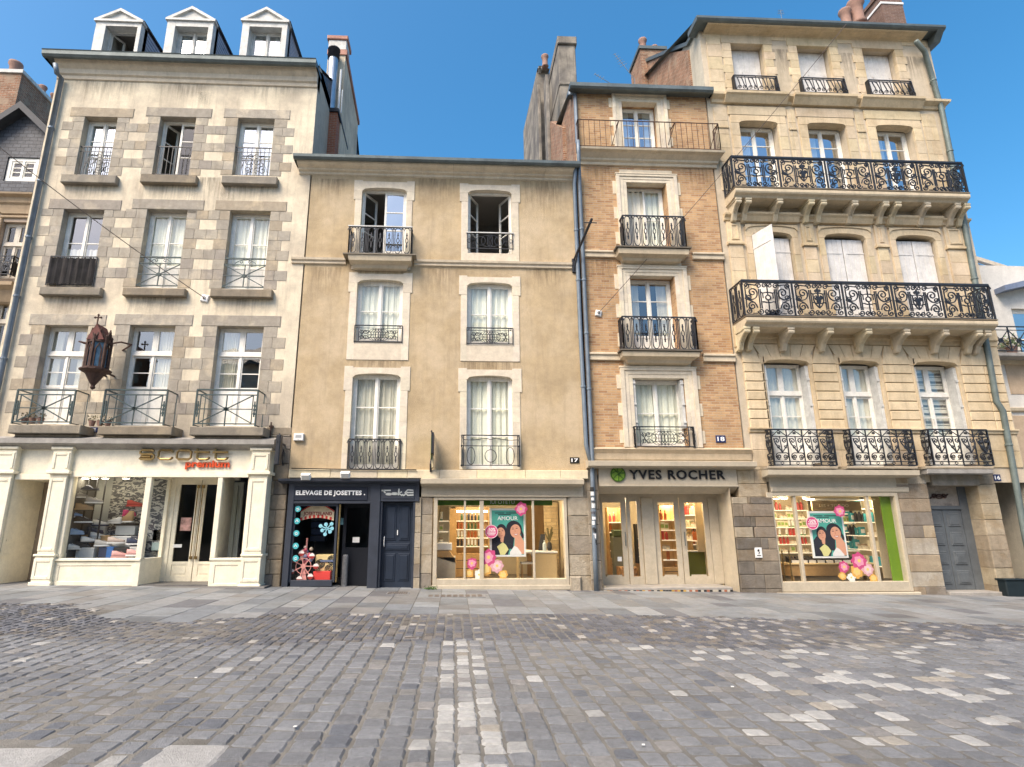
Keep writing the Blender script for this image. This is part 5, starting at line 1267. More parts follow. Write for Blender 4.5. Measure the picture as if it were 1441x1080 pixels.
# ================================================================ far left: slated gable house with brick chimneys behind
def build_slate():
    y = D+.9; b = thing('slate_house', 'dark slate hung gable house with a white framed window at the left edge', 'building', (-14, y, 0))
    xl, xr = -18., -12.1
    X = lambda px, py: P(px, py, y)[0]; Z = lambda px, py: P(px, py, y)[1]
    zc = Z(20, 277); pk = (X(38,157), Z(38,157)); 
    h1 = (X(9,235), X(53,235), Z(30,255), Z(30,222)); lo = [(X(-2,345), X(35,345), Z(15,392), Z(15,313)), (X(-14,470), X(17,470), Z(2,560), Z(2,420))]
    wl = MB(); wall_holes(wl, xl, xr, zc, zc+2.0, [h1], y, .2)
    wl.face([(xl, y, zc+2.0), (xr, y, zc+2.0), (pk[0]+1.0, y, pk[1]-1.15), (pk[0], y, pk[1]-.1), (pk[0]-1.7, y, pk[1]-1.6)]) if False else None
    zt = zc+2.0
    wl.face([(pk[0]-2.2, y, zt), (pk[0]+(pk[1]-zt)*1.05, y, zt), (pk[0], y, pk[1])])
    wl.build('slate_wall', m_slate, b)
    w2 = MB(); wall_holes(w2, xl, xr, 0, zc-.02, lo, y, .25); w2.build('wall', mat('worn_timber_front', (.36,.29,.23), .85, .15, 3, .3, 30, streak=.5, streakcol=(.2,.16,.13)), b)
    vg = MB()
    for s in (-1, 1):
        x2 = pk[0]+s*2.2; z2 = pk[1]-2.2*.93
        vg.prism([(pk[0], pk[1]+.12), (pk[0], pk[1]-.12), (x2, z2-.12), (x2, z2+.12)][::s], y-.3, y+5)
    vg.build('verge_roof', mat('dark_slate_verge', (.035,.04,.05), .6, .2, 3, .2, 30), b)
    rm = MB()
    window(b, *h1, y+.05, rows=(.33,.66), curtain=None, rooms=rm, fw=.10)
    for q in lo: window(b, *q, y+.12, rows=(.5,), transom=.55, curtain=None, rooms=rm, fm=mat('cream_window_paint', (.58,.53,.45), .6, .08, 4, .1, 40)); 
    rm.build('room', m_dark, b)
    c = MB(); c.tint = (.62,.54,.46)
    c.profile([(0,zc-.55),(.05,zc-.53),(.07,zc-.3),(.12,zc-.25),(.14,zc-.1),(.25,zc-.05),(.26,zc),(0,zc+.02)], xl, xr, y, 0, 0); c.flush('cornice', m_stone, b)
    z2 = Z(10, 402); c.profile([(0,z2-.55),(.05,z2-.5),(.16,z2-.2),(.3,z2-.1),(.3,z2),(0,z2+.02)], xl, xr, y, 0, 0); c.flush('cornice', m_stone, b)
    for k in range(5): c.bbox(lo[0][0]-.1, lo[0][1]+.1, y-.05, y, lo[0][3]+.12+k*.12, lo[0][3]+.20+k*.12, .02)
    for q in lo: c.bbox(q[0]-.22, q[0]-.02, y-.06, y, q[2], q[3]+.1, .02); c.bbox(q[1]+.02, q[1]+.22, y-.06, y, q[2], q[3]+.1, .02)
    c.build('pilaster', m_stone, b)
    railing(b, X(-10,378), X(27,378), Z(10,392)+.02, Z(10,366), y-.25, lambda w, h: pat_lattice(w, h), .2)
    # chimneys on the slate house
    hull(b, xl, xr, 0, zt, 7, m_slate, y)
    return b
build_slate()
m_pot = mat('terracotta_pot', (.27,.165,.13), .8, .15, 5, .2, 30)
def pot(mb, x, y, z, s=1.):
    mb.lathe([(.13*s, 0), (.15*s, .05*s), (.11*s, .10*s), (.12*s, .42*s), (.16*s, .50*s), (.15*s, .56*s), (.10*s, .56*s)], (x, y, z), 12)
def chimney(label, x0, x1, y0, y1, z0, z1, m, pots=(), cap=.06, capm=None, taper=0, group=None, name='chimney'):
    r = thing(name, label, 'chimney', ((x0+x1)/2, (y0+y1)/2, z0), group)
    s = MB(); s.prismx([(y0, z0), (y1, z0), (y1, z1-taper), (y0, z1)], x0, x1); s.build('stack', m, r)
    c = MB(); c.prismx([(y0-cap, z1), (y1+cap, z1-taper), (y1+cap, z1-taper+.14), (y0-cap, z1+.14)], x0-cap, x1+cap); c.build('cap', capm or m, r)
    for (px, py, sc) in pots:
        pb = MB(); t_ = (py-y0)/(y1-y0); pot(pb, px, py, z1+.14-taper*t_, sc); pb.build('chimney_pot', m_pot, r, smooth=True)
    return r
# brick and white chimneys at the left edge
yq = D+4.0
xA, zA = P(31, 104, yq); 
chimney('rough brick chimney stack with a pink pot at the far left edge', xA-2.0, xA, yq, yq+1.6, zA-4.6, zA, m_redbrick, [(P(4,80,yq)[0], yq+.6, 1.5)], capm=m_offw)
xA, zA = P(57, 130, yq+2.5)
chimney('pale rendered chimney stack with stepped cap and pots behind the slate gable', xA-1.9, xA, yq+2.6, yq+4.0, zA-5, zA, m_offw, [(P(40,120,yq+2.5)[0], yq+3, 1.0), (P(47,120,yq+2.5)[0], yq+3, 1.0), (P(54,135,yq+2.5)[0]-.1, yq+3.4, .9)], capm=m_pale)
# white gable wall with steel flue and small red chimney between the cream and ochre houses
def flue_group():
    y1 = D+2.0; X = lambda px, py: P(px, py, y1)[0]; Z = lambda px, py: P(px, py, y1)[1]
    x0, x1 = X(459, 110), X(486.5, 75); zt = Z(472, 52)
    r = thing('gable_wall', 'cream rendered gable wall with a reddish sloping coping, rising behind the ochre roof', 'wall', ((x0+x1)/2, y1, 10))
    ya, za = y1, zt; yb, zb = Q(504, 172, x1)
    s = MB(); s.prismx([(ya, 9.5), (yb, 9.5), (yb, zb-.1), (ya, za-.75)], x0, x1); s.build('render', m_render, r)
    c = MB(); c.prismx([(ya-.04, za-.75), (yb+.05, zb-.1), (yb+.05, zb+.05), (ya-.04, za-.55)], x0-.02, x1+.05); c.build('coping', mat('pink_brick_coping', (.45,.24,.18), .85, .2, 4, .3, 30), r)
    s = MB(); s.bbox(x0, x1+.02, ya-.03, ya+.5, za-.55, za-.16, .02); s.build('chimney_head', m_offw, r)
    c = MB(); c.bbox(x0-.05, x1+.06, ya-.08, ya+.6, za-.16, za, .02); c.build('head_cap', mat('pink_brick_coping', (.45,.24,.18)), r)
    # steel flue
    yf = D+1.75; fx = P(467.5, 110, yf)[0]; z0 = P(467, 156, yf)[1]; z1 = P(467, 84, yf)[1]; zt2 = P(467, 70, yf)[1]; rr = .16
    f = thing('steel_flue', 'tall silver steel flue with a louvred cowl standing on the small red brick chimney', 'flue', (fx, yf, z0))
    s = MB(); cyl(s, fx, yf, z0, z1, rr, 16); s.build('pipe', mat('brushed_steel', (.42,.45,.48), .35, .15, 6, .05, 30, metal=.8), f, smooth=False)
    s = MB()
    for k in range(5): z = z1+(zt2-z1)*k/5; s.lathe([(rr*1.0, 0), (rr*1.25, .02), (rr*.9, .06)], (fx, yf, z), 14)
    s.lathe([(rr*1.3, 0), (rr*1.3, .03), (.02, .08)], (fx, yf, zt2-.04), 14); s.build('cowl', flat('dark_cowl', (.06,.065,.08), .5), f)
    s = MB(); s.tube([(fx+.26, yf+.05, z0), (fx+.26, yf+.05, z1-.35)], .035, 6); s.tube([(fx+.34, yf+.1, z0), (fx+.34, yf+.1, z1-1.1)], .02, 6); s.build('side_pipe', m_wplast, f)
    # small red chimney
    yc = D+1.55; a, c2 = P(456.5, 190, yc)[0], P(472.5, 190, yc)[0]; zt3 = P(465, 153.5, yc)[1]; yb, zb = Q(487, 205, c2)
    r = thing('chimney', 'small red brick chimney with a sloping lead cover at the foot of the steel flue', 'chimney', ((a+c2)/2, yc, 11))
    s = MB(); s.prismx([(yc, 10.4), (yb, 10.4), (yb, zb-.1), (yc, zt3-.12)], a, c2); s.build('stack', mat('red_brick_small', (.42,.15,.08), .9, .2, 3, .3, 40, brick=dict(w=.2, h=.065, c2=(.34,.11,.06), mc=(.4,.28,.2), mortar=.008)), r)
    s = MB(); s.prismx([(yc-.06, zt3-.12), (yb+.1, zb-.1), (yb+.1, zb), (yc-.06, zt3)], a-.08, c2+.05); s.build('cap', flat('dark_lead', (.04,.04,.045), .6), r)
flue_group()
# old stained render chimney wall between the ochre and the brick house
def stained():
    m_st = mat('stained_concrete_render', (.27,.245,.205), .95, .4, 1.2, .8, 25, streak=1.0, streakcol=(.055,.052,.05), patch=1.2, patchcol=(.13,.12,.11), patchscale=.8)
    x0 = 3.40; ya, za = Q(785, 60, x0)
    y1 = 18.0; z1 = P(798, 53, y1)[1]; xa = P(786, 80, y1)[0]; xb = P(811, 80, y1)[0]; y2 = y1+2.2
    r = thing('chimney', 'tall stained grey chimney block with a projecting cap above the party wall', 'chimney', ((xa+xb)/2, y1, 11))
    s = MB(); s.bbox(xa, xb-.02, y1, y2, 10.5, z1-.35, .03); s.bbox(xa-.02, xb+.02, y1-.05, y2, z1-2.2, z1-2.05, .04); s.build('stack', m_st, r)
    c = MB(); c.bbox(xa-.03, xb+.03, y1-.08, y2+.05, z1-.35, z1, .03); c.build('cap', m_st, r)
    xs = 3.36
    r = thing('party_wall', 'long dark streaked party wall stepping back between the ochre and brick houses', 'wall', (xs, y1+4, 11))
    yA, zA_ = Q(757, 96, xs); yB, zB_ = Q(737, 185, xs)
    s = MB(); s.prismx([(y1+2.2, 10.5), (yB, 10.5), (yB, zB_), (yA, zA_), (y1+2.2, zA_)], xs-.02, xs+.5)
    s.build('render', m_st, r)
    s = MB(); s.prismx([(y1-2.4, 10.5), (y1, 10.5), (y1, Q(786, 110, xs)[1]), (y1-2.4, Q(800,150,xs)[1])], xs-.01, xs+.4); s.build('brickwork', m_redbrick, r)
    cp = MB(); cp.tube([(xs+.1, yB, zB_+.03), (xs+.1, yA, zA_+.03), (xs+.1, y1+2.2, zA_+.03)], .09, 4); cp.build('coping', m_offw, r)
    # buttress-like flues on its face
    s = MB()
    for px, py in ((770, 150), (758, 160)):
        yy, zz = Q(px, py, xs-.1); s.bbox(xs-.12, xs, yy, yy+.5, 10.5, zz+1.4, .02)
    s.build('flue_rib', m_st, r)
    yp, zp = Q(762, 92, xs+.1); p = MB(); pot(p, xs+.25, yp, zp-.1, 1.0); o = p.build('chimney_pot', m_pot, None, smooth=True); tag(o, 'round clay chimney pot on top of the streaked party wall', 'chimney pot')
stained()
# chimneys round the limestone house
def lime_chimneys():
    y = D+4.2; x0, x1 = P(900, 85, y)[0], P(926, 75, y)[0]
    zt = P(912, 70, y)[1]
    chimney('weathered brick chimney with two clay pots beside the limestone house gable', x0+.05, x1+.3, y, y+1.2, 13, zt, m_redbrick, [(x0+.3, y+.3, 1.1), (x0+.85, y+.5, .9)], capm=m_zinc)
    y = D+3.2; x0, x1 = P(1212, 20, y)[0], P(1273, 20, y)[0]; zt = P(1240, -6, y)[1]
    c = chimney('broad reddish brick chimney with a white band on the limestone house roof', x0+.9, x1, y, y+2.6, 17, zt, mat('purple_brown_brick', (.20,.12,.09), .9, .3, 3, .5, 25, brick=dict(w=.22, h=.07, c2=(.15,.085,.07), mc=(.25,.2,.17), mortar=.01)), [(x0+.55+.7, y+.6, 1.5)])
    bnd = MB(); bnd.bbox(x0+.87, x1+.03, y-.03, y+2.63, P(1240, 6, y)[1], P(1240, 3, y)[1], .01); bnd.build('white_band', m_wplast, c)
    s = MB(); pot(s, P(1196, 25, y)[0], y+.2, P(1196, 34, y)[1], 1.5); s.build('chimney_pot', m_pot, c, smooth=True)
    s = MB(); pot(s, P(1212, 20, y)[0], y+.2, P(1212, 30, y)[1], 2.0); s.build('chimney_pot', m_pot, c, smooth=True)
    s = MB(); s.box(P(1190,30,y)[0], x0+1.0, y-.1, y+1.0, P(1196, 60, y)[1], P(1196, 33, y)[1]); s.build('stack_base', m_redbrick, c)
lime_chimneys()
# ================================================================ far right: white building group
def build_right():
    y = D+1.2; X = lambda px, py, yy=y: P(px, py, yy)[0]; Z = lambda px, py, yy=y: P(px, py, yy)[1]
    b = thing('white_house', 'white and beige house with toothed white corner blocks at the right edge', 'building', (18, y, 0))
    x0 = 15.0; x1 = 24; zt = Z(1441, 400)
    zc = Z(1441, 505)
    ho = (X(1427, 450), X(1427, 450)+1.3, Z(1430, 500), Z(1430, 435))
    w_ = MB(); wall_holes(w_, x0-.9, x1, 0-.6, zt+.6, [ho], y, .25); w_.build('wall', mat('white_render', (.66,.63,.57), .9, .08, 2, .2, 30, streak=.3, streakcol=(.5,.46,.4)), b)
    hull(b, x0-.9, x1, -.6, zt, 8, m_render, y)
    rm = MB(); window(b, *ho, y+.1, rows=(.33,.66), curtain=None, gm=glass('bright_reflecting_glass'), rooms=rm); rm.build('room', m_room, b)
    # beige panels on lower wall
    q = MB()
    for za, zb, xa in ((Z(1410,555), Z(1410,512), X(1417,530)), (Z(1410,655), Z(1410,585), X(1430,620))): q.bbox(xa, x1, y-.02, y, za, zb, .01)
    q.build('beige_panel', mat('beige_render', (.50,.38,.26), .9, .1, 2, .2, 30), b)
    s = MB(); s.tint = (1,.97,.9)
    s.profile([(0,zc-.2),(.06,zc-.18),(.08,zc-.05),(.2,zc),(.22,zc+.08),(0,zc+.1)], x0-.7, x1, y, 0, 0); s.flush('cornice', m_stone, b); z2 = Z(1420, 575); s.profile([(0,z2-.12),(.08,z2-.08),(.1,z2),(0,z2+.03)], x0-.7, x1, y, 0, 0); s.build('cornice', m_stone, b)
    sb = MB(); zs = Z(1420, 496, y-.5); sb.bbox(X(1398,495,y-.5), x1, y-.5, y, zs-.12, zs, .02); sb.build('balcony_slab', m_ledge, b)
    xa = X(1396, 480, y-.5); railing(b, xa, xa+3.3, zs+.02, Z(1420, 460, y-.5), y-.5, lambda w, h: [([(0,h),(w,h)],.016), ([(0,.86*h),(w,.86*h)],.01), ([(0,.03*h),(w,.03*h)],.012)]+[([(w*i/6,0),(w*i/6,h)],.014) for i in range(7)]+[([(w*i/6,.03*h),(w*(i+1)/6,.86*h)],.010) for i in range(6)]+[([(w*i/6,.86*h),(w*(i+1)/6,.03*h)],.010) for i in range(6)]+[(circ(w*(i+.5)/6,.44*h,.05),.02) for i in range(6)], .4, name='balcony_railing')
    # roof: blue-grey slope and white gable behind
    zr = Z(1441, 400); rf = MB(); rf.prism([(X(1398,405), Z(1398,415)), (x1, zt+1.4), (x1, zt+1.65), (X(1397,402), Z(1397,408))], y-.35, y+6); rf.build('roof', mat('blue_grey_roof', (.17,.21,.30), .6, .15, 3, .1, 30), b)
    yg = y+3.5; g = thing('gable_house', 'pale bluish white gable end with a stone verge behind the white house', 'building', (X(1400,380,yg), yg, 0))
    gm = MB(); A = [(X(1372,375,yg)-.5, 5), (x1+6, 5), (x1+6, Z(1441,398,yg)-1.2), (X(1441,393,yg), Z(1441,393,yg)), (X(1376,371,yg), Z(1376,371,yg)), (X(1376,371,yg)-.6, Z(1376,371,yg)+.1)]; gm.prism(A, yg, yg+5); gm.build('wall', mat('bluish_white_render', (.55,.60,.68), .9, .06, 2, .1, 30), g)
    v = MB(); v.tube([(X(1376,371,yg)-.6, yg-.1, Z(1376,371,yg)+.25), (X(1376,371,yg), yg-.1, Z(1376,371,yg)+.08), (X(1441,391,yg), yg-.1, Z(1441,391,yg)+.06), (x1+4, yg-.1, Z(1441,395,yg)-1.5)], .09, 4); v.build('verge', m_stone, g)
    # small plant on the balcony
    px, pz = P(1425, 486, y-.3); pl = thing('potted_plant', 'small pale green potted plant behind the crossed balcony railing at the right edge', 'plant', (px, y-.25, zs))
    c = MB(); c.lathe([(.10, 0), (.14, .22), (.15, .24)], (px, y-.25, zs), 12); c.build('pot', m_pot, pl)
    lf = MB()
    for k in range(260):
        a = random.uniform(0, 6.28); e = random.uniform(-.2, 1.4); rr = random.uniform(.1, .42); cx, cy, cz = px+rr*math.cos(a)*math.cos(e), y-.25+.5*rr*math.sin(a), zs+.30+rr*.7*math.sin(e)
        u = Vector((random.gauss(0,1), random.gauss(0,1), random.gauss(0,1))).normalized()*.05; v2 = u.orthogonal().normalized()*.028
        C_ = Vector((cx, cy, cz)); g_ = random.uniform(.6, 1.5); lf.tint = (g_*random.choice([.9,1.6]), g_, g_)
        lf.face([C_-u, C_+v2, C_+u, C_-v2])
    lf.build('leaves', mat('pale_leaves', (.17,.24,.12), .7, .2, 5, 0, tint=True), pl)
build_right()

# ================================================================ the other side of the street, seen only as reflections in the window panes
def opposite(name, label, x0, x1, h, colr, nx, nz):
    y = -11.; b = thing(name, label, 'building', ((x0+x1)/2, y, 0)); s = MB(); W = (x1-x0)/nx; H = (h-3.6)/nz; gl = MB(); sf = MB()
    s.box(x0, x1, y-6, y, -.6, h); s.build('wall', mat(name+'_front', colr, .9, .12, 1, .2, 30), b)
    s = MB(); s.prismx([(y-6.5, h), (y+.3, h), (y+.3, h+.2), (y-2.5, h+2.2), (y-6.5, h+.2)], x0-.1, x1+.1); s.build('roof', m_slate, b)
    for i in range(nx):
        for j in range(nz):
            a = x0+W*(i+.5)-.5; z = 4.1+H*j
            f = MB(); f.box(a-.12, a+1.12, y, y+.05, z-.1, z+H*.68+.12); o = f.build('window', m_offw, b); g = MB(); g.box(a, a+1.0, y+.05, y+.06, z, z+H*.68); g.build('pane', flat('dark_pane', (.05,.06,.08), .15), o)
    s = MB(); s.box(x0+.3, x1-.3, y, y+.15, .2, 3.3); s.build('shopfront', flat('dark_shopfront', (.09,.08,.07), .4), b)
opposite('opposite_house', 'pale stone house across the street, behind the photographer to the left', -19, -6, 12.5, (.55,.50,.42), 6, 3)
opposite('opposite_house', 'tall white house across the street, right behind the photographer', -5.9, 6, 14.5, (.62,.60,.55), 6, 4)
opposite('opposite_house', 'grey beige house across the street, behind the photographer to the right', 6.1, 22, 12, (.5,.44,.36), 7, 3)

# ================================================================ rain stains: thin films of dirt run down from sills, slabs and ledges
def stain_mat(name, col, k):
    m = bpy.data.materials.new(name); m.use_nodes = True; n = m.node_tree.nodes; l = m.node_tree.links; n.clear()
    o = n.new('ShaderNodeOutputMaterial'); mx = n.new('ShaderNodeMixShader'); t = n.new('ShaderNodeBsdfTransparent'); d = n.new('ShaderNodeBsdfDiffuse'); d.inputs[0].default_value = (*col, 1)
    tc = n.new('ShaderNodeTexCoord'); mp = n.new('ShaderNodeMapping'); mp.inputs['Scale'].default_value = (9, 9, .7); l.new(tc.outputs['Object'], mp.inputs[0])
    nz = n.new('ShaderNodeTexNoise'); nz.inputs['Scale'].default_value = 1.4; nz.inputs['Detail'].default_value = 6; nz.inputs['Roughness'].default_value = .7; l.new(mp.outputs[0], nz.inputs[0])
    r = n.new('ShaderNodeValToRGB'); r.color_ramp.elements[0].position = .42; r.color_ramp.elements[1].position = .72; l.new(nz.outputs[0], r.inputs[0])
    sx = n.new('ShaderNodeSeparateXYZ'); l.new(tc.outputs['Generated'], sx.inputs[0])
    def M_(op, a, b):
        q = n.new('ShaderNodeMath'); q.operation = op; q.use_clamp = True
        for i, v in enumerate((a, b)):
            if isinstance(v, (int, float)): q.inputs[i].default_value = v
            else: l.new(v, q.inputs[i])
        return q.outputs[0]
    ex = M_('MULTIPLY', M_('MULTIPLY', sx.outputs[0], M_('SUBTRACT', 1.0, sx.outputs[0])), 4.0)
    f = M_('MULTIPLY', M_('MULTIPLY', M_('POWER', sx.outputs[2], 1.4), M_('POWER', ex, .6)), r.outputs[0]); f = M_('MULTIPLY', f, k)
    l.new(f, mx.inputs[0]); l.new(t.outputs[0], mx.inputs[1]); l.new(d.outputs[0], mx.inputs[2]); l.new(mx.outputs[0], o.inputs[0]); return m
ms1 = stain_mat('grey_rain_stain', (.13,.115,.10), .75); ms2 = stain_mat('brown_rain_stain', (.17,.12,.075), .7)
def stain(parent, l, r, t_, b_, m=ms1, out=.004):
    x0, x1, z0, z1 = RC(l, r, t_, b_, D); s = MB(); s.face([(x0, D-out, z0), (x1, D-out, z0), (x1, D-out, z1), (x0, D-out, z1)]); s.face([(x0, D-out+.001, z0), (x0, D-out+.001, z0+.01), (x0+.01, D-out+.001, z0)]); s.build('rain_stain', m, parent)
for q in ((85,165,258,292), (196,277,257,293), (305,392,258,294), (258,330,250,330), (55,145,415,452), (170,262,416,452), (296,384,417,453), (95,200,113,150), (215,300,113,158), (330,430,113,150), (270,300,130,168)): stain(WB, *q, ms1, .012)
for q in ((484,585,377,420), (486,574,508,545), (645,734,510,560), (583,645,252,300), (430,490,252,290), (735,800,253,330), (585,650,378,430), (430,485,376,430), (740,800,379,420)): stain(OB, *q, ms2, .005)
for q in ((868,972,363,374), (874,985,509,517), (822,870,235,290), (956,1008,236,280), (826,874,366,430)): stain(BB, *q, ms2, .005)
for q in ((1085,1120,70,135), (1180,1212,75,137), (1275,1300,80,140), (1290,1330,590,606)): stain(EB, *q, ms1, .005)
# ================================================================ pipes, cables, plates, lamps on the facades
def pipe(name, label, pts, r, m, group=None, rings=True, cat='downpipe', extra=None):
    p0 = pts[-1]; t = thing(name, label, cat, p0, group)
    s = MB(); s.tube(pts, r, 10); s.build('pipe', m, t, smooth=True)
    if rings:
        c = MB()
        for a, b in zip(pts[:-1], pts[1:]):
            L = abs(a[2]-b[2]); n = int(L/1.9)
            for k in range(1, n+1):
                q = Vector(a).lerp(Vector(b), k/(n+1)); c.lathe([(r+.004, 0), (r+.016, .01), (r+.016, .05), (r+.004, .06)], q, 10); c.box(q.x-.02, q.x+.02, q.y, q.y+.12, q.z+.01, q.z+.05); c.flush('bracket', m, t)

    return t
xq = -11.34
pipe('downpipe', 'grey zinc downpipe on the left edge of the cream house', [(P(78,90,D-.35)[0], D-.35, P(78,90,D-.35)[1]), (P(80,100,D-.3)[0], D-.28, P(80,103,D-.3)[1]), (xq, D-.10, P(88,114)[1]), (xq, D-.10, 3.9), (xq-.02, D-.10, 3.6)], .065, m_pipe)
zj = P(826, 655)[1]
pipe('downpipe', 'left one of the two grey downpipes between the ochre and brick houses', [(P(811,231,D-.35)[0]-.02, D-.35, P(811,231,D-.35)[1]), (P(807,262)[0], D-.12, P(807,262)[1]), (3.34, D-.10, 6.5), (3.36, D-.10, zj+.5), (3.47, D-.10, zj)], .055, m_pipe)
g0 = gz(3.4)
t = pipe('downpipe', 'right hand grey downpipe by the brick house, covered in white stickers lower down', [(P(801,128,D-.3)[0], D-.2, P(801,128,D-.3)[1]), (3.50, D-.08, P(803,135)[1]), (3.50, D-.08, P(806,208)[1]+.1), (3.44, D-.42, P(806,208)[1]-.1), (3.44, D-.42, P(806,215)[1]-.3), (3.50, D-.12, P(806,250)[1]-.2), (3.50, D-.10, zj+.4), (3.48, D-.11, zj-.2), (3.44, D-.15, g0+.9), (3.44, D-.15, g0)], .055, m_pipe)
s = MB()
zz = 2.35
while zz > .98:
    h_ = random.uniform(.04, .13); a0 = random.uniform(-.5, .3)
    s.tint = random.choice([(.85,.85,.83), (.85,.85,.83), (.7,.72,.7), (.03,.03,.03), (.1,.1,.12)])
    w0 = random.uniform(.4, 1.0)
    pts = [(3.455+.060*math.sin(a0+w0*(k/4-.5)*2), D-.136-.060*math.cos(a0+w0*(k/4-.5)*2)) for k in range(5)]
    for (xa, ya), (xb, yb) in zip(pts[:-1], pts[1:]): s.face([(xa, ya, zz), (xb, yb, zz), (xb, yb, zz+h_), (xa, ya, zz+h_)])
    zz -= h_+random.uniform(.005, .06)
s.build('sticker', mat('sticker_paper', (1,1,1), .6, .05, 9, 0, tint=True), t)
a = P(1287, 60, D-.3)
pipe('downpipe', 'green downpipe with a bend on the right edge of the limestone house', [(a[0], D-.35, a[1]), (P(1300,75,D-.1)[0], D-.14, P(1300,75,D-.1)[1]), (14.82, D-.10, 13.8), (14.72, D-.10, 9.6), (14.56, D-.10, 5.6), (14.52, D-.10, 4.75), (14.64, D-.10, 4.5), (14.56, D-.10, 2.6), (14.50, D-.10, 1.4), (14.48, D-.10, gz(14.4)+.0)], .072, m_pipeg)
def cable(name, label, pts, r=.012, m=None):
    s = MB(); s.tube(pts, r, 5); return tag(s.build(name, m or m_cable), label, 'cable')
def hang(a, b, sag, n=16): return [(a[0]+(b[0]-a[0])*i/n, a[1]+(b[1]-a[1])*i/n, a[2]+(b[2]-a[2])*i/n-4*sag*(i/n)*(1-i/n)) for i in range(n+1)]
ax, az = P(287, 419, D-.08)
bx, bz = P(-60, 160, D-3)
cable('street_cable', 'thin cable sloping from the cream house anchor up to the left', hang((ax, D-.08, az), (bx, D-3, bz), .10), .010)
cx_, cz_ = P(843, 440, D-.08); ex, ez = P(1191, 34, D-.75)
cable('street_cable', 'thin cable rising from the anchor plate on the brick house to the limestone roof gutter', hang((cx_, D-.08, cz_), (ex, D-.75, ez), .12), .009)
for nm, (x, z), lb, sz in (('cable_anchor', (ax, az), 'small white cable anchor plate on the cream wall beside the third window', .10), ('cable_anchor', (cx_, cz_), 'small white square anchor plate on the brick wall near the downpipes', .085)):
    t = thing(nm, lb, 'anchor plate', (x, D, z)); s = MB(); s.T = Matrix.Translation((x, 0, z)) @ Matrix.Rotation(R(12), 4, 'Y') @ Matrix.Translation((-x, 0, -z)); s.bbox(x-sz, x+sz, D-.05, D, z-sz, z+sz, .02); s.T = None; s.build('plate', m_wplast, t)
    s = MB(); s.tube([(x+.03*math.cos(k), D-.07, z+.03*math.sin(k)) for k in range(7)], .01, 5); s.build('hook', m_iron, t)
def plate(label, px, py, txt, m, w=.26, h=.17, y=D, ml=None):
    x, z = P(px, py, y-.02); t = thing('number_plate', label, 'number plate', (x, y, z)); s = MB(); s.bbox(x-w/2, x+w/2, y-.022, y, z-h/2, z+h/2, .008); s.build('plate', m, t)
    if txt: text(txt, x-w*.36, x+w*.36, z-h*.30, z+h*.30, y-.024, ml or m_whitel, t, depth=.002, bold=.02)
plate('navy enamel plate numbered 18 on the brick house', 1014.5, 618, '18', m_blueplate, .26, .19)
plate('dark plate numbered 17 on the ochre house beside the downpipe', 808.8, 648, '17', flat('black_enamel', (.02,.02,.018), .3), .24, .15)
plate('navy plate numbered 16 on the limestone pier right of the grey door', 1403.5, 672.5, '16', m_blueplate, .20, .17)
plate('small blue plate numbered 12 between the first two balconies of the cream house', 130.5, 605, '12', m_blueplate, .22, .13)
x, z = P(420.5, 615.5, D-.05); t = thing('junction_box', 'small white junction box at the left edge of the ochre wall', 'box', (x, D, z)); s = MB(); s.bbox(x-.12, x+.12, D-.09, D, z-.09, z+.09, .012); s.build('case', m_wplast, t); s = MB(); s.box(x-.07, x+.07, D-.095, D-.09, z-.02, z+.05); s.box(x-.005, x+.005, D-.095, D-.09, z-.09, z-.06); s.build('cover_plate', flat('grey_cover', (.35,.36,.36), .5), t)
# security notice on the stone pier of the entrance
yn = D-.10; x, z = P(1067.5, 778, yn); t = thing('notice', 'small white framed notice on the dark stone pier between the two shop windows', 'notice', (x, yn, z)); s = MB(); s.bbox(x-.085, x+.085, yn-.012, yn+.03, z-.12, z+.12, .004); s.build('plate', m_wplast, t)
s = MB(); s.box(x-.05, x+.05, yn-.014, yn-.012, z-.08, z-.06); s.tube([(x-.03, yn-.015, z+.05), (x+.02, yn-.015, z+.01), (x-.01, yn-.015, z-.03)], .008, 4); s.disc(x, z+.06, .022, yn-.015, 10); s.build('pictogram', m_black, t)
# floodlights over the dark shop
for px, py, lb in ((430.5, 671, 'white floodlight above the left end of the dark shopfront'), (486, 668.5, 'white floodlight above the middle of the dark shopfront')):
    y = D-.34; x, z = P(px, py, y); t = thing('floodlight', lb, 'floodlight', (x, D-.12, z), 'floodlights over the dark shopfront')
    s = MB(); s.T = Matrix.Translation((x, y, z)) @ Matrix.Rotation(R(24), 4, 'X'); s.bbox(-.11, .11, -.06, .05, -.075, .075, .02); s.box(-.125, .125, -.02, .02, -.02, .02); s.T = None; s.build('housing', m_wplast, t)
    s = MB(); s.T = Matrix.Translation((x, y, z)) @ Matrix.Rotation(R(24), 4, 'X'); s.box(-.09, .09, -.064, -.058, -.055, .055); s.T = None; s.build('lens', flat('grey_lens', (.4,.4,.38), .2), t)
    s = MB(); s.tube([(x, y+.03, z+.03), (x, D-.1, z+.10)], .018, 6); s.build('arm', m_wplast, t)
s = MB(); s.tube(hang((P(410,661,D-.15)[0], D-.15, P(410,661,D-.15)[1]+.03), (P(586,661.5,D-.15)[0], D-.15, P(586,661.5,D-.15)[1]), .01, 10), .014, 5); tag(s.build('power_cable', flat('black_cable', (.02,.02,.02), .5)), 'black power cable lying along the stone band above the dark shopfront', 'cable')
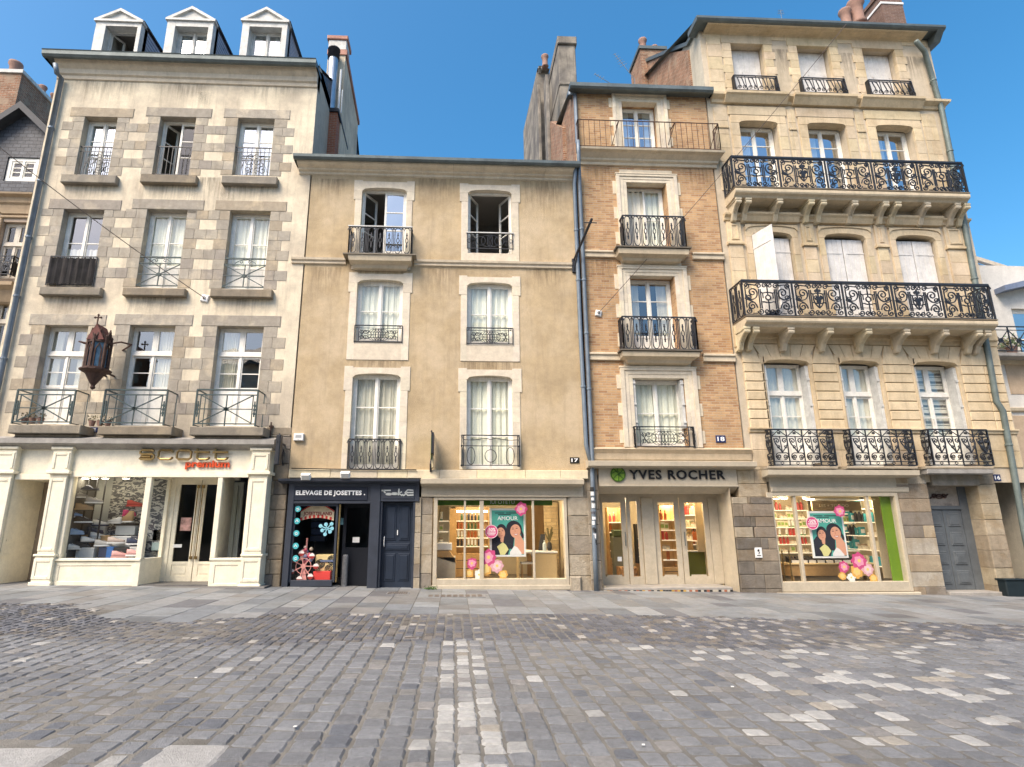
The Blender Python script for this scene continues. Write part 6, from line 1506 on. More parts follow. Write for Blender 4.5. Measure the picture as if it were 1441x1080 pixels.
# old projecting sign seen edge-on
x = P(608.5, 640, D-.3)[0]; z1, z0 = P(608, 608, D-.35)[1], P(608, 664, D-.35)[1]
t = thing('projecting_sign', 'old narrow projecting sign seen edge on, black frame with a green and yellow face', 'sign', (x, D, z0))
s = MB(); s.box(x-.025, x+.035, D-.62, D-.10, z0+.42, z1-.05); s.build('frame', m_iron, t)
s = MB(); s.box(x-.032, x-.026, D-.60, D-.12, z0+.30, z1-.12); s.build('face', mat('faded_green_sheet', (.22,.30,.06), .6, .4, 6, .1, 30), t)
s = MB(); s.box(x-.015, x+.025, D-.40, D-.06, z0+.10, z0+.42); s.build('lower_panel', mat('faded_cream_sheet', (.5,.42,.26), .7, .2, 6, .1, 30), t)
s = MB(); s.tube([(x-.02, D, z1-.02), (x-.02, D-.62, z1-.02)], .018); s.tube([(x-.04, D-.13, z0+.02), (x-.04, D-.2, z0+.2), (x-.03, D-.1, z0+.33)], .03); s.build('bracket', m_iron, t)
# tilted flag pole
bx, bz = P(807, 368, D); tx, tz = P(833, 308, D-1.1)
t = thing('flag_pole', 'empty black flag pole with a crossbar leaning out over the street beside the downpipes', 'pole', (bx, D, bz))
s = MB(); s.tube([(bx, D, bz), (tx, D-1.1, tz)], .035, 8); s.build('pole', m_iron, t); s = MB(); c = Vector((tx-.03, D-1.05, tz-.09)); s.tube([c-Vector((.17,0,0)), c+Vector((.17,0,0))], .012); s.build('crossbar', m_iron, t)
s = MB(); s.bbox(bx-.05, bx+.05, D-.06, D, bz-.35, bz+.06, .01); s.tube([(bx, D-.05, bz-.3), (bx+(tx-bx)*.25, D-.28, bz+(tz-bz)*.25)], .015); s.build('wall_bracket', m_iron, t)
# bracket lantern arm at the right end of the shoe shop ledge
x, z = P(392, 630, D-.5)
t = thing('sign_bracket', 'dark curled iron sign bracket at the right end of the shoe shop ledge', 'bracket', (x, D, z)); s = MB()
s.tube([(x, D, z+.12), (x, D-.6, z+.12)], .018); s.tube([(x, D, z-.4), (x, D-.25, z-.1), (x, D-.55, z+.10)], .014)
iron(s, [(sp(-.0, 0, .12, 1.4, 0, 1), .012), (sp(.25, -.1, .1, 1.4, 180, -1), .012)], (x, D-.12, z-.1), (0,-1,0)); s.build('scrollwork', m_iron, t)
s = MB(); s.bbox(x-.05, x+.06, D-.60, D-.42, z-.42, z+.30, .02); s.tube([(x, D-.5, z+.12), (x, D-.5, z+.34)], .02); s.build('lamp_box', m_iron, t)
s = MB(); x2, z2 = P(382, 605, D); s.tube([(x2, D-.06, z2+.18), (x2, D-.06, z2-.22)], .018); s.box(x2-.05, x2+.05, D-.07, D, z2+.06, z2+.10); tag(s.build('rusty_hook', m_rust), 'rusty iron bar fixed to the wall right of the third balcony', 'iron bar')
# gothic shrine lantern
def lantern():
    y = D-.62; x = P(137, 505, y)[0]; Z = lambda py: P(137, py, y)[1]
    zb, zt = Z(521), Z(484); r = .245
    t = thing('wall_lantern', 'rusty gothic shrine lantern with a red roof and cross above the first two balconies', 'lantern', (x, D, zb))
    mr = m_rust
    s = MB(); n = 6; A = [R(30+60*k) for k in range(n)]
    vx = [(x+r*math.cos(a), y+r*math.sin(a)) for a in A]
    for (px, py) in vx: s.tube([(px, py, zb), (px, py, zt+.05)], .032, 5)
    s.prismz([(x+(r+.03)*math.cos(a), y+(r+.03)*math.sin(a)) for a in A], zb-.03, zb+.05); s.prismz([(x+(r+.02)*math.cos(a), y+(r+.02)*math.sin(a)) for a in A], zt-.0, zt+.05)
    for k in range(n):
        a, b = Vector((*vx[k], 0)), Vector((*vx[(k+1)%n], 0)); m_ = (a+b)/2; zz = Vector((0,0,1))
        s.tube([a*.75+b*.25+zz*(zb+.05), a*.75+b*.25+zz*(zt-.18), m_+zz*(zt-.03), a*.25+b*.75+zz*(zt-.18), a*.25+b*.75+zz*(zb+.05)], .018, 4)
        s.face([a+zz*(zt+.05), b+zz*(zt+.05), m_+zz*(zt+.30)])
        s.tube([a+zz*(zt+.05), m_+zz*(zt+.34), b+zz*(zt+.05)], .018, 4)
        s.lathe([(.025,0),(.018,.08),(.028,.10),(.0,.16)], (a.x, a.y, zt+.05), 6)
        s.tube([m_+zz*(zt+.10)+Vector((.05*math.cos(q),0,.05*math.sin(q)+.06)) for q in [i*.9 for i in range(8)]], .012, 4)
    s.build('frame', mr, t)
    s = MB(); r2 = r-.035
    s.lathe([(r2, zb+.05), (r2, zt)], (x, y, 0), 6, R(30)); s.build('pane', mat('bluish_old_glass', (.16,.26,.33), .15, .5, 6, .3, 20, spec=.8), t)
    s = MB(); zr = zt+.05; a = .13; top = zr+.40
    s.face([(x-a, y-r*.8, zr+.2), (x-a, y+r*.8, zr+.2), (x, y+r*.75, top), (x, y-r*.95, top)]); s.face([(x+a*1.6, y+r*.8, zr), (x+a*1.6, y-r*.8, zr), (x, y-r*.95, top), (x, y+r*.75, top)]); s.face([(x-a*1.6, y-r*.8, zr), (x-a*1.6, y+r*.8, zr), (x, y+r*.75, top), (x, y-r*.95, top)])
    s.face([(x-a*1.6, y-r*.85, zr), (x+a*1.6, y-r*.85, zr), (x, y-r*.95, top)]); s.build('roof', mat('dull_red_roof', (.15,.055,.045), .7, .3, 6, .3, 30), t)
    s = MB(); s.lathe([(r+.10, zb+.0), (r+.10, zb-.03), (r*.85, zb-.10), (r*.40, zb-.30), (.05, zb-.37), (.04, zb-.40), (.06, zb-.43), (.04, zb-.47), (.01, zb-.49)], (x, y, 0), 12); s.build('base', mr, t)
    s = MB(); cx, cy = x, y-r*.9; s.tube([(cx, cy, top-.03), (cx, cy, top+.22)], .014); s.tube([(cx-.065, cy, top+.15), (cx+.065, cy, top+.15)], .014)
    for q in ((0, .22), (-.07, .15), (.07, .15)): s.lathe([(.005,-.03),(.032,0),(.005,.03)], (cx+q[0], cy, top+q[1]), 6)
    s.build('cross', mr, t)
    s = MB()
    for sg in (-1, 1): s.tube([(x+sg*.20, D, zt+.02), (x+sg*.55, D-.25, zt+.10), (x+sg*.50, y, zt+.05), (x+sg*r, y, zt)], .022, 5); s.tube([(x+sg*.1, D, zb), (x+sg*.15, y, zb-.02)], .025, 5)
    s.build('arm', mr, t)
lantern()
# geranium boxes and pots on the balconies of the cream house
for px, py, lb in ((140, 594, 'small terracotta pots with dry plants on the second first floor balcony'), (45, 590, 'row of small pots standing on the leftmost first floor balcony')):
    y = D-.33; x, z = P(px, py+6, y); t = thing('flower_pots', lb, 'flower pots', (x, y, z))
    s = MB()
    for k in range(3): s.lathe([(.05, 0), (.075, .11), (.08, .13), (.06, .13)], (x+(k-1)*.19, y, z), 10)
    s.build('pot', m_pot, t); lf = MB()
    for k in range(70):
        q = Vector((x+random.uniform(-.28,.28), y+random.uniform(-.06,.06), z+.13+random.uniform(0,.12))); u = Vector((random.gauss(0,1),random.gauss(0,1),random.gauss(0,1))).normalized()*.025; v = u.orthogonal()*.5; lf.face([q-u, q+v, q+u, q-v])
    lf.build('leaves', mat('dry_leaves', (.14,.12,.06), .8, .3, 9, 0), t)
# things at the right edge
yb = D-.25; x0, x1, z0, z1 = RC(1413, 1444, 815, 846, yb); t = thing('litter_bin', 'low dark green square bin on the pavement at the right edge', 'bin', ((x0+x1)/2, yb, z0)); s = MB(); s.bbox(x0+.08, x0+.62, yb, yb+.24, z0-.05, z1-.04, .02); s.build('body', mat('dark_green_plastic', (.010,.018,.022), .5, .15, 4, .1, 20), t); s = MB(); s.bbox(x0+.06, x0+.64, yb-.02, yb+.26, z1-.04, z1, .015); s.build('rim', mat('dark_green_plastic', (.02,.03,.03)), t)
yb = D+.9; x, z = P(1426, 757, yb); t = thing('paper_notice', 'large white paper notice fixed to a brown board at the right edge', 'notice', (x, yb, z)); s = MB(); s.box(x-.25, x+1.4, yb, yb+.04, z-.4, z+.35); s.build('board', mat('faded_brown_door', (.33,.27,.21)), t); s = MB(); s.box(x-.02, x+1.1, yb-.008, yb, z-.30, z+.28); s.build('sheet', m_wplast, t)
s = MB()
for k in range(5): s.box(x+.12, x+.9-.1*(k%2), yb-.011, yb-.008, z+.16-.09*k, z+.18-.09*k)
s.build('printed_lines', flat('grey_print', (.45,.45,.5), .7), t)
yb = D+1.12; x, z = P(1433, 830, yb); s = MB(); s.box(x-.1, x+2, yb, yb+.08, gz(15), P(1433,775,yb)[1]); 
for k in range(8): s.box(x-.1+k*.26, x-.1+k*.26+.02, yb-.012, yb, gz(15)+.1, P(1433,775,yb)[1]-.05)
tag(s.build('dark_door', mat('dark_plum_paint', (.05,.03,.04), .5, .2, 4, .1, 30)), 'dark plum coloured plank door in the white house at the right edge', 'door')
yb = D+.8; x, z = P(1432, 662, yb); t = thing('wall_camera', 'small black security camera on the white wall by the green downpipe', 'camera', (x, yb, z)); s = MB(); s.tube([(x-.1, yb-.1, z+.05), (x+.28, yb-.12, z-.08)], .05, 8); s.build('body', m_iron, t); s = MB(); s.tube([(x+.1, yb, z+.25), (x+.1, yb-.12, z)], .02); s.box(x+.05, x+.15, yb-.0, yb+.42, z+.2, z+.3); s.build('mount', m_iron, t)
# TV aerials
def aerial(label, px, py, y, h, tilt=0, n=5, w=.35, zb=None):
    x, z = P(px, py, y); t = thing('tv_aerial', label, 'aerial', (x, y, z)); s = MB(); a = Vector((x, y, z)); b = a+Vector((math.sin(R(tilt))*h, 0, math.cos(R(tilt))*h)); s.tube([a-Vector((0,0,.8)), a, b], .012, 5); s.build('mast', m_pipe, t); s = MB()
    for k in range(n): c = a.lerp(b, .55+.43*k/max(1, n-1)); ww = w*(1-.12*k); s.tube([c-Vector((ww*math.cos(R(tilt)), 0, -ww*math.sin(R(tilt)))), c+Vector((ww*math.cos(R(tilt)), 0, -ww*math.sin(R(tilt))))], .007, 4)
    s.build('element', m_pipe, t)
aerial('small tv aerial standing on the limestone house roof', 1100, 26, D+1.5, .35, 0, 3, .12)
aerial('slanting tv aerial behind the brick house roof, close to the gable', 893, 112, D+3, 1.3, -32, 6, .16)
aerial('slanting tv aerial behind the brick house roof, leftmost', 861, 119, D+3, .75, -55, 4, .10)

# ================================================================ signs
def scott_sign():
    yS = wi['sf']-.02; t_x, t_z = P(260, 645, yS)
    t = thing('shop_sign', 'aged brass lettering reading scott with red premium on the cream fascia', 'sign', (t_x, yS+.02, t_z))
    x0, x1, z0, z1 = RC(196, 321, 635, 647, yS-.05); W = (x1-x0)
    s = MB(); L = W*.168; H = (z1-z0)*1.12; gapx = (W-5*L)/4; r = .030
    def rr(x, pts, closed=False): s.tube([(x+u*L, yS-.04, z0+v*H) for u, v in pts], r, 6, closed=closed)
    glyph = {'s': [[(.92,.82),(.85,.97),(.15,.97),(.03,.80),(.03,.66),(.15,.55),(.85,.55),(.97,.42),(.97,.18),(.85,.03),(.12,.03),(.03,.15)], [(.1,.30),(.75,.30)]],
             'c': [[(.97,.72),(.95,.88),(.82,.97),(.18,.97),(.03,.80),(.03,.20),(.18,.03),(.82,.03),(.95,.12),(.97,.28)]],
             'o': [[(.18,.97),(.82,.97),(.97,.80),(.97,.20),(.82,.03),(.18,.03),(.03,.20),(.03,.80),(.18,.97)]],
             't': [[(.12,1.15),(.16,.9),(.16,.20),(.3,.03),(.80,.03),(.93,.10),(.97,.30)], [(-.06,.80),(.97,.80)]]}
    x = x0
    for ch in 'scott':
        for g_ in glyph[ch]: rr(x, g_)
        x += L+gapx
    s.build('brass_lettering', m_brass, t)
    x0, x1, z0, z1 = RC(260, 322.5, 648, 661, yS-.03); text('premium', x0, x1, z0, z1, yS+.006, m_redl, t, name='red_lettering', bold=.035, depth=.012)
scott_sign()
def yves_sign():
    yS = bi['yT']; x, z = P(950, 669, yS)
    t = thing('shop_sign', 'black lettering YVES ROCHER with a round green leaf emblem on the taupe fascia', 'sign', (x, yS, z))
    x0, x1, z0, z1 = RC(885.5, 1020, 661.8, 674.6, yS-.02); text('YVES ROCHER', x0, x1, z0, z1, yS-.02, m_black, t, bold=.022, depth=.012, spacing=1.15)
    cx, cz = P(869.6, 667.5, yS-.02); r = .19
    s = MB(); s.disc(cx, cz, r, yS-.035, 28, .035); o = s.build('emblem', mat('emblem_green', (.16,.28,.03), .5, .1, 5, 0), t)
    s = MB()
    for pts in ([(-.16,.02),(-.05,.07),(.02,.0),(.0,-.16)], [(.0,.17),(-.02,.08),(.05,.02),(.16,.03)], [(-.12,-.10),(-.05,-.03),(.03,.0),(.12,.1)], [(-.10,.12),(-.02,.05)], [(.04,-.03),(.11,-.11)]): s.tube([(cx+a_, yS-.038, cz+b_) for a_, b_ in pts], .010, 4)
    s.tube([(cx+r*.93*math.cos(k*.314), yS-.037, cz+r*.93*math.sin(k*.314)) for k in range(21)], .010, 4); s.build('emblem_lines', flat('dark_leaf_green', (.03,.09,.01), .5), o)
yves_sign()
def josette_sign():
    yS = oi['yF']+.03; x, z = P(465, 695, yS)
    t = thing('shop_sign', 'navy sign board with white capitals ELEVAGE DE JOSETTES above the dark shop window', 'sign', (x, yS, z))
    X = lambda px: P(px, 695, yS)[0]
    s = MB(); s.bbox(X(412.5), X(517.5), yS-.02, yS, P(465, 704.5, yS)[1], P(465, 686, yS)[1], .006); s.build('board', flat('dark_navy_board', (.022,.027,.042), .4), t)
    text('ELEVAGE DE JOSETTES .', X(416.5), X(514), P(465, 699, yS)[1], P(465, 690.5, yS)[1], yS-.022, m_whitel, t, bold=.045, depth=.003, spacing=1.1)
josette_sign()
def graffiti():
    yS = oi['yF']-.014; X = lambda u: P(537+u*46, 693, yS)[0]; zb = P(560, 699, yS)[1]; H = P(560, 688, yS)[1]-zb
    s = MB()
    for pts in ([(0,.75),(.28,.78)], [(.05,.75),(.12,.45)], sp(.22,.3,.08,1,0,1,12,1), sp(.40,.35,.085,1,0,1,12,1), [(.53,1.0),(.52,.15)], [(.62,.6),(.53,.4),(.64,.1)], [(.64,.3),(.68,.1),(.74,.35)], [(.76,.5),(.98,.5),(.96,.8),(.80,.85),(.72,.5),(.80,.15),(.98,.2)]):
        s.tube([(X(u), yS-.0, zb+v*H if v <= 1 else zb+H) for u, v in pts], .020, 4)
    tag(s.build('graffiti', flat('pale_grey_paint', (.42,.45,.44), .7)), 'pale grey graffiti tag scrawled above the navy house door', 'graffiti')
graffiti()

# ================================================================ shop contents
def spot(label, x, y, z, e=14, pw=45, group='ceiling spots in the shops'):
    t = thing('ceiling_spot', label, 'ceiling light', (x, y, z), group)
    s = MB(); s.lathe([(.09, -.02), (.10, 0), (.10, .03)], (x, y, z), 16); s.build('housing', m_wplast, t)
    s = MB(); s.lathe([(.070, -.026), (.070, -.021)], (x, y, z), 16); s.build('lamp', glow('warm_lamp', (1,.86,.62), e), t)
    ld = bpy.data.lights.new('spot_light', 'POINT'); ld.energy = pw; ld.color = (1,.80,.52); ld.shadow_soft_size = .12
    o = bpy.data.objects.new('spot_light', ld); COL.objects.link(o); o.parent = t; o.location = (0, 0, -.14)
def shell(parent, x0, x1, z0, z1, y0, y1, m, fm=None, left=True, right=True):
    s = MB(); s.face([(x0,y1,z0),(x0,y1,z1),(x1,y1,z1),(x1,y1,z0)])
    if left: s.face([(x0,y0,z0),(x0,y0,z1),(x0,y1,z1),(x0,y1,z0)])
    if right: s.face([(x1,y0,z1),(x1,y0,z0),(x1,y1,z0),(x1,y1,z1)])
    s.face([(x0,y0,z1),(x1,y0,z1),(x1,y1,z1),(x0,y1,z1)]); s.build('shop_interior', m, parent)
    f = MB(); f.face([(x0,y0-.1,z0),(x0,y1,z0),(x1,y1,z0),(x1,y0-.1,z0)]); f.build('shop_floor', fm or m_floor, parent)
# -- bottle and jar prototypes (shared meshes)
def proto(kind, col, capc, key):
    s = MB(); c = MB()
    if kind == 'bottle': s.lathe([(.03,0),(.032,.01),(.032,.13),(.014,.16),(.013,.18)], n=8); c.lathe([(.016,.18),(.016,.21)], n=8)
    elif kind == 'jar': s.lathe([(.04,0),(.045,.01),(.045,.06),(.04,.065)], n=10); c.lathe([(.046,.065),(.046,.09)], n=10)
    elif kind == 'tube': s.lathe([(.022,.03),(.030,.05),(.032,.18),(.004,.19)], n=8); c.lathe([(.024,0),(.024,.03)], n=8)
    else: s.bbox(-.05,.05,-.03,.03,0,.15,.004); c.box(-.035,.035,-.032,-.030,.04,.11)
    return s, c, flat(key, col, .35), flat(key+'_cap', capc, .4)
KIN = [('bottle', (.35,.10,.03), (.02,.02,.02), 'amber', 'amber bottle with a black cap'), ('bottle', (.05,.10,.04), (.5,.45,.35), 'green', 'dark green bottle with a pale cap'), ('jar', (.65,.60,.50), (.4,.3,.2), 'cream', 'low cream jar with a brown lid'),
       ('box', (.62,.55,.40), (.25,.35,.1), 'carton', 'upright beige carton'), ('tube', (.7,.7,.66), (.1,.25,.1), 'white', 'white tube with a green cap'), ('bottle', (.45,.06,.05), (.6,.5,.3), 'red', 'red bottle with a gold cap'), ('box', (.05,.28,.32), (.7,.7,.7), 'teal', 'teal carton'), ('bottle', (.03,.03,.035), (.6,.6,.55), 'black', 'small black bottle with a white cap')]
PROT = {}
def product(k, loc, label, group, sc=1.0):
    kind, col, cc, key, _ = KIN[k]
    if k not in PROT:
        t = thing('cosmetic_'+kind, label, kind, loc, group); s, c, m1, m2 = proto(kind, col, cc, key+'_product')
        s.build('body', m1, t, local=True); c.build('cap' if kind != 'box' else 'printed_label', m2, t, local=True); t.scale = (sc,)*3; PROT[k] = t; return t
    return dup(PROT[k], loc, 0, label, group, sc)
def shelf_unit(label, x0, x1, y, zs_, where, dep=.30, kinds=(0,1,5), back=True, base=0, sc=1.35, step=.115, m=None, lit=True):
    t = thing('display_shelf', label, 'shelf', ((x0+x1)/2, y, zs_[0]), 'display shelves in the beauty shops')
    ord_ = ['lowest', 'second lowest', 'third lowest', 'fourth lowest', 'fifth lowest', 'sixth lowest', 'top']
    for i, z in enumerate(zs_):
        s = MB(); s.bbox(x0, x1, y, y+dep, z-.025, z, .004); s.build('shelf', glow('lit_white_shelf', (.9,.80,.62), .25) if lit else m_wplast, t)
    s = MB(); s.box(x0-.02, x1+.02, y+dep, y+dep+.02, zs_[0]-.2, zs_[-1]+.4); s.box(x0-.03, x0, y+.02, y+dep, zs_[0]-.2, zs_[-1]+.4); s.box(x1, x1+.03, y+.02, y+dep, zs_[0]-.2, zs_[-1]+.4); s.build('frame', m or m_oak, t)
    if base:
        s = MB(); s.bbox(x0-.03, x1+.03, y-.08, y+dep, base, zs_[0]-.2, .01); s.build('drawer_base', m_oak, t)
        s = MB()
        for k in (.35, .7): zz = base+(zs_[0]-.2-base)*k; s.box(x0, x1, y-.085, y-.08, zz, zz+.015)
        s.build('drawer_gap', m_dark, t)
    for i, z in enumerate(zs_):
        kk = kinds[i % len(kinds)]; kk2 = kinds[(i+1) % len(kinds)]; n = int((x1-x0-.06)/step)
        for j in range(n):
            if random.random() < .12: continue
            k = kk if (j//3) % 2 == 0 else kk2
            lb = '%s on the %s shelf, %s' % (KIN[k][4], ord_[min(i, 6)], where)
            product(k, (x0+.06+step*j, y+.10, z), lb, 'products, %s' % where, sc*random.uniform(.85, 1.1))
    return t
def wall_shelf(label, x, y0, y1, zs_, where, kinds, dep=.28, sc=1.5, step=.15):
    t = thing('display_shelf', label, 'shelf', (x, (y0+y1)/2, zs_[0]), 'display shelves in the beauty shops')
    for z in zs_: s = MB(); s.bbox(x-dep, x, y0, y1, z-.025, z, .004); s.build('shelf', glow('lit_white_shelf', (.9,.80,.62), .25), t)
    s = MB(); s.box(x-dep, x, y0-.03, y0, zs_[0]-.3, zs_[-1]+.35); s.build('side_panel', m_beigew, t)
    for i, z in enumerate(zs_):
        for j in range(int((y1-y0-.06)/step)):
            if random.random() < .1: continue
            k = kinds[(i+j//3) % len(kinds)]; product(k, (x-dep+.09, y0+.08+step*j, z), '%s on the %s board, %s' % (KIN[k][4], ('lowest', 'second', 'third', 'fourth', 'top')[i], where), 'products, %s' % where, sc*random.uniform(.85, 1.1))
def decal(label, x, z, y, r, kind='pink'):
    t = thing('flower_sticker', label, 'sticker', (x, y, z), 'flower stickers on the shop windows')
    c = {'pink': ((.55,.07,.20), (.74,.30,.42)), 'pale': ((.66,.36,.40), (.74,.52,.52)), 'orange': ((.70,.38,.09), (.76,.52,.20)), 'white': ((.70,.70,.66), (.78,.78,.72))}[kind]
    rnd = random.Random(int((x*7+z*13)*100)); m1 = flat('petal_'+kind, c[0], .5); m2 = flat('petal_light_'+kind, c[1], .5)
    r = r*1.12
    def petals(n, r0, a0, m, yy, nm, asp=.5):
        s = MB()
        for k in range(n):
            a = a0+2*math.pi*k/n; u = Vector((math.cos(a), math.sin(a))); v = Vector((-u.y, u.x)); L = r0*rnd.uniform(.85, 1.1)
            pts = [(0,0)]+[(L*(.12+.88*q), L*asp*math.sin(math.pi*q**.7)) for q in (.2,.4,.6,.8,.95)]; poly = [(x+u.x*p+v.x*q, z+u.y*p+v.y*q) for p, q in pts]+[(x+u.x*L, z+u.y*L)]+[(x+u.x*p-v.x*q, z+u.y*p-v.y*q) for p, q in pts[:0:-1]]
            s.prism(poly, yy-.0004*k, yy+.001)
        s.build(nm, m, t)
    petals(8, r, 0, m1, y, 'outer_petals'); petals(6, r*.68, .3, m2, y-.005, 'inner_petals')
    s = MB(); s.disc(x, z, r*.2, y-.009, 12, .003); s.build('centre', flat('petal_centre', (.75,.55,.15) if kind != 'orange' else (.6,.25,.05), .5), t)
def poster(label, x0, x1, z0, z1, y, slant=0):
    t = thing('poster', label, 'poster', ((x0+x1)/2, y, z0)); w, h = x1-x0, z1-z0
    s = MB(); s.bbox(x0-.05, x1+.05, y, y+.04, z0-.05, z1+.05, .008); s.build('frame', m_wplast, t)
    def U(u, v): return (x0+u*w, z0+v*h)
    def blob(s_, cx, cy, rx, ry, yy, a=0, n=22):
        s_.prism([U(cx+(rx*math.cos(q)*math.cos(a)-ry*math.sin(q)*math.sin(a)*h/w*.7), cy+(rx*math.cos(q)*math.sin(a)*w/h+ry*math.sin(q)*math.cos(a))) for q in [2*math.pi*i/n for i in range(n)]], yy, yy+.0015)
    s = MB(); s.mi = 0; s.box(x0, x1, y-.002, y, z0, z1)
    s.mi = 1   # hair and dark clothes
    blob(s, .30, .52, .17, .17, y-.004); s.prism([U(*p) for p in ((0,.0),(0,.36),(.12,.46),(.3,.42),(.50,.40),(.62,.3),(.5,.0))], y-.0038, y-.002)
    blob(s, .70, .58, .25, .185, y-.0045, -.25); s.prism([U(*p) for p in ((.45,.58),(.42,.36),(.5,.14),(.66,.12),(.70,.4))], y-.0042, y-.002)
    s.prism([U(*p) for p in ((.9,.6),(1,.45),(1,.38),(.92,.36))], y-.0042, y-.002)
    s.mi = 2   # skin
    blob(s, .29, .49, .125, .125, y-.007, .35); blob(s, .74, .53, .165, .155, y-.0075, -.3); s.prism([U(*p) for p in ((.72,.42),(.88,.45),(1,.30),(1,.02),(.78,.0),(.70,.16))], y-.0065, y-.005)
    s.prism([U(*p) for p in ((.26,.36),(.38,.40),(.36,.28),(.28,.28))], y-.0065, y-.005)
    s.mi = 3   # yellow top
    s.prism([U(*p) for p in ((.16,.18),(.34,.28),(.44,.22),(.52,.12),(.40,.0),(.26,.0),(.22,.10))], y-.008, y-.007)
    s.mi = 4   # white top
    s.prism([U(*p) for p in ((.56,.06),(.70,.20),(.80,.16),(.92,.04),(.92,.0),(.56,.0))], y-.008, y-.007)
    s.prism([U(*p) for p in ((.70,.475),(.75,.455),(.81,.475),(.80,.455),(.75,.435),(.71,.455))], y-.0095, y-.0088)
    s.mi = 5   # lips, brows, eyes
    s.prism([U(*p) for p in ((.685,.485),(.75,.463),(.825,.485),(.81,.448),(.75,.422),(.70,.446))], y-.0088, y-.008); s.prism([U(*p) for p in ((.27,.435),(.31,.425),(.35,.44),(.31,.412))], y-.0088, y-.008)
    s.mi = 1
    for (a_, b_, c_) in ((.66,.57,.05), (.78,.585,.05), (.24,.52,.035), (.335,.53,.035)): s.prism([U(a_-c_,b_), U(a_,b_+.016), U(a_+c_,b_+.004), U(a_,b_-.002)], y-.0088, y-.008); s.prism([U(a_-c_,b_+.03), U(a_,b_+.045), U(a_+c_,b_+.034), U(a_,b_+.038)], y-.0088, y-.008)
    s.mi = 6
    s.prism([U(.715,.57), U(.735,.57), U(.745,.505), U(.72,.50)], y-.0088, y-.008); s.prism([U(.285,.52), U(.30,.52), U(.305,.47), U(.285,.468)], y-.0088, y-.008)
    s.build('printed_picture', [flat('poster_teal', (.08,.36,.30), .5), flat('poster_dark_hair', (.02,.02,.03), .6), flat('poster_skin', (.62,.31,.20), .6), flat('poster_yellow', (.62,.58,.25), .6), flat('poster_white', (.70,.68,.66), .6), flat('poster_lips', (.40,.07,.06), .5), flat('poster_skin_shade', (.48,.20,.12), .6)], t)
    text('AMOUR', x0+.18*w, x0+.82*w, z0+.775*h, z0+.865*h, y-.004, m_whitel, t, bold=.01, depth=.001)
    s = MB()
    for a_, b_, c_ in ((.10,.40,.93), (.45,.90,.93), (.2,.6,.895)): s.box(x0+a_*w, x0+b_*w, y-.003, y-.002, z0+c_*h, z0+(c_+.018)*h)
    s.build('small_print', flat('poster_dark_hair', (.02,.02,.03)), t); return t
def badge(label, x, z, r, y):
    t = thing('discount_badge', label, 'sticker', (x, y, z)); s = MB(); s.disc(x, z, r, y, 28, .004); s.build('disc', flat('badge_pink', (.60,.07,.20), .5), t)
    text('-50%', x-r*.62, x+r*.62, z+r*.05, z+r*.55, y-.001, m_whitel, t, bold=.02, depth=.001); s = MB()
    for k, ww in enumerate((.7, .65, .5)): s.box(x-r*ww, x+r*ww, y-.002, y, z-r*(.1+.2*k), z-r*(.02+.2*k))
    s.tube([(x+r*.94*math.cos(k*.314), y-.001, z+r*.94*math.sin(k*.314)) for k in range(21)], .006, 4); s.build('small_print', m_whitel, t)
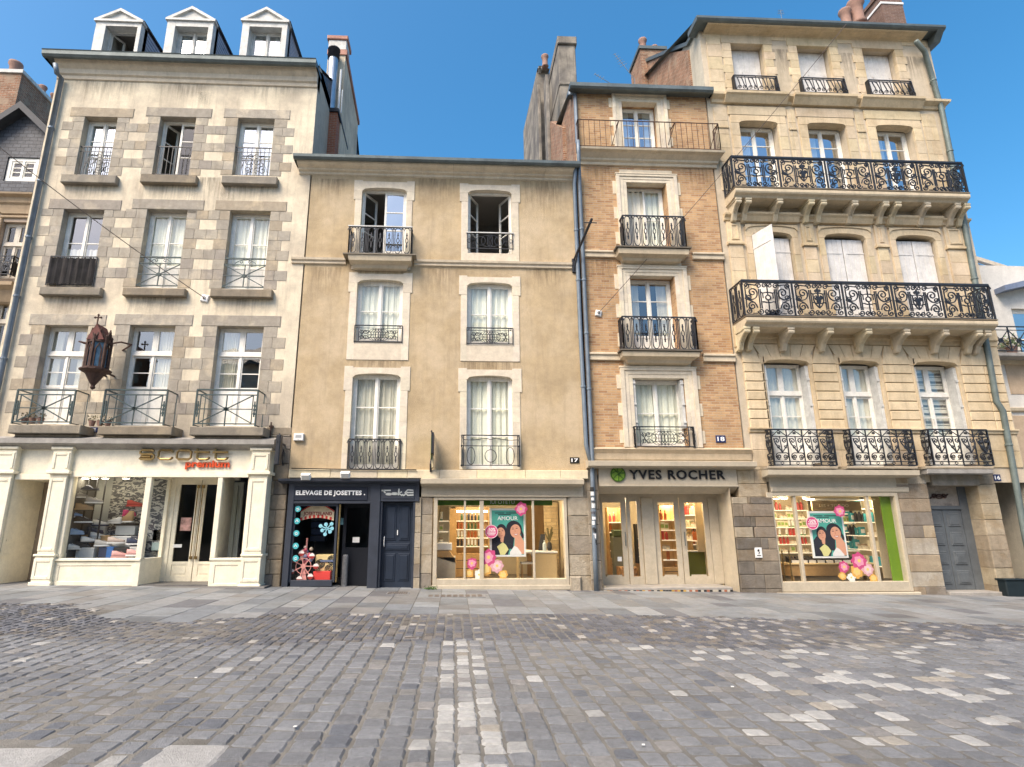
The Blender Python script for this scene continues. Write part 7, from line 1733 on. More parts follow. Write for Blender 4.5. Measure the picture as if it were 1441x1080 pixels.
def shop_c():
    x0, x1, zi0, zi1 = oi['xi0'], oi['xi1'], oi['zi0'], oi['zi1']; zf = gz(1.5)+.08; y1 = D+3.4; ztop = zi1+.05
    shell(OB, x0-.25, x1+.25, zf, ztop, D+.12, y1, m_beigew)
    # green valance band behind the top of the glass, with white lettering
    v = thing('window_valance', 'dark green band with pale mirrored letters along the top of the beauty shop window', 'valance', ((x0+x1)/2, D+.15, zi1)); s = MB(); s.box(x0-.1, x1-.25, D+.15, D+.17, P(700, 711.5, D+.15)[1], zi1+.04); s.build('band', flat('dark_leaf_band', (.05,.12,.01), .5), v)
    xa, xb = P(690,705,D+.14)[0], P(724,705,D+.14)[0]; text('IUI OTETU', xa, xb, P(700,709.5,D+.14)[1], P(700,704,D+.14)[1], D+.145, flat('pale_grey_paint', (.42,.45,.44)), v, depth=.001)
    yb = D+2.6; X = lambda px, py=745, y=yb: P(px, py, y)[0]; Z = lambda py, px=660, y=yb: P(px, py, y)[1]
    shelf_unit('lit wall shelves of dark bottles behind the left panes of the ochre house shop', X(642), X(687), yb, [Z(769), Z(757), Z(745), Z(733)], 'ochre shop wall rack', kinds=(7, 4, 0, 1), base=zf, sc=1.1, step=.10)
    s = MB(); s.bbox(X(640), X(686), yb-.05, yb+.1, Z(721.5), Z(718.5), .005); tag(s.build('strip_light', glow('strip_lamp', (1,.9,.72), 3.5)), 'bright strip light above the lit wall shelves in the ochre house shop', 'light')
    s = MB(); s.bbox(X(636.5,745,yb-.3)-.22, X(636.5,745,yb-.3)+.12, yb-.3, yb+.3, zf, Z(716), .01); tag(s.build('oak_panel', m_oak), 'tall oak panel standing left of the lit wall shelves', 'panel')
    # left window side shelf and counter
    ys = D+.75; xs0, xs1 = P(617.5, 745, ys)[0], P(631, 745, ys)[0]
    shelf_unit('small side rack of white boxes at the left end of the beauty shop window', xs0, xs1, ys, [P(620, q, ys)[1] for q in (763.5, 748, 733)], 'ochre window side rack', dep=.22, kinds=(2, 3, 4), sc=1.2, step=.10, m=m_taupe)
    yc = D+.6; a, b2 = P(614, 790, yc)[0]-.05, P(641, 790, yc)[0]; t = thing('shop_counter', 'beige counter with a sloping top of small white packets at the window left', 'counter', ((a+b2)/2, yc, zf))
    s = MB(); zc = P(625, 784, yc)[1]; s.bbox(a, b2, yc, yc+.6, zf, zc, .01); s.build('body', m_taupe, t); s = MB(); s.prism([(a, zc+.01), (b2, zc-.15), (b2, zc-.05), (P(632, 775, yc)[0], zc+.14), (a, zc+.16)], yc, yc+.45); s.build('tray', m_oak, t)
    s = MB(); x_, z_ = P(628, 776, yc), 0; s.bbox(a+.02, P(636,775,yc)[0], yc-.02, yc+.2, zc+.16, zc+.34, .02); s.build('white_card', m_wplast, t)
    # poster, badge, stickers
    poster('large teal poster AMOUR with two smiling dark haired women in the ochre house shop window', *RC(692, 737, 718.5, 781, D+.22), D+.22)
    x, z = P(691.5, 748.5, D+.10); badge('round pink -50% badge overlapping the left edge of the poster in the ochre house shop', x, z, .165, D+.10)
    yg = D+.02
    for px, py, rpx, k, lb in ((687.5, 784.5, 10.5, 'pink', 'largest pink flower sticker, in the middle of the ochre house shop window'), (664, 793, 7.5, 'pink', 'smaller pink flower sticker left of the largest one in the ochre house shop'), (733, 716.5, 8.5, 'pink', 'pink flower sticker at the upper right corner of the ochre house shop poster'),
                               (699.5, 796.5, 8.5, 'pale', 'pale pink flower sticker below the ochre house shop poster'), (683.5, 800.5, 8.5, 'orange', 'large orange flower sticker under the largest pink flower of the ochre house shop'), (660.5, 807, 5.5, 'orange', 'small orange flower sticker low at the left of the ochre house shop flowers'), (708, 809, 6, 'orange', 'orange flower sticker low at the right of the ochre house shop flowers'), (674, 809, 6, 'white', 'white flower sticker among the orange ones in the ochre house shop')):
        x, z = P(px, py, yg); decal(lb, x, z, yg+.006, rpx/55.6*1.0, k)
    # right side: curtain wall, stone wall panel, desk and chair
    s = MB(); yw = D+1.9; xa = P(766, 745, yw)[0]; s.box(xa, x1+.2, yw, yw+.05, zf, ztop-.05); tag(s.build('stone_clad_wall', mat('warm_rough_stone', (.55,.42,.24), .9, .35, 3, .8, 12, brick=dict(w=.3, h=.1, c2=(.4,.3,.18), mc=(.35,.28,.18), mortar=.01))), 'warmly lit rough stone wall at the right inside the ochre house shop', 'wall')
    yw = D+2.7; s = MB(); n = 30; xa, xb = P(741, 745, yw)[0], P(766, 745, yw)[0]
    for i in range(n): s.face([(xa+(xb-xa)*i/n, yw+.04*(i%2), zf), (xa+(xb-xa)*(i+1)/n, yw+.04*((i+1)%2), zf), (xa+(xb-xa)*(i+1)/n, yw+.04*((i+1)%2), ztop), (xa+(xb-xa)*i/n, yw+.04*(i%2), ztop)])
    tag(s.build('wall_curtain', flat('brown_drape', (.32,.20,.09), .9)), 'brown pleated drape at the back of the ochre house shop', 'curtain')
    yd = D+.9; a, b2 = P(752, 795, yd)[0], P(784, 795, yd)[0]; zt = P(768, 776, yd)[1]; t = thing('cash_desk', 'pale oak cash desk with a white top at the right of the ochre house shop', 'desk', ((a+b2)/2, yd, zf))
    s = MB(); s.bbox(a, b2, yd, yd+.6, zf, zt-.05, .01); s.box(a-.4, a-.38, yd+.1, yd+.6, zf, zt-.05); s.build('body', flat('pale_oak', (.56,.42,.22), .5), t); s = MB(); s.bbox(a-.42, b2+.02, yd-.03, yd+.63, zt-.05, zt, .008); s.build('top', m_wplast, t)
    t = thing('desk_bottle', 'bluish white bottle standing on the cash desk', 'bottle', (P(768,770,yd)[0], yd+.2, zt)); s = MB(); s.lathe([(.05,0),(.05,.18),(.02,.22),(.02,.27)], t.location, 10); s.build('body', flat('bluish_white', (.5,.58,.62), .3), t)
    t = thing('flower_vase', 'dark vase with dried brown stems on the cash desk', 'vase', (P(776,770,yd)[0], yd+.3, zt)); s = MB(); s.lathe([(.04,0),(.07,.08),(.05,.2),(.03,.22)], t.location, 10); s.build('vase', m_dark, t); s = MB()
    for k in range(14): q = t.location; s.tube([(q.x, q.y, q.z+.2), (q.x+random.uniform(-.14,.1), q.y, q.z+random.uniform(.35,.6))], .012, 4, r2=.02)
    s.build('stems', mat('dry_leaves', (.14,.12,.06)), t)
    t = thing('card_terminal', 'tall dark screen on the cash desk', 'screen', (P(764,765,yd)[0], yd+.35, zt)); s = MB(); q = t.location; s.prism([(q.x-.07, zt), (q.x+.09, zt), (q.x+.12, zt+.42), (q.x-.0, zt+.42)], yd+.35, yd+.38); s.build('screen', m_dark, t)
    t = thing('white_chair', 'white shell chair at the left side of the cash desk', 'chair', (P(743,800,yd)[0], yd+.3, zf)); q = t.location; s = MB(); s.tube([(q.x-.18, q.y, q.z+.78), (q.x+.1, q.y, q.z+.76), (q.x+.22, q.y, q.z+.55)], .03, 6); s.bbox(q.x-.15, q.x+.22, q.y-.2, q.y+.2, q.z+.44, q.z+.48, .01); s.build('seat', m_wplast, t)
    for dx in (-.12, .2):
        for dy in (-.15, .15): s = MB(); s.tube([(q.x+dx, q.y+dy, q.z), (q.x+dx, q.y+dy, q.z+.45)], .014, 5); s.build('leg', m_oak, t)
    for px, py, lb in ((667, 713.5, 'left'), (703, 716, 'middle'), (745, 714.5, 'right')):
        y = D+1.0; x = P(px, py, y)[0]; spot('%s one of three round ceiling spots in the ochre house shop' % lb, x, y, ztop-.06, 16, 24)
shop_c()
def shop_d():
    zf = bi['bot']; y1 = D+3.6; x0, x1 = bi['xL'], bi['xR']; ztop = bi['top']+.15
    shell(BB, x0-.05, x1+.05, zf, ztop, bi['yd']+.10, y1, m_beigew)
    yb = D+2.9; X = lambda px, y=yb: P(px, 765, y)[0]; Z = lambda py, y=yb: P(900, py, y)[1]
    shelf_unit('lit shelves of red and cream products behind the left entrance leaf', X(846), X(862), D+1.9, [P(855, q, D+1.9)[1] for q in (775, 762, 749, 735)], 'left entrance leaf', kinds=(5, 2, 0), base=zf, sc=1.3)
    shelf_unit('dark lit shelves of bottles behind the narrow entrance leaf', X(888), X(906), D+2.2, [P(895, q, D+2.2)[1] for q in (783, 771, 758)], 'narrow entrance leaf', kinds=(7, 5, 0), base=zf, sc=1.2, m=m_dark)
    shelf_unit('golden lit shelves behind the right entrance leaf', X(966), X(990), D+2.4, [P(975, q, D+2.4)[1] for q in (766, 752)], 'right entrance leaf', kinds=(0, 2), base=0, sc=1.5)
    shelf_unit('tall honey coloured shelf behind the third entrance leaf', P(932,765,D+1.5)[0], P(952,765,D+1.5)[0], D+1.5, [P(940, q, D+1.5)[1] for q in (788, 774, 760, 746, 732)], 'third entrance leaf', kinds=(0, 2, 5, 3), base=zf, sc=1.4)
    wall_shelf('lit shelves along the right side wall behind the entrance', x1+.04, bi['yd']+.9, y1-.1, [zf+q for q in (1.05, 1.4, 1.75)], 'entrance right wall', (0, 2, 3, 5))
    y = D+1.9; t = thing('green_cabinet', 'olive green cabinet with a white top behind the right entrance door', 'cabinet', (X(978, y), y, zf)); s = MB(); s.bbox(X(958, y), X(1000, y), y, y+.5, zf, P(975, 777, y)[1], .01); s.build('body', flat('olive_panel', (.13,.15,.02), .5), t); s = MB(); s.bbox(X(957, y), X(1001, y), y-.02, y+.5, P(975, 777, y)[1], P(975, 775.5, y)[1], .005); s.build('top', m_wplast, t)
    y = D+1.7; x, z = P(873, 765, y); t = thing('shopping_display', 'grey green freestanding display stand in the entrance', 'display stand', (x, y, zf)); s = MB(); s.bbox(x-.22, x+.2, y, y+.4, zf, z+.18, .02); s.build('body', flat('grey_green_board', (.2,.21,.15), .6), t); s = MB(); s.bbox(x-.18, x+.16, y-.02, y+.38, z+.18, z+.36, .02); s.build('head', flat('dark_green_card', (.08,.11,.05), .6), t)
    t = thing('orange_box', 'patterned orange and white box on the floor of the entrance', 'box', (x+.1, y-.3, zf)); s = MB(); s.bbox(x-.16, x+.30, y-.4, y-.05, zf, zf+.38, .02); s.build('body', mat('patterned_orange', (.5,.28,.12), .6, .6, 12, 0), t)
    for k, px in enumerate((860, 940, 985)):
        y = D+1.7; spot('%s ceiling spot behind the entrance doors' % ('left', 'middle', 'right')[k], P(px, 700, y)[0], y, ztop-.05, 14, 38)
    yd = bi['yd']+.02; x, z = P(872, 787, yd); s = MB(); s.box(x-.055, x+.055, yd-.004, yd, z-.055, z+.055); tag(s.build('door_sticker', m_wplast), 'small white square sticker on the left entrance leaf', 'sticker')
    yd2 = bi['yd']+.05
shop_d()
def shop_e():
    x0, x1, zi0, zi1 = ei['xi0'], ei['xi1'], ei['zi0'], ei['zi1']; zf = gz(10)+.15; y1 = D+3.2; ztop = zi1+.05
    shell(EB, x0-.25, x1+.25, zf, ztop, D+.12, y1, m_beigew)
    yb = D+1.9; X = lambda px, py=745, y=yb: P(px, py, y)[0]; Z = lambda py, px=1110, y=yb: P(px, py, y)[1]
    shelf_unit('bright shelves packed with jars and cartons at the left of the limestone house shop', X(1081), X(1141), yb, [Z(q) for q in (778, 766, 754, 742, 730, 718)], 'left limestone shop rack', kinds=(3, 2, 5, 4), sc=1.25, step=.105, m=m_beigew)
    shelf_unit('bright shelves of teal cartons right of the poster in the limestone house shop', X(1183), X(1243), yb, [P(1210, q, yb)[1] for q in (775, 762, 749, 736, 723)], 'teal limestone shop rack', kinds=(6, 7, 6, 3), sc=1.35, step=.125, m=m_beigew)
    ys = D+1.0; wall_shelf('pale shelves along the right side wall of the limestone house shop', x1+.24, D+.75, D+3.1, [zf+q for q in (.45, .85, 1.22, 1.58, 1.94)], 'limestone shop right wall', (6, 3, 2, 6, 7))
    s = MB(); xg0 = (P(1247, 705, D+.12)[0]+P(1256, 815, D+.12)[0])/2; s.bbox(xg0-.06, x1+.24, D+.125, D+.16, zi0-.1, ztop-.02, .005); t = s.build('upright_board', m_greenp); tag(t, 'bright leaf green panel at the right end of the limestone house shop window', 'panel')
    # long table of black trays
    yt = D+.9; a, b2 = P(1112, 795, yt)[0], P(1238, 800, yt)[0]; zt = P(1170, 793, yt)[1]; t = thing('display_table', 'long oak display table below the poster in the limestone house shop', 'table', ((a+b2)/2, yt, zf))
    s = MB(); s.bbox(a, b2, yt, yt+.6, zt-.32, zt-.04, .01); s.build('apron', m_oak, t); s = MB(); s.bbox(a-.03, b2+.03, yt-.03, yt+.63, zt-.04, zt, .008); s.build('tabletop', flat('pale_oak', (.56,.42,.22)), t)
    for xx in (a+.05, b2-.05):
        for yy in (yt+.05, yt+.55): s = MB(); s.box(xx-.03, xx+.03, yy-.03, yy+.03, zf, zt-.32); s.build('leg', m_oak, t)
    n = 9
    for k in range(n):
        xx = a+.12+(b2-a-.3)*k/n; t = thing('display_tray', 'small black tray with a white rim on the long oak display table', 'tray', (xx, yt+.1, zt), 'trays on the long oak display table') if k == 0 else dup(tr0, (xx, yt+.1, zt))
        if k == 0:
            tr0 = t; s = MB(); s.prismx([(0, 0), (.3, 0), (.3, .16), (0, .06)], 0, .17); s.build('body', m_black, t, local=True); s = MB(); s.box(-.01, .18, -.012, .0, .0, .075); s.build('rim', m_wplast, t, local=True)
    # brass rails at the left
    for k, px in enumerate((1098, 1103, 1113)):
        y = D+.55; xx = P(px, 800, y)[0]; s = MB(); s.tube([(xx, y, zf), (xx, y, P(px, 775, y)[1])], .018, 6); s.lathe([(.05,0),(.05,.015),(.02,.03)], (xx, y, zf), 8); tag(s.build('brass_post', m_brass), '%s thin brass post at the lower left of the limestone house shop window' % ('left', 'middle', 'right')[k], 'post', 'brass posts in the limestone house shop')
    # soffit sign
    v = thing('soffit_sign', 'brown hanging header board with pale letters LES + TOQOO above the poster', 'sign', (P(1165,712,D+.8)[0], D+.8, P(1165,712,D+.8)[1])); yv = D+.8
    s = MB(); s.bbox(P(1143,712,yv)[0], P(1212,712,yv)[0], yv, yv+.05, P(1170,719,yv)[1], P(1170,706,yv)[1], .008); s.build('board', flat('brown_board', (.26,.19,.11), .6), v); text('LES + TOQOO', P(1153,712,yv)[0], P(1194,712,yv)[0], P(1170,714.5,yv)[1], P(1170,709.8,yv)[1], yv-.002, flat('pale_gold_letters', (.6,.52,.36), .5), v, depth=.002)
    s = MB(); s.bbox(P(1143,702,yv)[0], P(1228,702,yv)[0], yv-.1, yv+.3, P(1170,704,yv)[1], P(1170,702,yv)[1], .005); tag(s.build('white_rail', m_wplast), 'white lighting rail above the brown header board', 'rail')
    yp = D+.22; ax0, ax1 = P(1143,750,yp)[0], P(1187,750,yp)[0]; poster('large teal poster AMOUR with two smiling dark haired women in the limestone house shop window', ax0, ax1, P(1165,783,yp)[1], P(1165,722.5,yp)[1], yp)
    x, z = P(1143, 736.5, D+.1); badge('round pink -50% badge at the upper left of the poster in the limestone house shop', x, z, .165, D+.1)
    yg = D+.02
    for px, py, rpx, k, lb in ((1209, 789.5, 10, 'pink', 'largest pink flower sticker, in the limestone house shop window'), (1188, 798, 7.5, 'pink', 'smaller pink flower sticker left of the largest one in the limestone house shop'), (1182, 720, 7.5, 'pink', 'pink flower sticker at the upper right corner of the limestone house shop poster'),
                               (1221, 801.5, 8, 'pale', 'pale pink flower sticker right of the flower group in the limestone house shop'), (1206, 804.5, 8, 'orange', 'large orange flower sticker in the limestone house shop window'), (1185.5, 811, 5, 'orange', 'small orange flower sticker low at the left of the limestone house shop flowers'), (1229.5, 814, 5.5, 'orange', 'orange flower sticker low at the right beside the mullion of the limestone house shop'), (1198, 813, 5.5, 'white', 'white flower sticker among the orange ones in the limestone house shop')):
        x, z = P(px, py, yg); decal(lb, x, z, yg+.006, rpx/54, k)
    for k, px in enumerate((1093, 1104, 1135, 1215)):
        y = D+.9; spot('ceiling spot number %d from the left in the limestone house shop' % (k+1), P(px, 706, y)[0], y, ztop-.06, 16, 13)
shop_e()
def shop_josette():
    z0, z1 = oi['zgl0'], oi['zgl1']; xg0, xm0, y2 = oi['xg0'], oi['xm0'], oi['y2']
    yi = y2+.20; X = lambda px, py=760, y=yi: P(px, py, y)[0]; Z = lambda py, px=440, y=yi: P(px, py, y)[1]
    t = thing('arched_sign', 'cream arched sign with red letters JOSETTELAND inside the dark shop window', 'sign', (X(447, 725), yi, Z(728)))
    xa, xb = X(423,725), X(470,725); xm = (xa+xb)/2; s = MB(); n = 16
    top = [(xa+(xb-xa)*i/n, Z(719)+.17*math.sin(math.pi*i/n)) for i in range(n+1)]; bot = [(xa+(xb-xa)*i/n, Z(733)+.07*math.sin(math.pi*i/n)) for i in range(n+1)]
    s.prism([*bot, *top[::-1]], yi, yi+.03); s.build('board', mat('fairground_cream', (.80,.66,.44), .6, .2, 6, 0), t)
    s = MB()
    for i in range(n):
        if i % 2 == 0: s.prism([bot[i], bot[i+1], (bot[i+1][0], bot[i+1][1]+.07), (bot[i][0], bot[i][1]+.07)], yi-.006, yi); 
        s.prism([(top[i][0], top[i][1]-.03), (top[i+1][0], top[i+1][1]-.03), top[i+1], top[i]], yi-.006, yi)
    s.build('red_edge', flat('fair_red', (.65,.05,.04), .5), t)
    text('JOSETTELAND', xa+.07, xb-.05, Z(727), Z(720.5), yi-.008, flat('fair_dark_red', (.30,.03,.025), .5), t, bold=.02, depth=.002)
    # round turquoise stickers
    yg = y2-.004; tq = flat('turquoise_vinyl', (.07,.42,.46), .5)
    for k, (px, py) in enumerate(((419.3,716.5), (418,733.5), (417,750.8), (416,768.5), (416,786))):
        x, z = P(px, py, yg); t = thing('round_sticker', 'round turquoise sticker on the dark shop window, number %d from the top' % (k+1), 'sticker', (x, yg, z), 'turquoise stickers down the dark shop window'); s = MB(); s.disc(x, z, .072, yg, 18, .002); s.build('disc', tq, t); s = MB()
        iron(s, [([(-.03,-.02),(0,.03),(.03,-.02)] if k % 2 else [(-.035,0),(.02,.02),(.03,-.02),(-.02,-.03)], .008)], (x, yg-.003, z), (1,0,0)); s.build('white_mark', m_whitel, t)
    x, z = P(460, 744, yg); t = thing('splash_sticker', 'light blue splash shaped sticker in the middle of the dark shop window', 'sticker', (x, yg, z)); s = MB()
    for k in range(7):
        a = k*.9; q = .17*(1 if k % 2 else .72); s.tube([(x, yg, z), (x+q*math.cos(a), yg, z+q*.8*math.sin(a))], .012, 4); s.disc(x+q*math.cos(a), z+q*.8*math.sin(a), .045, yg-.003, 12, .002)
    s.build('splash', flat('light_blue_vinyl', (.25,.55,.65), .5), t)
    # ferris wheel decoration
    yw = y2+.10; x, z = P(427, 797, yw); t = thing('ferris_wheel_model', 'pink model ferris wheel with round gondolas at the lower left of the dark shop window', 'model', (x, yw, z0)); s = MB()
    pk = flat('faded_pink', (.68,.30,.26), .6)
    for k in range(7): a = R(90+k*360/7+12); s.tube([(x, yw, z), (x+.28*math.cos(a), yw, z+.28*math.sin(a))], .012, 4)
    s.disc(x, z, .06, yw-.02, 14, .03); s.prism([(x-.10, z0), (x+.10, z0), (x+.02, z+.02), (x-.02, z+.02)], yw+.01, yw+.04); s.tube([(x+.18*math.cos(k*.4), yw, z+.18*math.sin(k*.4)) for k in range(17)], .008, 4); s.build('wheel', pk, t)
    for k in range(7):
        a = R(90+k*360/7+12); q = MB(); cx, cz = x+.30*math.cos(a), z+.30*math.sin(a)
        q.prism([(cx+.065*math.cos(R(b_)), cz+.065*math.sin(R(b_))) for b_ in range(0, 181, 20)], yw-.03, yw); q.mi = 1; q.prism([(cx+.065*math.cos(R(b_)), cz+.065*math.sin(R(b_))) for b_ in range(180, 361, 20)], yw-.03, yw); q.build('gondola', [flat('fair_white', (.85,.75,.70), .6), flat('fair_dark_red', (.30,.03,.025))], t)
    x, z = P(431, 778, yw+.12); t = thing('figure_cluster', 'heap of pastel rag dolls and a pale striped stick above the model ferris wheel', 'dolls', (x, yw+.12, z)); s = MB(); cl = [(.85,.65,.58), (.42,.48,.68), (.75,.16,.22), (.8,.45,.5), (.7,.6,.45)]
    for k in range(24): s.tint = random.choice(cl); c = (x+random.uniform(-.14,.16), yw+.10+random.uniform(0,.1), z+random.uniform(-.22,.14)); rr = random.uniform(.03,.06); s.lathe([(.005,-rr),(rr*.8,-rr*.5),(rr,0),(rr*.8,rr*.5),(.005,rr)], c, 8)
    s.build('dolls', mat('doll_cloth', (1,1,1), .8, .3, 20, .2, 30, tint=True), t); s = MB(); s.tube([(x, yw+.15, z-.3), (x-.01, yw+.15, z+.34)], .02, 6); s.build('stick', pk, t)
    # yellow patterned chest with swirl rings, red box
    yk = y2+.35; a, b2 = P(444, 785, yk)[0], P(470, 785, yk)[0]; za, zb = P(455, 812, yk)[1], P(455, 781, yk)[1]
    t = thing('patterned_chest', 'yellow chest painted with black rings behind the dark shop window', 'chest', ((a+b2)/2, yk, za)); s = MB(); s.bbox(a, b2, yk, yk+.35, z0, zb, .01); s.build('body', flat('dull_yellow', (.75,.60,.28), .6), t); s = MB()
    for cx, cz in (((a+b2)/2-.1, (za+zb)/2+.05), (b2-.05, zb-.12), (a+.03, za+.12), (b2-.10, za+.18)):
        for rr in (.10, .065, .03): s.tube([(cx+rr*math.cos(k*.45), yk-.006, cz+rr*math.sin(k*.45)) for k in range(15)], .009, 4)
    s.build('painted_ring', m_black, t); s = MB(); s.bbox(a+.02, b2-.02, yk-.22, yk-.02, z0, za+.14, .01); 
    o = s.build('red_box', flat('fair_red', (.65,.05,.04))); tag(o, 'bright red ribbed box at the foot of the patterned chest', 'box'); s = MB(); s.bbox((a+b2)/2-.1, b2, yk-.03, yk-.01, zb-.17, zb-.12, .005); tag(s.build('blue_paddle', flat('slate_blue', (.12,.16,.26), .6)), 'narrow slate blue paddle lying across the patterned chest', 'paddle')
    # tower of dark blue things in the back, white post in the doorway, notice
    y = y2+.9; x0_ = P(447, 745, y)[0]; t = thing('blue_display_tower', 'dim blue display tower of stacked boxes deep inside the dark shop', 'display', (x0_, y, z0)); s = MB()
    for k in range(7): s.tint = random.choice([(.03,.05,.12), (.05,.08,.16), (.02,.03,.06)]); s.bbox(x0_-.18+.02*(k%2), x0_+.2, y, y+.3, z0+.9+k*.17, z0+1.05+k*.17, .01)
    s.build('boxes', mat('blue_carton', (1,1,1), .6, .2, 5, 0, tint=True), t)
    y = oi['y3']-.14; x, z = P(485.5, 800, y); t = thing('grey_post', 'short round grey post standing in the dark shop doorway', 'post', (x, y, oi['zgd'])); s = MB(); s.lathe([(.075,0),(.075,.02),(.07,.03),(.07,.70),(.05,.74)], (x, y, oi['zgd']+.05), 14); s.build('body', mat('grey_ribbed', (.20,.20,.20), .5, .2, 20, .1, 30), t)
    y = oi['y3']+.01; x, z = P(501, 760, y); s = MB(); s.box(x-.085, x+.085, y-.006, y, z-.065, z+.065); t = s.build('door_notice', m_wplast); tag(t, 'small white paper notice on the black shop door', 'notice'); q = MB()
    x, z = P(481.5, 734, y); s = MB(); s.box(x-.045, x+.045, y-.006, y, z-.08, z+.08); tag(s.build('door_label', flat('dim_teal_card', (.10,.22,.25), .6)), 'small dim teal card at the upper left of the black shop door', 'card')
shop_josette()
def shop_shoes():
    sf, zs1, zt1 = wi['sf'], wi['zs1'], wi['zt1']; yy = D+.30
    fx = lambda q: 80+(q-80)*1.143; fy = lambda q: 660+(q-660)*1.143
    X = lambda px, py, y=yy: P(fx(px), fy(py), y)[0]; Z = lambda px, py, y=yy: P(fx(px), fy(py), y)[1]
    def shoe_parts(col, sole, kind='sneaker'):
        s = MB(); L = .28; n = 12
        rings = []
        for i in range(n+1):
            u = i/n; x = -L/2+L*u
            hw = .036*(.55+.9*math.sin(math.pi*min(1, u*.95+.08))**.7) if 0 < i < n else .015
            if kind == 'heel': hw *= .75
            h = .105-.065*max(0, (u-.25)/.75)**.8 if u > .25 else .105
            if kind == 'boot': h = .20 if u < .38 else .20-.14*((u-.38)/.62)**.5
            if kind == 'cap': h = .07*math.sin(math.pi*min(1, u*1.4)) if u < .7 else .012; hw = .07
            rings.append([s.vv((x, hw*math.cos(a), .02+h*(.5+.5*math.sin(a)) if math.sin(a) > -.2 else .02)) for a in [2*math.pi*k/10 for k in range(10)]])
        for i in range(n):
            for k in range(10): s.fi((rings[i][k], rings[i][(k+1)%10], rings[i+1][(k+1)%10], rings[i+1][k]))
        s.fi(rings[0][::-1]); s.fi(rings[-1])
        b = MB(); p = [(-L/2-.005+.29*i/8, .042*(.6+.55*math.sin(math.pi*(i/8*.9+.08)))) for i in range(9)]
        b.prismz(p+[(x, -y) for x, y in p[::-1]], 0, .026)
        l = MB()
        for k in range(4): l.box(.0+.022*k, .008+.022*k, -.022, .022, .10-.012*k, .112-.012*k)
        return s, b, l
    made = {}
    def shoe(label, px, py, col, sole, kind='sneaker', rot=20, y=yy, sc=1.3):
        key = (kind, col)
        t = thing('cap_hat' if kind == 'cap' else 'shoe', label, 'cap' if kind == 'cap' else 'shoe', (X(px, py, y), y, Z(px, py+2.4, y)), 'shoes and caps in the shoe shop window'); t.rotation_euler = (0, 0, R(rot)); t.scale = (sc,)*3
        s, b, l = shoe_parts(col, sole, kind); nm = 'c%d' % (hash((key, sole)) % 99999)
        u = s.build('crown' if kind == 'cap' else 'upper', flat('shoe_upper_%02x%02x%02x' % tuple(int(c*255) for c in col), col, .6), t, smooth=True, local=True); sm = flat('shoe_sole_%02x%02x%02x' % tuple(int(c*255) for c in sole), sole, .6)
        b.build('brim' if kind == 'cap' else 'sole', sm, t, local=True)
        if kind == 'sneaker': l.build('laces', sm, t, local=True)
        return t
    NV, WH, GY, TN, PK, BK, LB = (.03,.04,.08), (.72,.72,.70), (.30,.29,.28), (.45,.30,.16), (.62,.32,.30), (.03,.03,.03), (.30,.42,.60)
    def bracket_shelf(px, py):
        s = MB(); x = X(px, py+3); z = Z(px, py+3); s.box(x-.16, x+.16, yy-.05, yy+.14, z-.012, z); tag(s.build('small_shelf', m_iron), 'small black shelf under the %s' % lbs, 'shelf', 'small shelves on the wires of the shoe shop window')
    for px, py, c, so, k, lb in ((121, 683.5, NV, NV, 'cap', 'navy cap high on the display wires'), (107, 693.5, GY, WH, 'sneaker', 'grey and white sneaker on the left display wire'), (126, 700, GY, WH, 'sneaker', 'grey shoe with a pale sole on the third display wire'), (113.5, 708, TN, TN, 'sneaker', 'tan shoe on the second display wire'),
                             (100.5, 717.5, LB, WH, 'sneaker', 'white and blue sneaker low on the left display wire'), (113, 724, BK, WH, 'sneaker', 'black shoe low on the second display wire'), (102.5, 738.5, LB, LB, 'sneaker', 'light blue shoe at the bottom of the left display wire'), (98, 757, WH, WH, 'sneaker', 'white shoe at the very bottom left of the window')):
        lbs = lb; shoe(lb, px, py, c, so, k); bracket_shelf(px, py)
    def box(label, l, r, t_, b_, col, y=D+.35, d=.3, m=None, name='shoe_box'):
        x0, x1, z0, z1 = RC(fx(l), fx(r), fy(t_), fy(b_), y); t = thing(name, label, 'box', ((x0+x1)/2, y, z0), 'boxes stacked in the shoe shop window'); s = MB(); s.bbox(x0, x1, y, y+d, z0, z1-.035, .005); s.build('body', m or flat('box_%02x%02x%02x' % tuple(int(c*255) for c in col), col, .7), t); s = MB(); s.bbox(x0-.006, x1+.006, y-.006, y+d+.006, z1-.035, z1, .005); s.build('lid', m or flat('boxlid_%02x%02x%02x' % tuple(int(c*255) for c in col), tuple(min(1, c*1.1) for c in col), .7), t)
    box('white shoe box standing lowest at the left of the display', 103, 125, 757, 771, (.62,.62,.60)); box('navy shoe box beside the lowest white box', 131, 141, 757, 771, NV); box('royal blue upright box in the bottom row', 140.5, 149, 756, 771, (.04,.13,.36)); box('black shoe box under the pink loafer', 150, 168, 757, 771, BK); box('pale grey box at the right end of the bottom row', 169, 180, 756, 771, (.5,.5,.48))
    box('wide brown wooden crate on the left of the second tier', 108, 144, 742, 756, (.22,.10,.04), D+.55, m=m_oak, name='wooden_crate'); box('white shoe box in the middle of the second tier', 146, 170, 743, 756, (.68,.68,.66), D+.55); box('dark box at the right end of the second tier', 171, 183, 743, 756, (.1,.1,.12), D+.55)
    box('white and grey shoe box on the left of the third tier', 121, 138, 731, 741.5, (.55,.55,.52), D+.75); box('striped grey shoe box on the right of the third tier', 152, 176, 730, 741.5, (.4,.42,.42), D+.75)
    box('black flat box on the third tier, under the tan boot', 150, 176, 727, 730, BK, D+.72)
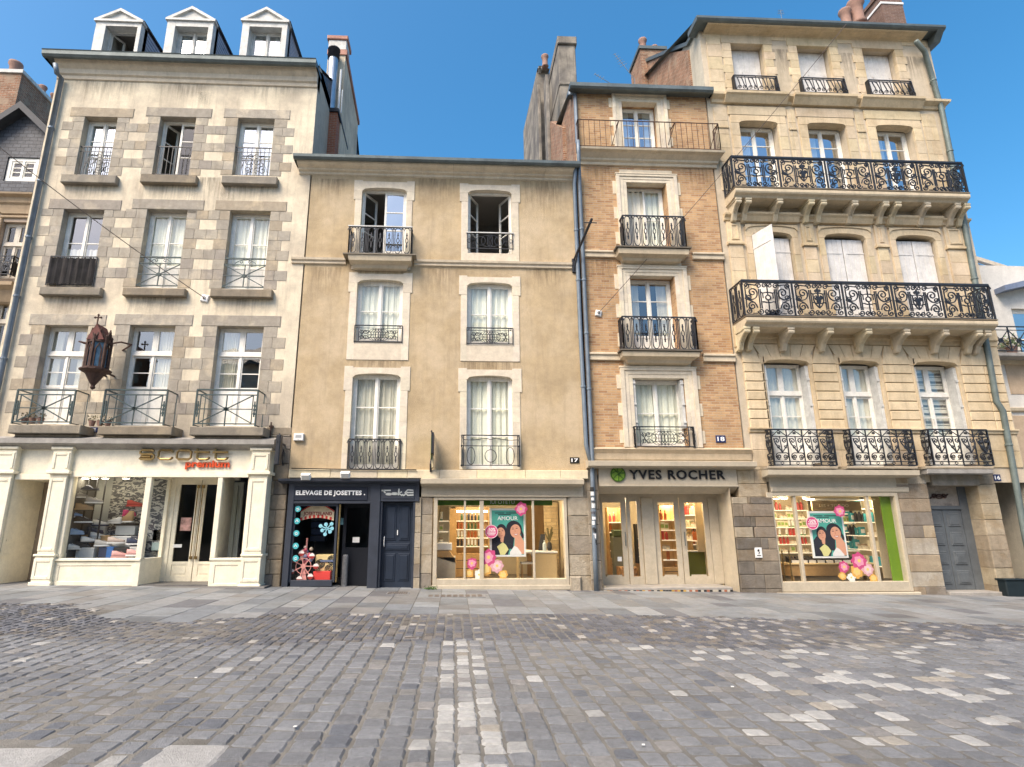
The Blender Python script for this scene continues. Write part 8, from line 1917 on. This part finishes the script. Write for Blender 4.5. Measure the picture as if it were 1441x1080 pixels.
    for px, py, c, so, k, lb, y, rt in ((120, 749, WH, BK, 'sneaker', 'white sneaker with a dark sole in front of the brown crate', D+.42, 30), (130, 743.5, WH, WH, 'sneaker', 'white sneaker on top of the brown crate', D+.58, 15), (111, 755, BK, BK, 'sneaker', 'black shoe on the lowest white box', D+.40, 10), (137, 753, (.5,.48,.45), WH, 'sneaker', 'light grey sneaker beside the navy box', D+.42, 25),
                                    (153, 749.5, (.55,.44,.38), WH, 'sneaker', 'beige sneaker in front of the white box in the middle', D+.42, 20), (158, 767, PK, PK, 'sneaker', 'pink loafer at the bottom of the window', D+.22, 20), (127, 737.5, NV, NV, 'sneaker', 'navy shoe in front of the third tier', D+.66, 10), (134, 728, WH, NV, 'sneaker', 'white and navy shoe on the left of the third tier', D+.78, 25),
                                    (132, 725, NV, NV, 'cap', 'navy cap on top of the left stack of boxes', D+.88, 10), (151, 725, WH, WH, 'sneaker', 'white sneaker on the flat black box', D+.76, 170), (166, 723.5, TN, WH, 'boot', 'tan and white ankle boot on top of the right stack', D+.76, 165), (171, 716, (.62,.06,.20), (.62,.06,.20), 'heel', 'bright pink slipper above the tan boot', D+.86, 40), (176, 704, (.45,.05,.05), (.45,.05,.05), 'heel', 'red heeled shoe high at the right of the window', D+.85, 10), (176, 751, NV, WH, 'sneaker', 'navy sneaker at the right end of the display', D+.45, 20), (176, 765, PK, WH, 'sneaker', 'dusty pink shoe at the lower right corner', D+.25, 10)):
        shoe(lb, px, py, c, so, k, rt, y)
    # right window and doorway contents
    y = D+.9; x0, x1, z0, z1 = RC(214, 232, 745, 762, y); s = MB(); s.bbox(x0, x1, y, y+.3, z0, z1, .02); tag(s.build('leather_bag', flat('tan_leather', (.24,.12,.04), .5)), 'brown leather bag behind the slanted pane of the shoe shop', 'bag', )
    y = D+.75; x0, x1, z0, z1 = RC(213, 226, 764, 775, y); s = MB(); s.bbox(x0, x1, y, y+.3, z0, z1, .01); tag(s.build('striped_box', flat('teal_grey_box', (.32,.42,.42), .6)), 'teal grey box low behind the slanted pane of the shoe shop', 'box')
    s = MB(); y = D+.62; xx = P(262, 740, y)[0]; x, z = P(261.5, 738, D+.56); s.bbox(x-.13, x+.13, D+.555, D+.57, z-.16, z+.16, .004); tag(s.build('door_poster', mat('pinkish_print', (.48,.28,.24), .6, .5, 8, 0)), 'small pinkish poster on the left leaf of the shoe shop door', 'poster')
    x, z = P(250, 768.5, D+.56); s = MB(); s.box(x-.10, x+.10, D+.56, D+.565, z-.04, z+.04); tag(s.build('opening_hours', m_wplast), 'small white card on the left leaf of the shoe shop door', 'card')
    y = D+1.5; s = MB(); xa, xb = P(318, 740, y)[0], P(338, 740, y)[0]; t = thing('pale_column', 'pale grey display column behind the right hand pane of the shoe shop', 'column', ((xa+xb)/2, y, 0)); s.bbox(xa, xb, y, y+.1, gz(-6), zt1, .01)
    for k in range(3): s.bbox(xa+.06+.14*k, xa+.10+.14*k, y-.03, y, gz(-6)+.1, zt1-.1, .01)
    s.build('column', flat('pale_board', (.5,.52,.45), .7), t)
    for k, px in enumerate((121, 134, 149, 178)):
        y = D+.35; spot('ceiling spot number %d from the left in the shoe shop window' % (k+1), P(px, 668, y)[0], y, zt1+.02, 1.2, 1.0)
    y = sf-.36; x, z = P(335,800,y); 
shop_shoes()
# ================================================================ ground
def ground():
    m = mat('sandy_joint_ground', (.175,.165,.145), .95, .3, 2, .8, 60)
    s = MB(); n = 24
    for i in range(-n, n):
        a, b = (i/n)*22*1.0, ((i+1)/n)*22
        s.face([(a, -6, gz(a)+.005), (b, -6, gz(b)+.005), (b, 30, gz(b)+.005), (a, 30, gz(a)+.005)])
    s.face([(-400, -200, -.75), (400, -200, -.75), (400, 400, -.75), (-400, 400, -.75)])
    s.face([(-60, -60, gz(-16)-.035), (-22, -60, gz(-16)-.035), (-22, 30, gz(-16)-.035), (-60, 30, gz(-16)-.035)]); s.face([(22, -60, gz(22)-.035), (60, -60, gz(22)-.035), (60, 30, gz(22)-.035), (22, 30, gz(22)-.035)])
    s.face([(-22, -60, gz(-16)-.036), (22, -60, gz(22)-.036), (22, -6, gz(22)+.005), (-22, -6, gz(-16)+.005)])
    tag(s.build('ground', m), kind='structure')
    rnd = random.Random(3)
    def undul(x, y): return .004*math.sin(x*1.3+.4*y)+.003*math.sin(y*1.7-x*.6)
    def ys(x):      # edge of the slab pavement
        v = 10.55+.12*math.sin(x*.7)
        if -5.9 < x < -3.2: v = 9.35+.5*abs(x+4.5)
        if x < -6.5: v = 11.0+.03*(-x)
        if x > 4: v = 10.55-.10*(x-4)
        return v
    def yc(x): return 8.05+.25*math.sin(x*.9+1)+(.25*(x-4)/4 if x > 4 else 0)
    def stone(mb, cx, cy, w, l, top, tint, jit=.012, crown=.006, skew=0, rnd_c=.2):
        mb.tint = tint; hw, hl = w/2, l/2; c = min(hw, hl)*rnd_c
        base = [(-hw+c,-hl),(hw-c,-hl),(hw,-hl+c),(hw,hl-c),(hw-c,hl),(-hw+c,hl),(-hw,hl-c),(-hw,-hl+c)]
        z = gz(cx)+undul(cx, cy)+top+.010; tx, ty = rnd.uniform(-.02,.02), rnd.uniform(-.02,.02)
        js = [(rnd.uniform(-jit,jit), rnd.uniform(-jit,jit)) for _ in base]
        o = [mb.vv((cx+x+j[0]+skew*y, cy+y+j[1], z-.045)) for (x,y), j in zip(base, js)]
        m_ = [mb.vv((cx+(x+j[0])*.97+skew*y, cy+(y+j[1])*.97, z-.012+tx*x+ty*y)) for (x,y), j in zip(base, js)]
        i_ = [mb.vv((cx+(x+j[0])*.80+skew*y, cy+(y+j[1])*.80, z+crown*.7+tx*x+ty*y+rnd.uniform(-.002,.002))) for (x,y), j in zip(base, js)]
        k = mb.vv((cx, cy, z+crown))
        for q in range(8):
            r = (q+1) % 8; mb.fi((o[q], o[r], m_[r], m_[q])); mb.fi((m_[q], m_[r], i_[r], i_[q])); mb.fi((i_[q], i_[r], k))
    def grey():
        g = rnd.uniform(.82, 1.15); return (.212*g, .219*g, .230*g) if rnd.random() < .82 else rnd.choice([(.22,.215,.205), (.17,.175,.185), (.14,.15,.17), (.27,.26,.25)])
    def white(): g = rnd.uniform(.8, 1.1); return (.47*g, .465*g, .445*g) if rnd.random() < .86 else (.37*g, .34*g, .29*g)
    st = MB()
    # main setts: columns running away from the camera
    x = -12.5
    slabs = [(-3.35,-2.55,4.05,4.55), (-2.02,-1.50,4.0,4.62), (-3.9,-3.3,4.55,4.85)]
    while x < 14.5:
        w = rnd.uniform(.16, .215)
        instrip = -.30 < x < .24
        if instrip: w = .17
        y = 2.6+rnd.uniform(0, .2); xc = x+w/2
        while y < yc(xc)-.05:
            l = rnd.uniform(.17, .25) if not instrip else rnd.uniform(.14, .19); cy = y+l/2
            if abs(xc) < cy*1.05+3.4 and not any(a < xc < b and c < cy < d for a, b, c, d in slabs):
                t = grey(); p = .026
                if instrip:
                    col = int((x+.30)/.18); p = (.75, .8, .75, .12)[min(col, 3)]
                    if cy > 7 : p *= .8
                if 2.3 < xc < 7 and 4.6 < cy < 8.6:
                    u = xc-.62*cy+.2; p = .22 if abs(u) < .8 or abs(u-1.75) < .4 else .09
                if rnd.random() < p: t = white() if not instrip or rnd.random() < .6 else (.30, .30, .295)
                stone(st, xc, cy, w-.011, l-.012, rnd.uniform(-.004, .004), t, .012)
            y += l
        x += w+(.003)
    for (a, b, c, d) in slabs[:2]:
        stone(st, (a+b)/2, (c+d)/2, b-a-.03, d-c-.03, .004, (.44,.43,.41), .006, .003, 0, .06)
    # small dark setts
    x = -12.5
    while x < 14:
        w = rnd.uniform(.115, .15); xc = x+w/2; y = yc(xc)+rnd.uniform(0, .03)
        while y < ys(xc)-.02:
            l = rnd.uniform(.15, .20); cy = y+l/2
            if abs(xc) < cy*1.1+2.6:
                g = rnd.uniform(.7, 1.25); t = (.125*g, .130*g, .148*g) if rnd.random() < .74 else ((.165*g,.15*g,.135*g) if rnd.random() < .8 else (.36*g,.34*g,.31*g))
                if xc > 3.8 and rnd.random() < .12: t = (.3*g, .29*g, .28*g)
                stone(st, xc, cy, w-.014, l-.016, rnd.uniform(-.005, .004), t, .008)
            y += l
        x += w
    tag(st.build('cobblestones', mat('worn_granite_setts', (1,1,1), .62, .28, 22, .8, 90, tint=True, spec=.45), smooth=False), kind='structure')
    # large slabs in front of the shops
    sl = MB(); x = -14.5
    while x < 18:
        w = rnd.choice([.42, .5, .55, .6]); xc = x+w/2; y = ys(xc)
        while y < D+.35:
            l = rnd.uniform(.45, 1.15); l = min(l, D+.4-y)
            if l > .12:
                g = rnd.uniform(.85, 1.12); t = rnd.choice([(.215,.228,.235), (.235,.247,.25), (.185,.198,.21), (.255,.262,.262), (.215,.212,.205), (.235,.238,.235)]); t = tuple(v*g for v in t)
                if rnd.random() < .09: t = (.15, .152, .16)
                cx, cy = xc, y+l/2
                z = lambda X, Y: gz(X)+.006
                sl.tint = t; a, b, c, d = x+.005, x+w-.005, y+.005, y+l-.005; b_ = .006; h = .008+rnd.uniform(-.002, .003)
                o = [sl.vv((X, Y, z(X, Y)-.04)) for X, Y in ((a,c),(b,c),(b,d),(a,d))]; m2 = [sl.vv((X, Y, z(X, Y)+h-.006)) for X, Y in ((a,c),(b,c),(b,d),(a,d))]; i2 = [sl.vv((X, Y, z(X, Y)+h)) for X, Y in ((a+b_,c+b_),(b-b_,c+b_),(b-b_,d-b_),(a+b_,d-b_))]
                for q in range(4): r = (q+1)%4; sl.fi((o[q], o[r], m2[r], m2[q])); sl.fi((m2[q], m2[r], i2[r], i2[q]))
                sl.fi(i2)
            y += l if l > .05 else .1
        x += w
    tag(sl.build('pavement', mat('granite_paving_slabs', (1,1,1), .75, .12, 9, .3, 80, tint=True, patch=.7, patchcol=(.78,.76,.73), patchscale=.9), smooth=False), kind='structure')
    # iron covers
    def cover(label, px, py, w, l, col=(.10,.10,.105)):
        X_, Y_, Z_ = ray(px, py); t_ = (-HC+.03)/Z_; x, y = X_*t_, Y_*t_; z = gz(x)+.018
        t = thing('manhole_cover', label, 'manhole cover', (x, y, z)); s = MB(); s.prismz([(x-w/2, y-l/2), (x+w/2, y-l/2), (x+w/2, y+l/2), (x-w/2, y+l/2)], z-.05, z+.004); s.build('frame', mat('grey_iron', (.2,.2,.2), .6, .2, 9, .3, 50), t)
        s = MB(); n = 9
        for k in range(n): a = x-w/2+.03+(w-.06)*k/n; s.prismz([(a, y-l/2+.03), (a+(w-.06)/n*.7, y-l/2+.03), (a+(w-.06)/n*.7, y+l/2-.03), (a, y+l/2-.03)], z, z+.008)
        s.build('tread', mat('dark_cast_iron', col, .6, .3, 9, .3, 50), t)
    cover('long brown iron grating on the pavement in front of the ochre house shop window', 642, 841, 1.25, .42, (.12,.10,.085))
    cover('small dark iron cover in the pavement in front of the navy door', 560, 838.5, .5, .4)
    cover('tiny round edged cover among the dark setts left of the street centre', 413, 897, .22, .16)
    cover('small dark cover among the setts near the middle of the street', 578, 903, .22, .16)
    # drain gully at the doorsteps: litter specks
    bits = [(415,1030,.014),(275,963,.012),(905,1047,.013),(1030,962,.016)]
    for k, (px, py, r) in enumerate(bits):
        X_, Y_, Z_ = ray(px, py); t_ = (-HC+.06)/Z_; x, y = X_*t_, Y_*t_
        s = MB(); z = gz(x)+.03; s.prismz([(x-r, y-r*.6), (x+r*.8, y-r*.7), (x+r, y+r*.5), (x-r*.6, y+r*.7)], z, z+.006)
        tag(s.build('litter_scrap', m_wplast), 'tiny white paper scrap lying on the cobblestones', 'litter', 'paper scraps on the cobblestones')
    # small weed at the foot of the downpipe
    X_, Y_, Z_ = ray(606, 832); x, y = P(606, 831, D-.2)[0], D-.25; lf = MB()
    for k in range(120):
        q = Vector((x+random.gauss(0,.07), y+random.gauss(0,.05), gz(x)+.02+abs(random.gauss(0,.03)))); u = Vector((random.gauss(0,1),random.gauss(0,1),abs(random.gauss(0,1)))).normalized()*.022; v = u.orthogonal()*.4; lf.face([q-u, q+v, q+u, q-v])
    tag(lf.build('weed', mat('weed_green', (.06,.12,.03), .8, .3, 9, 0)), 'small green weed growing at the foot of the shop wall', 'weed')
ground()
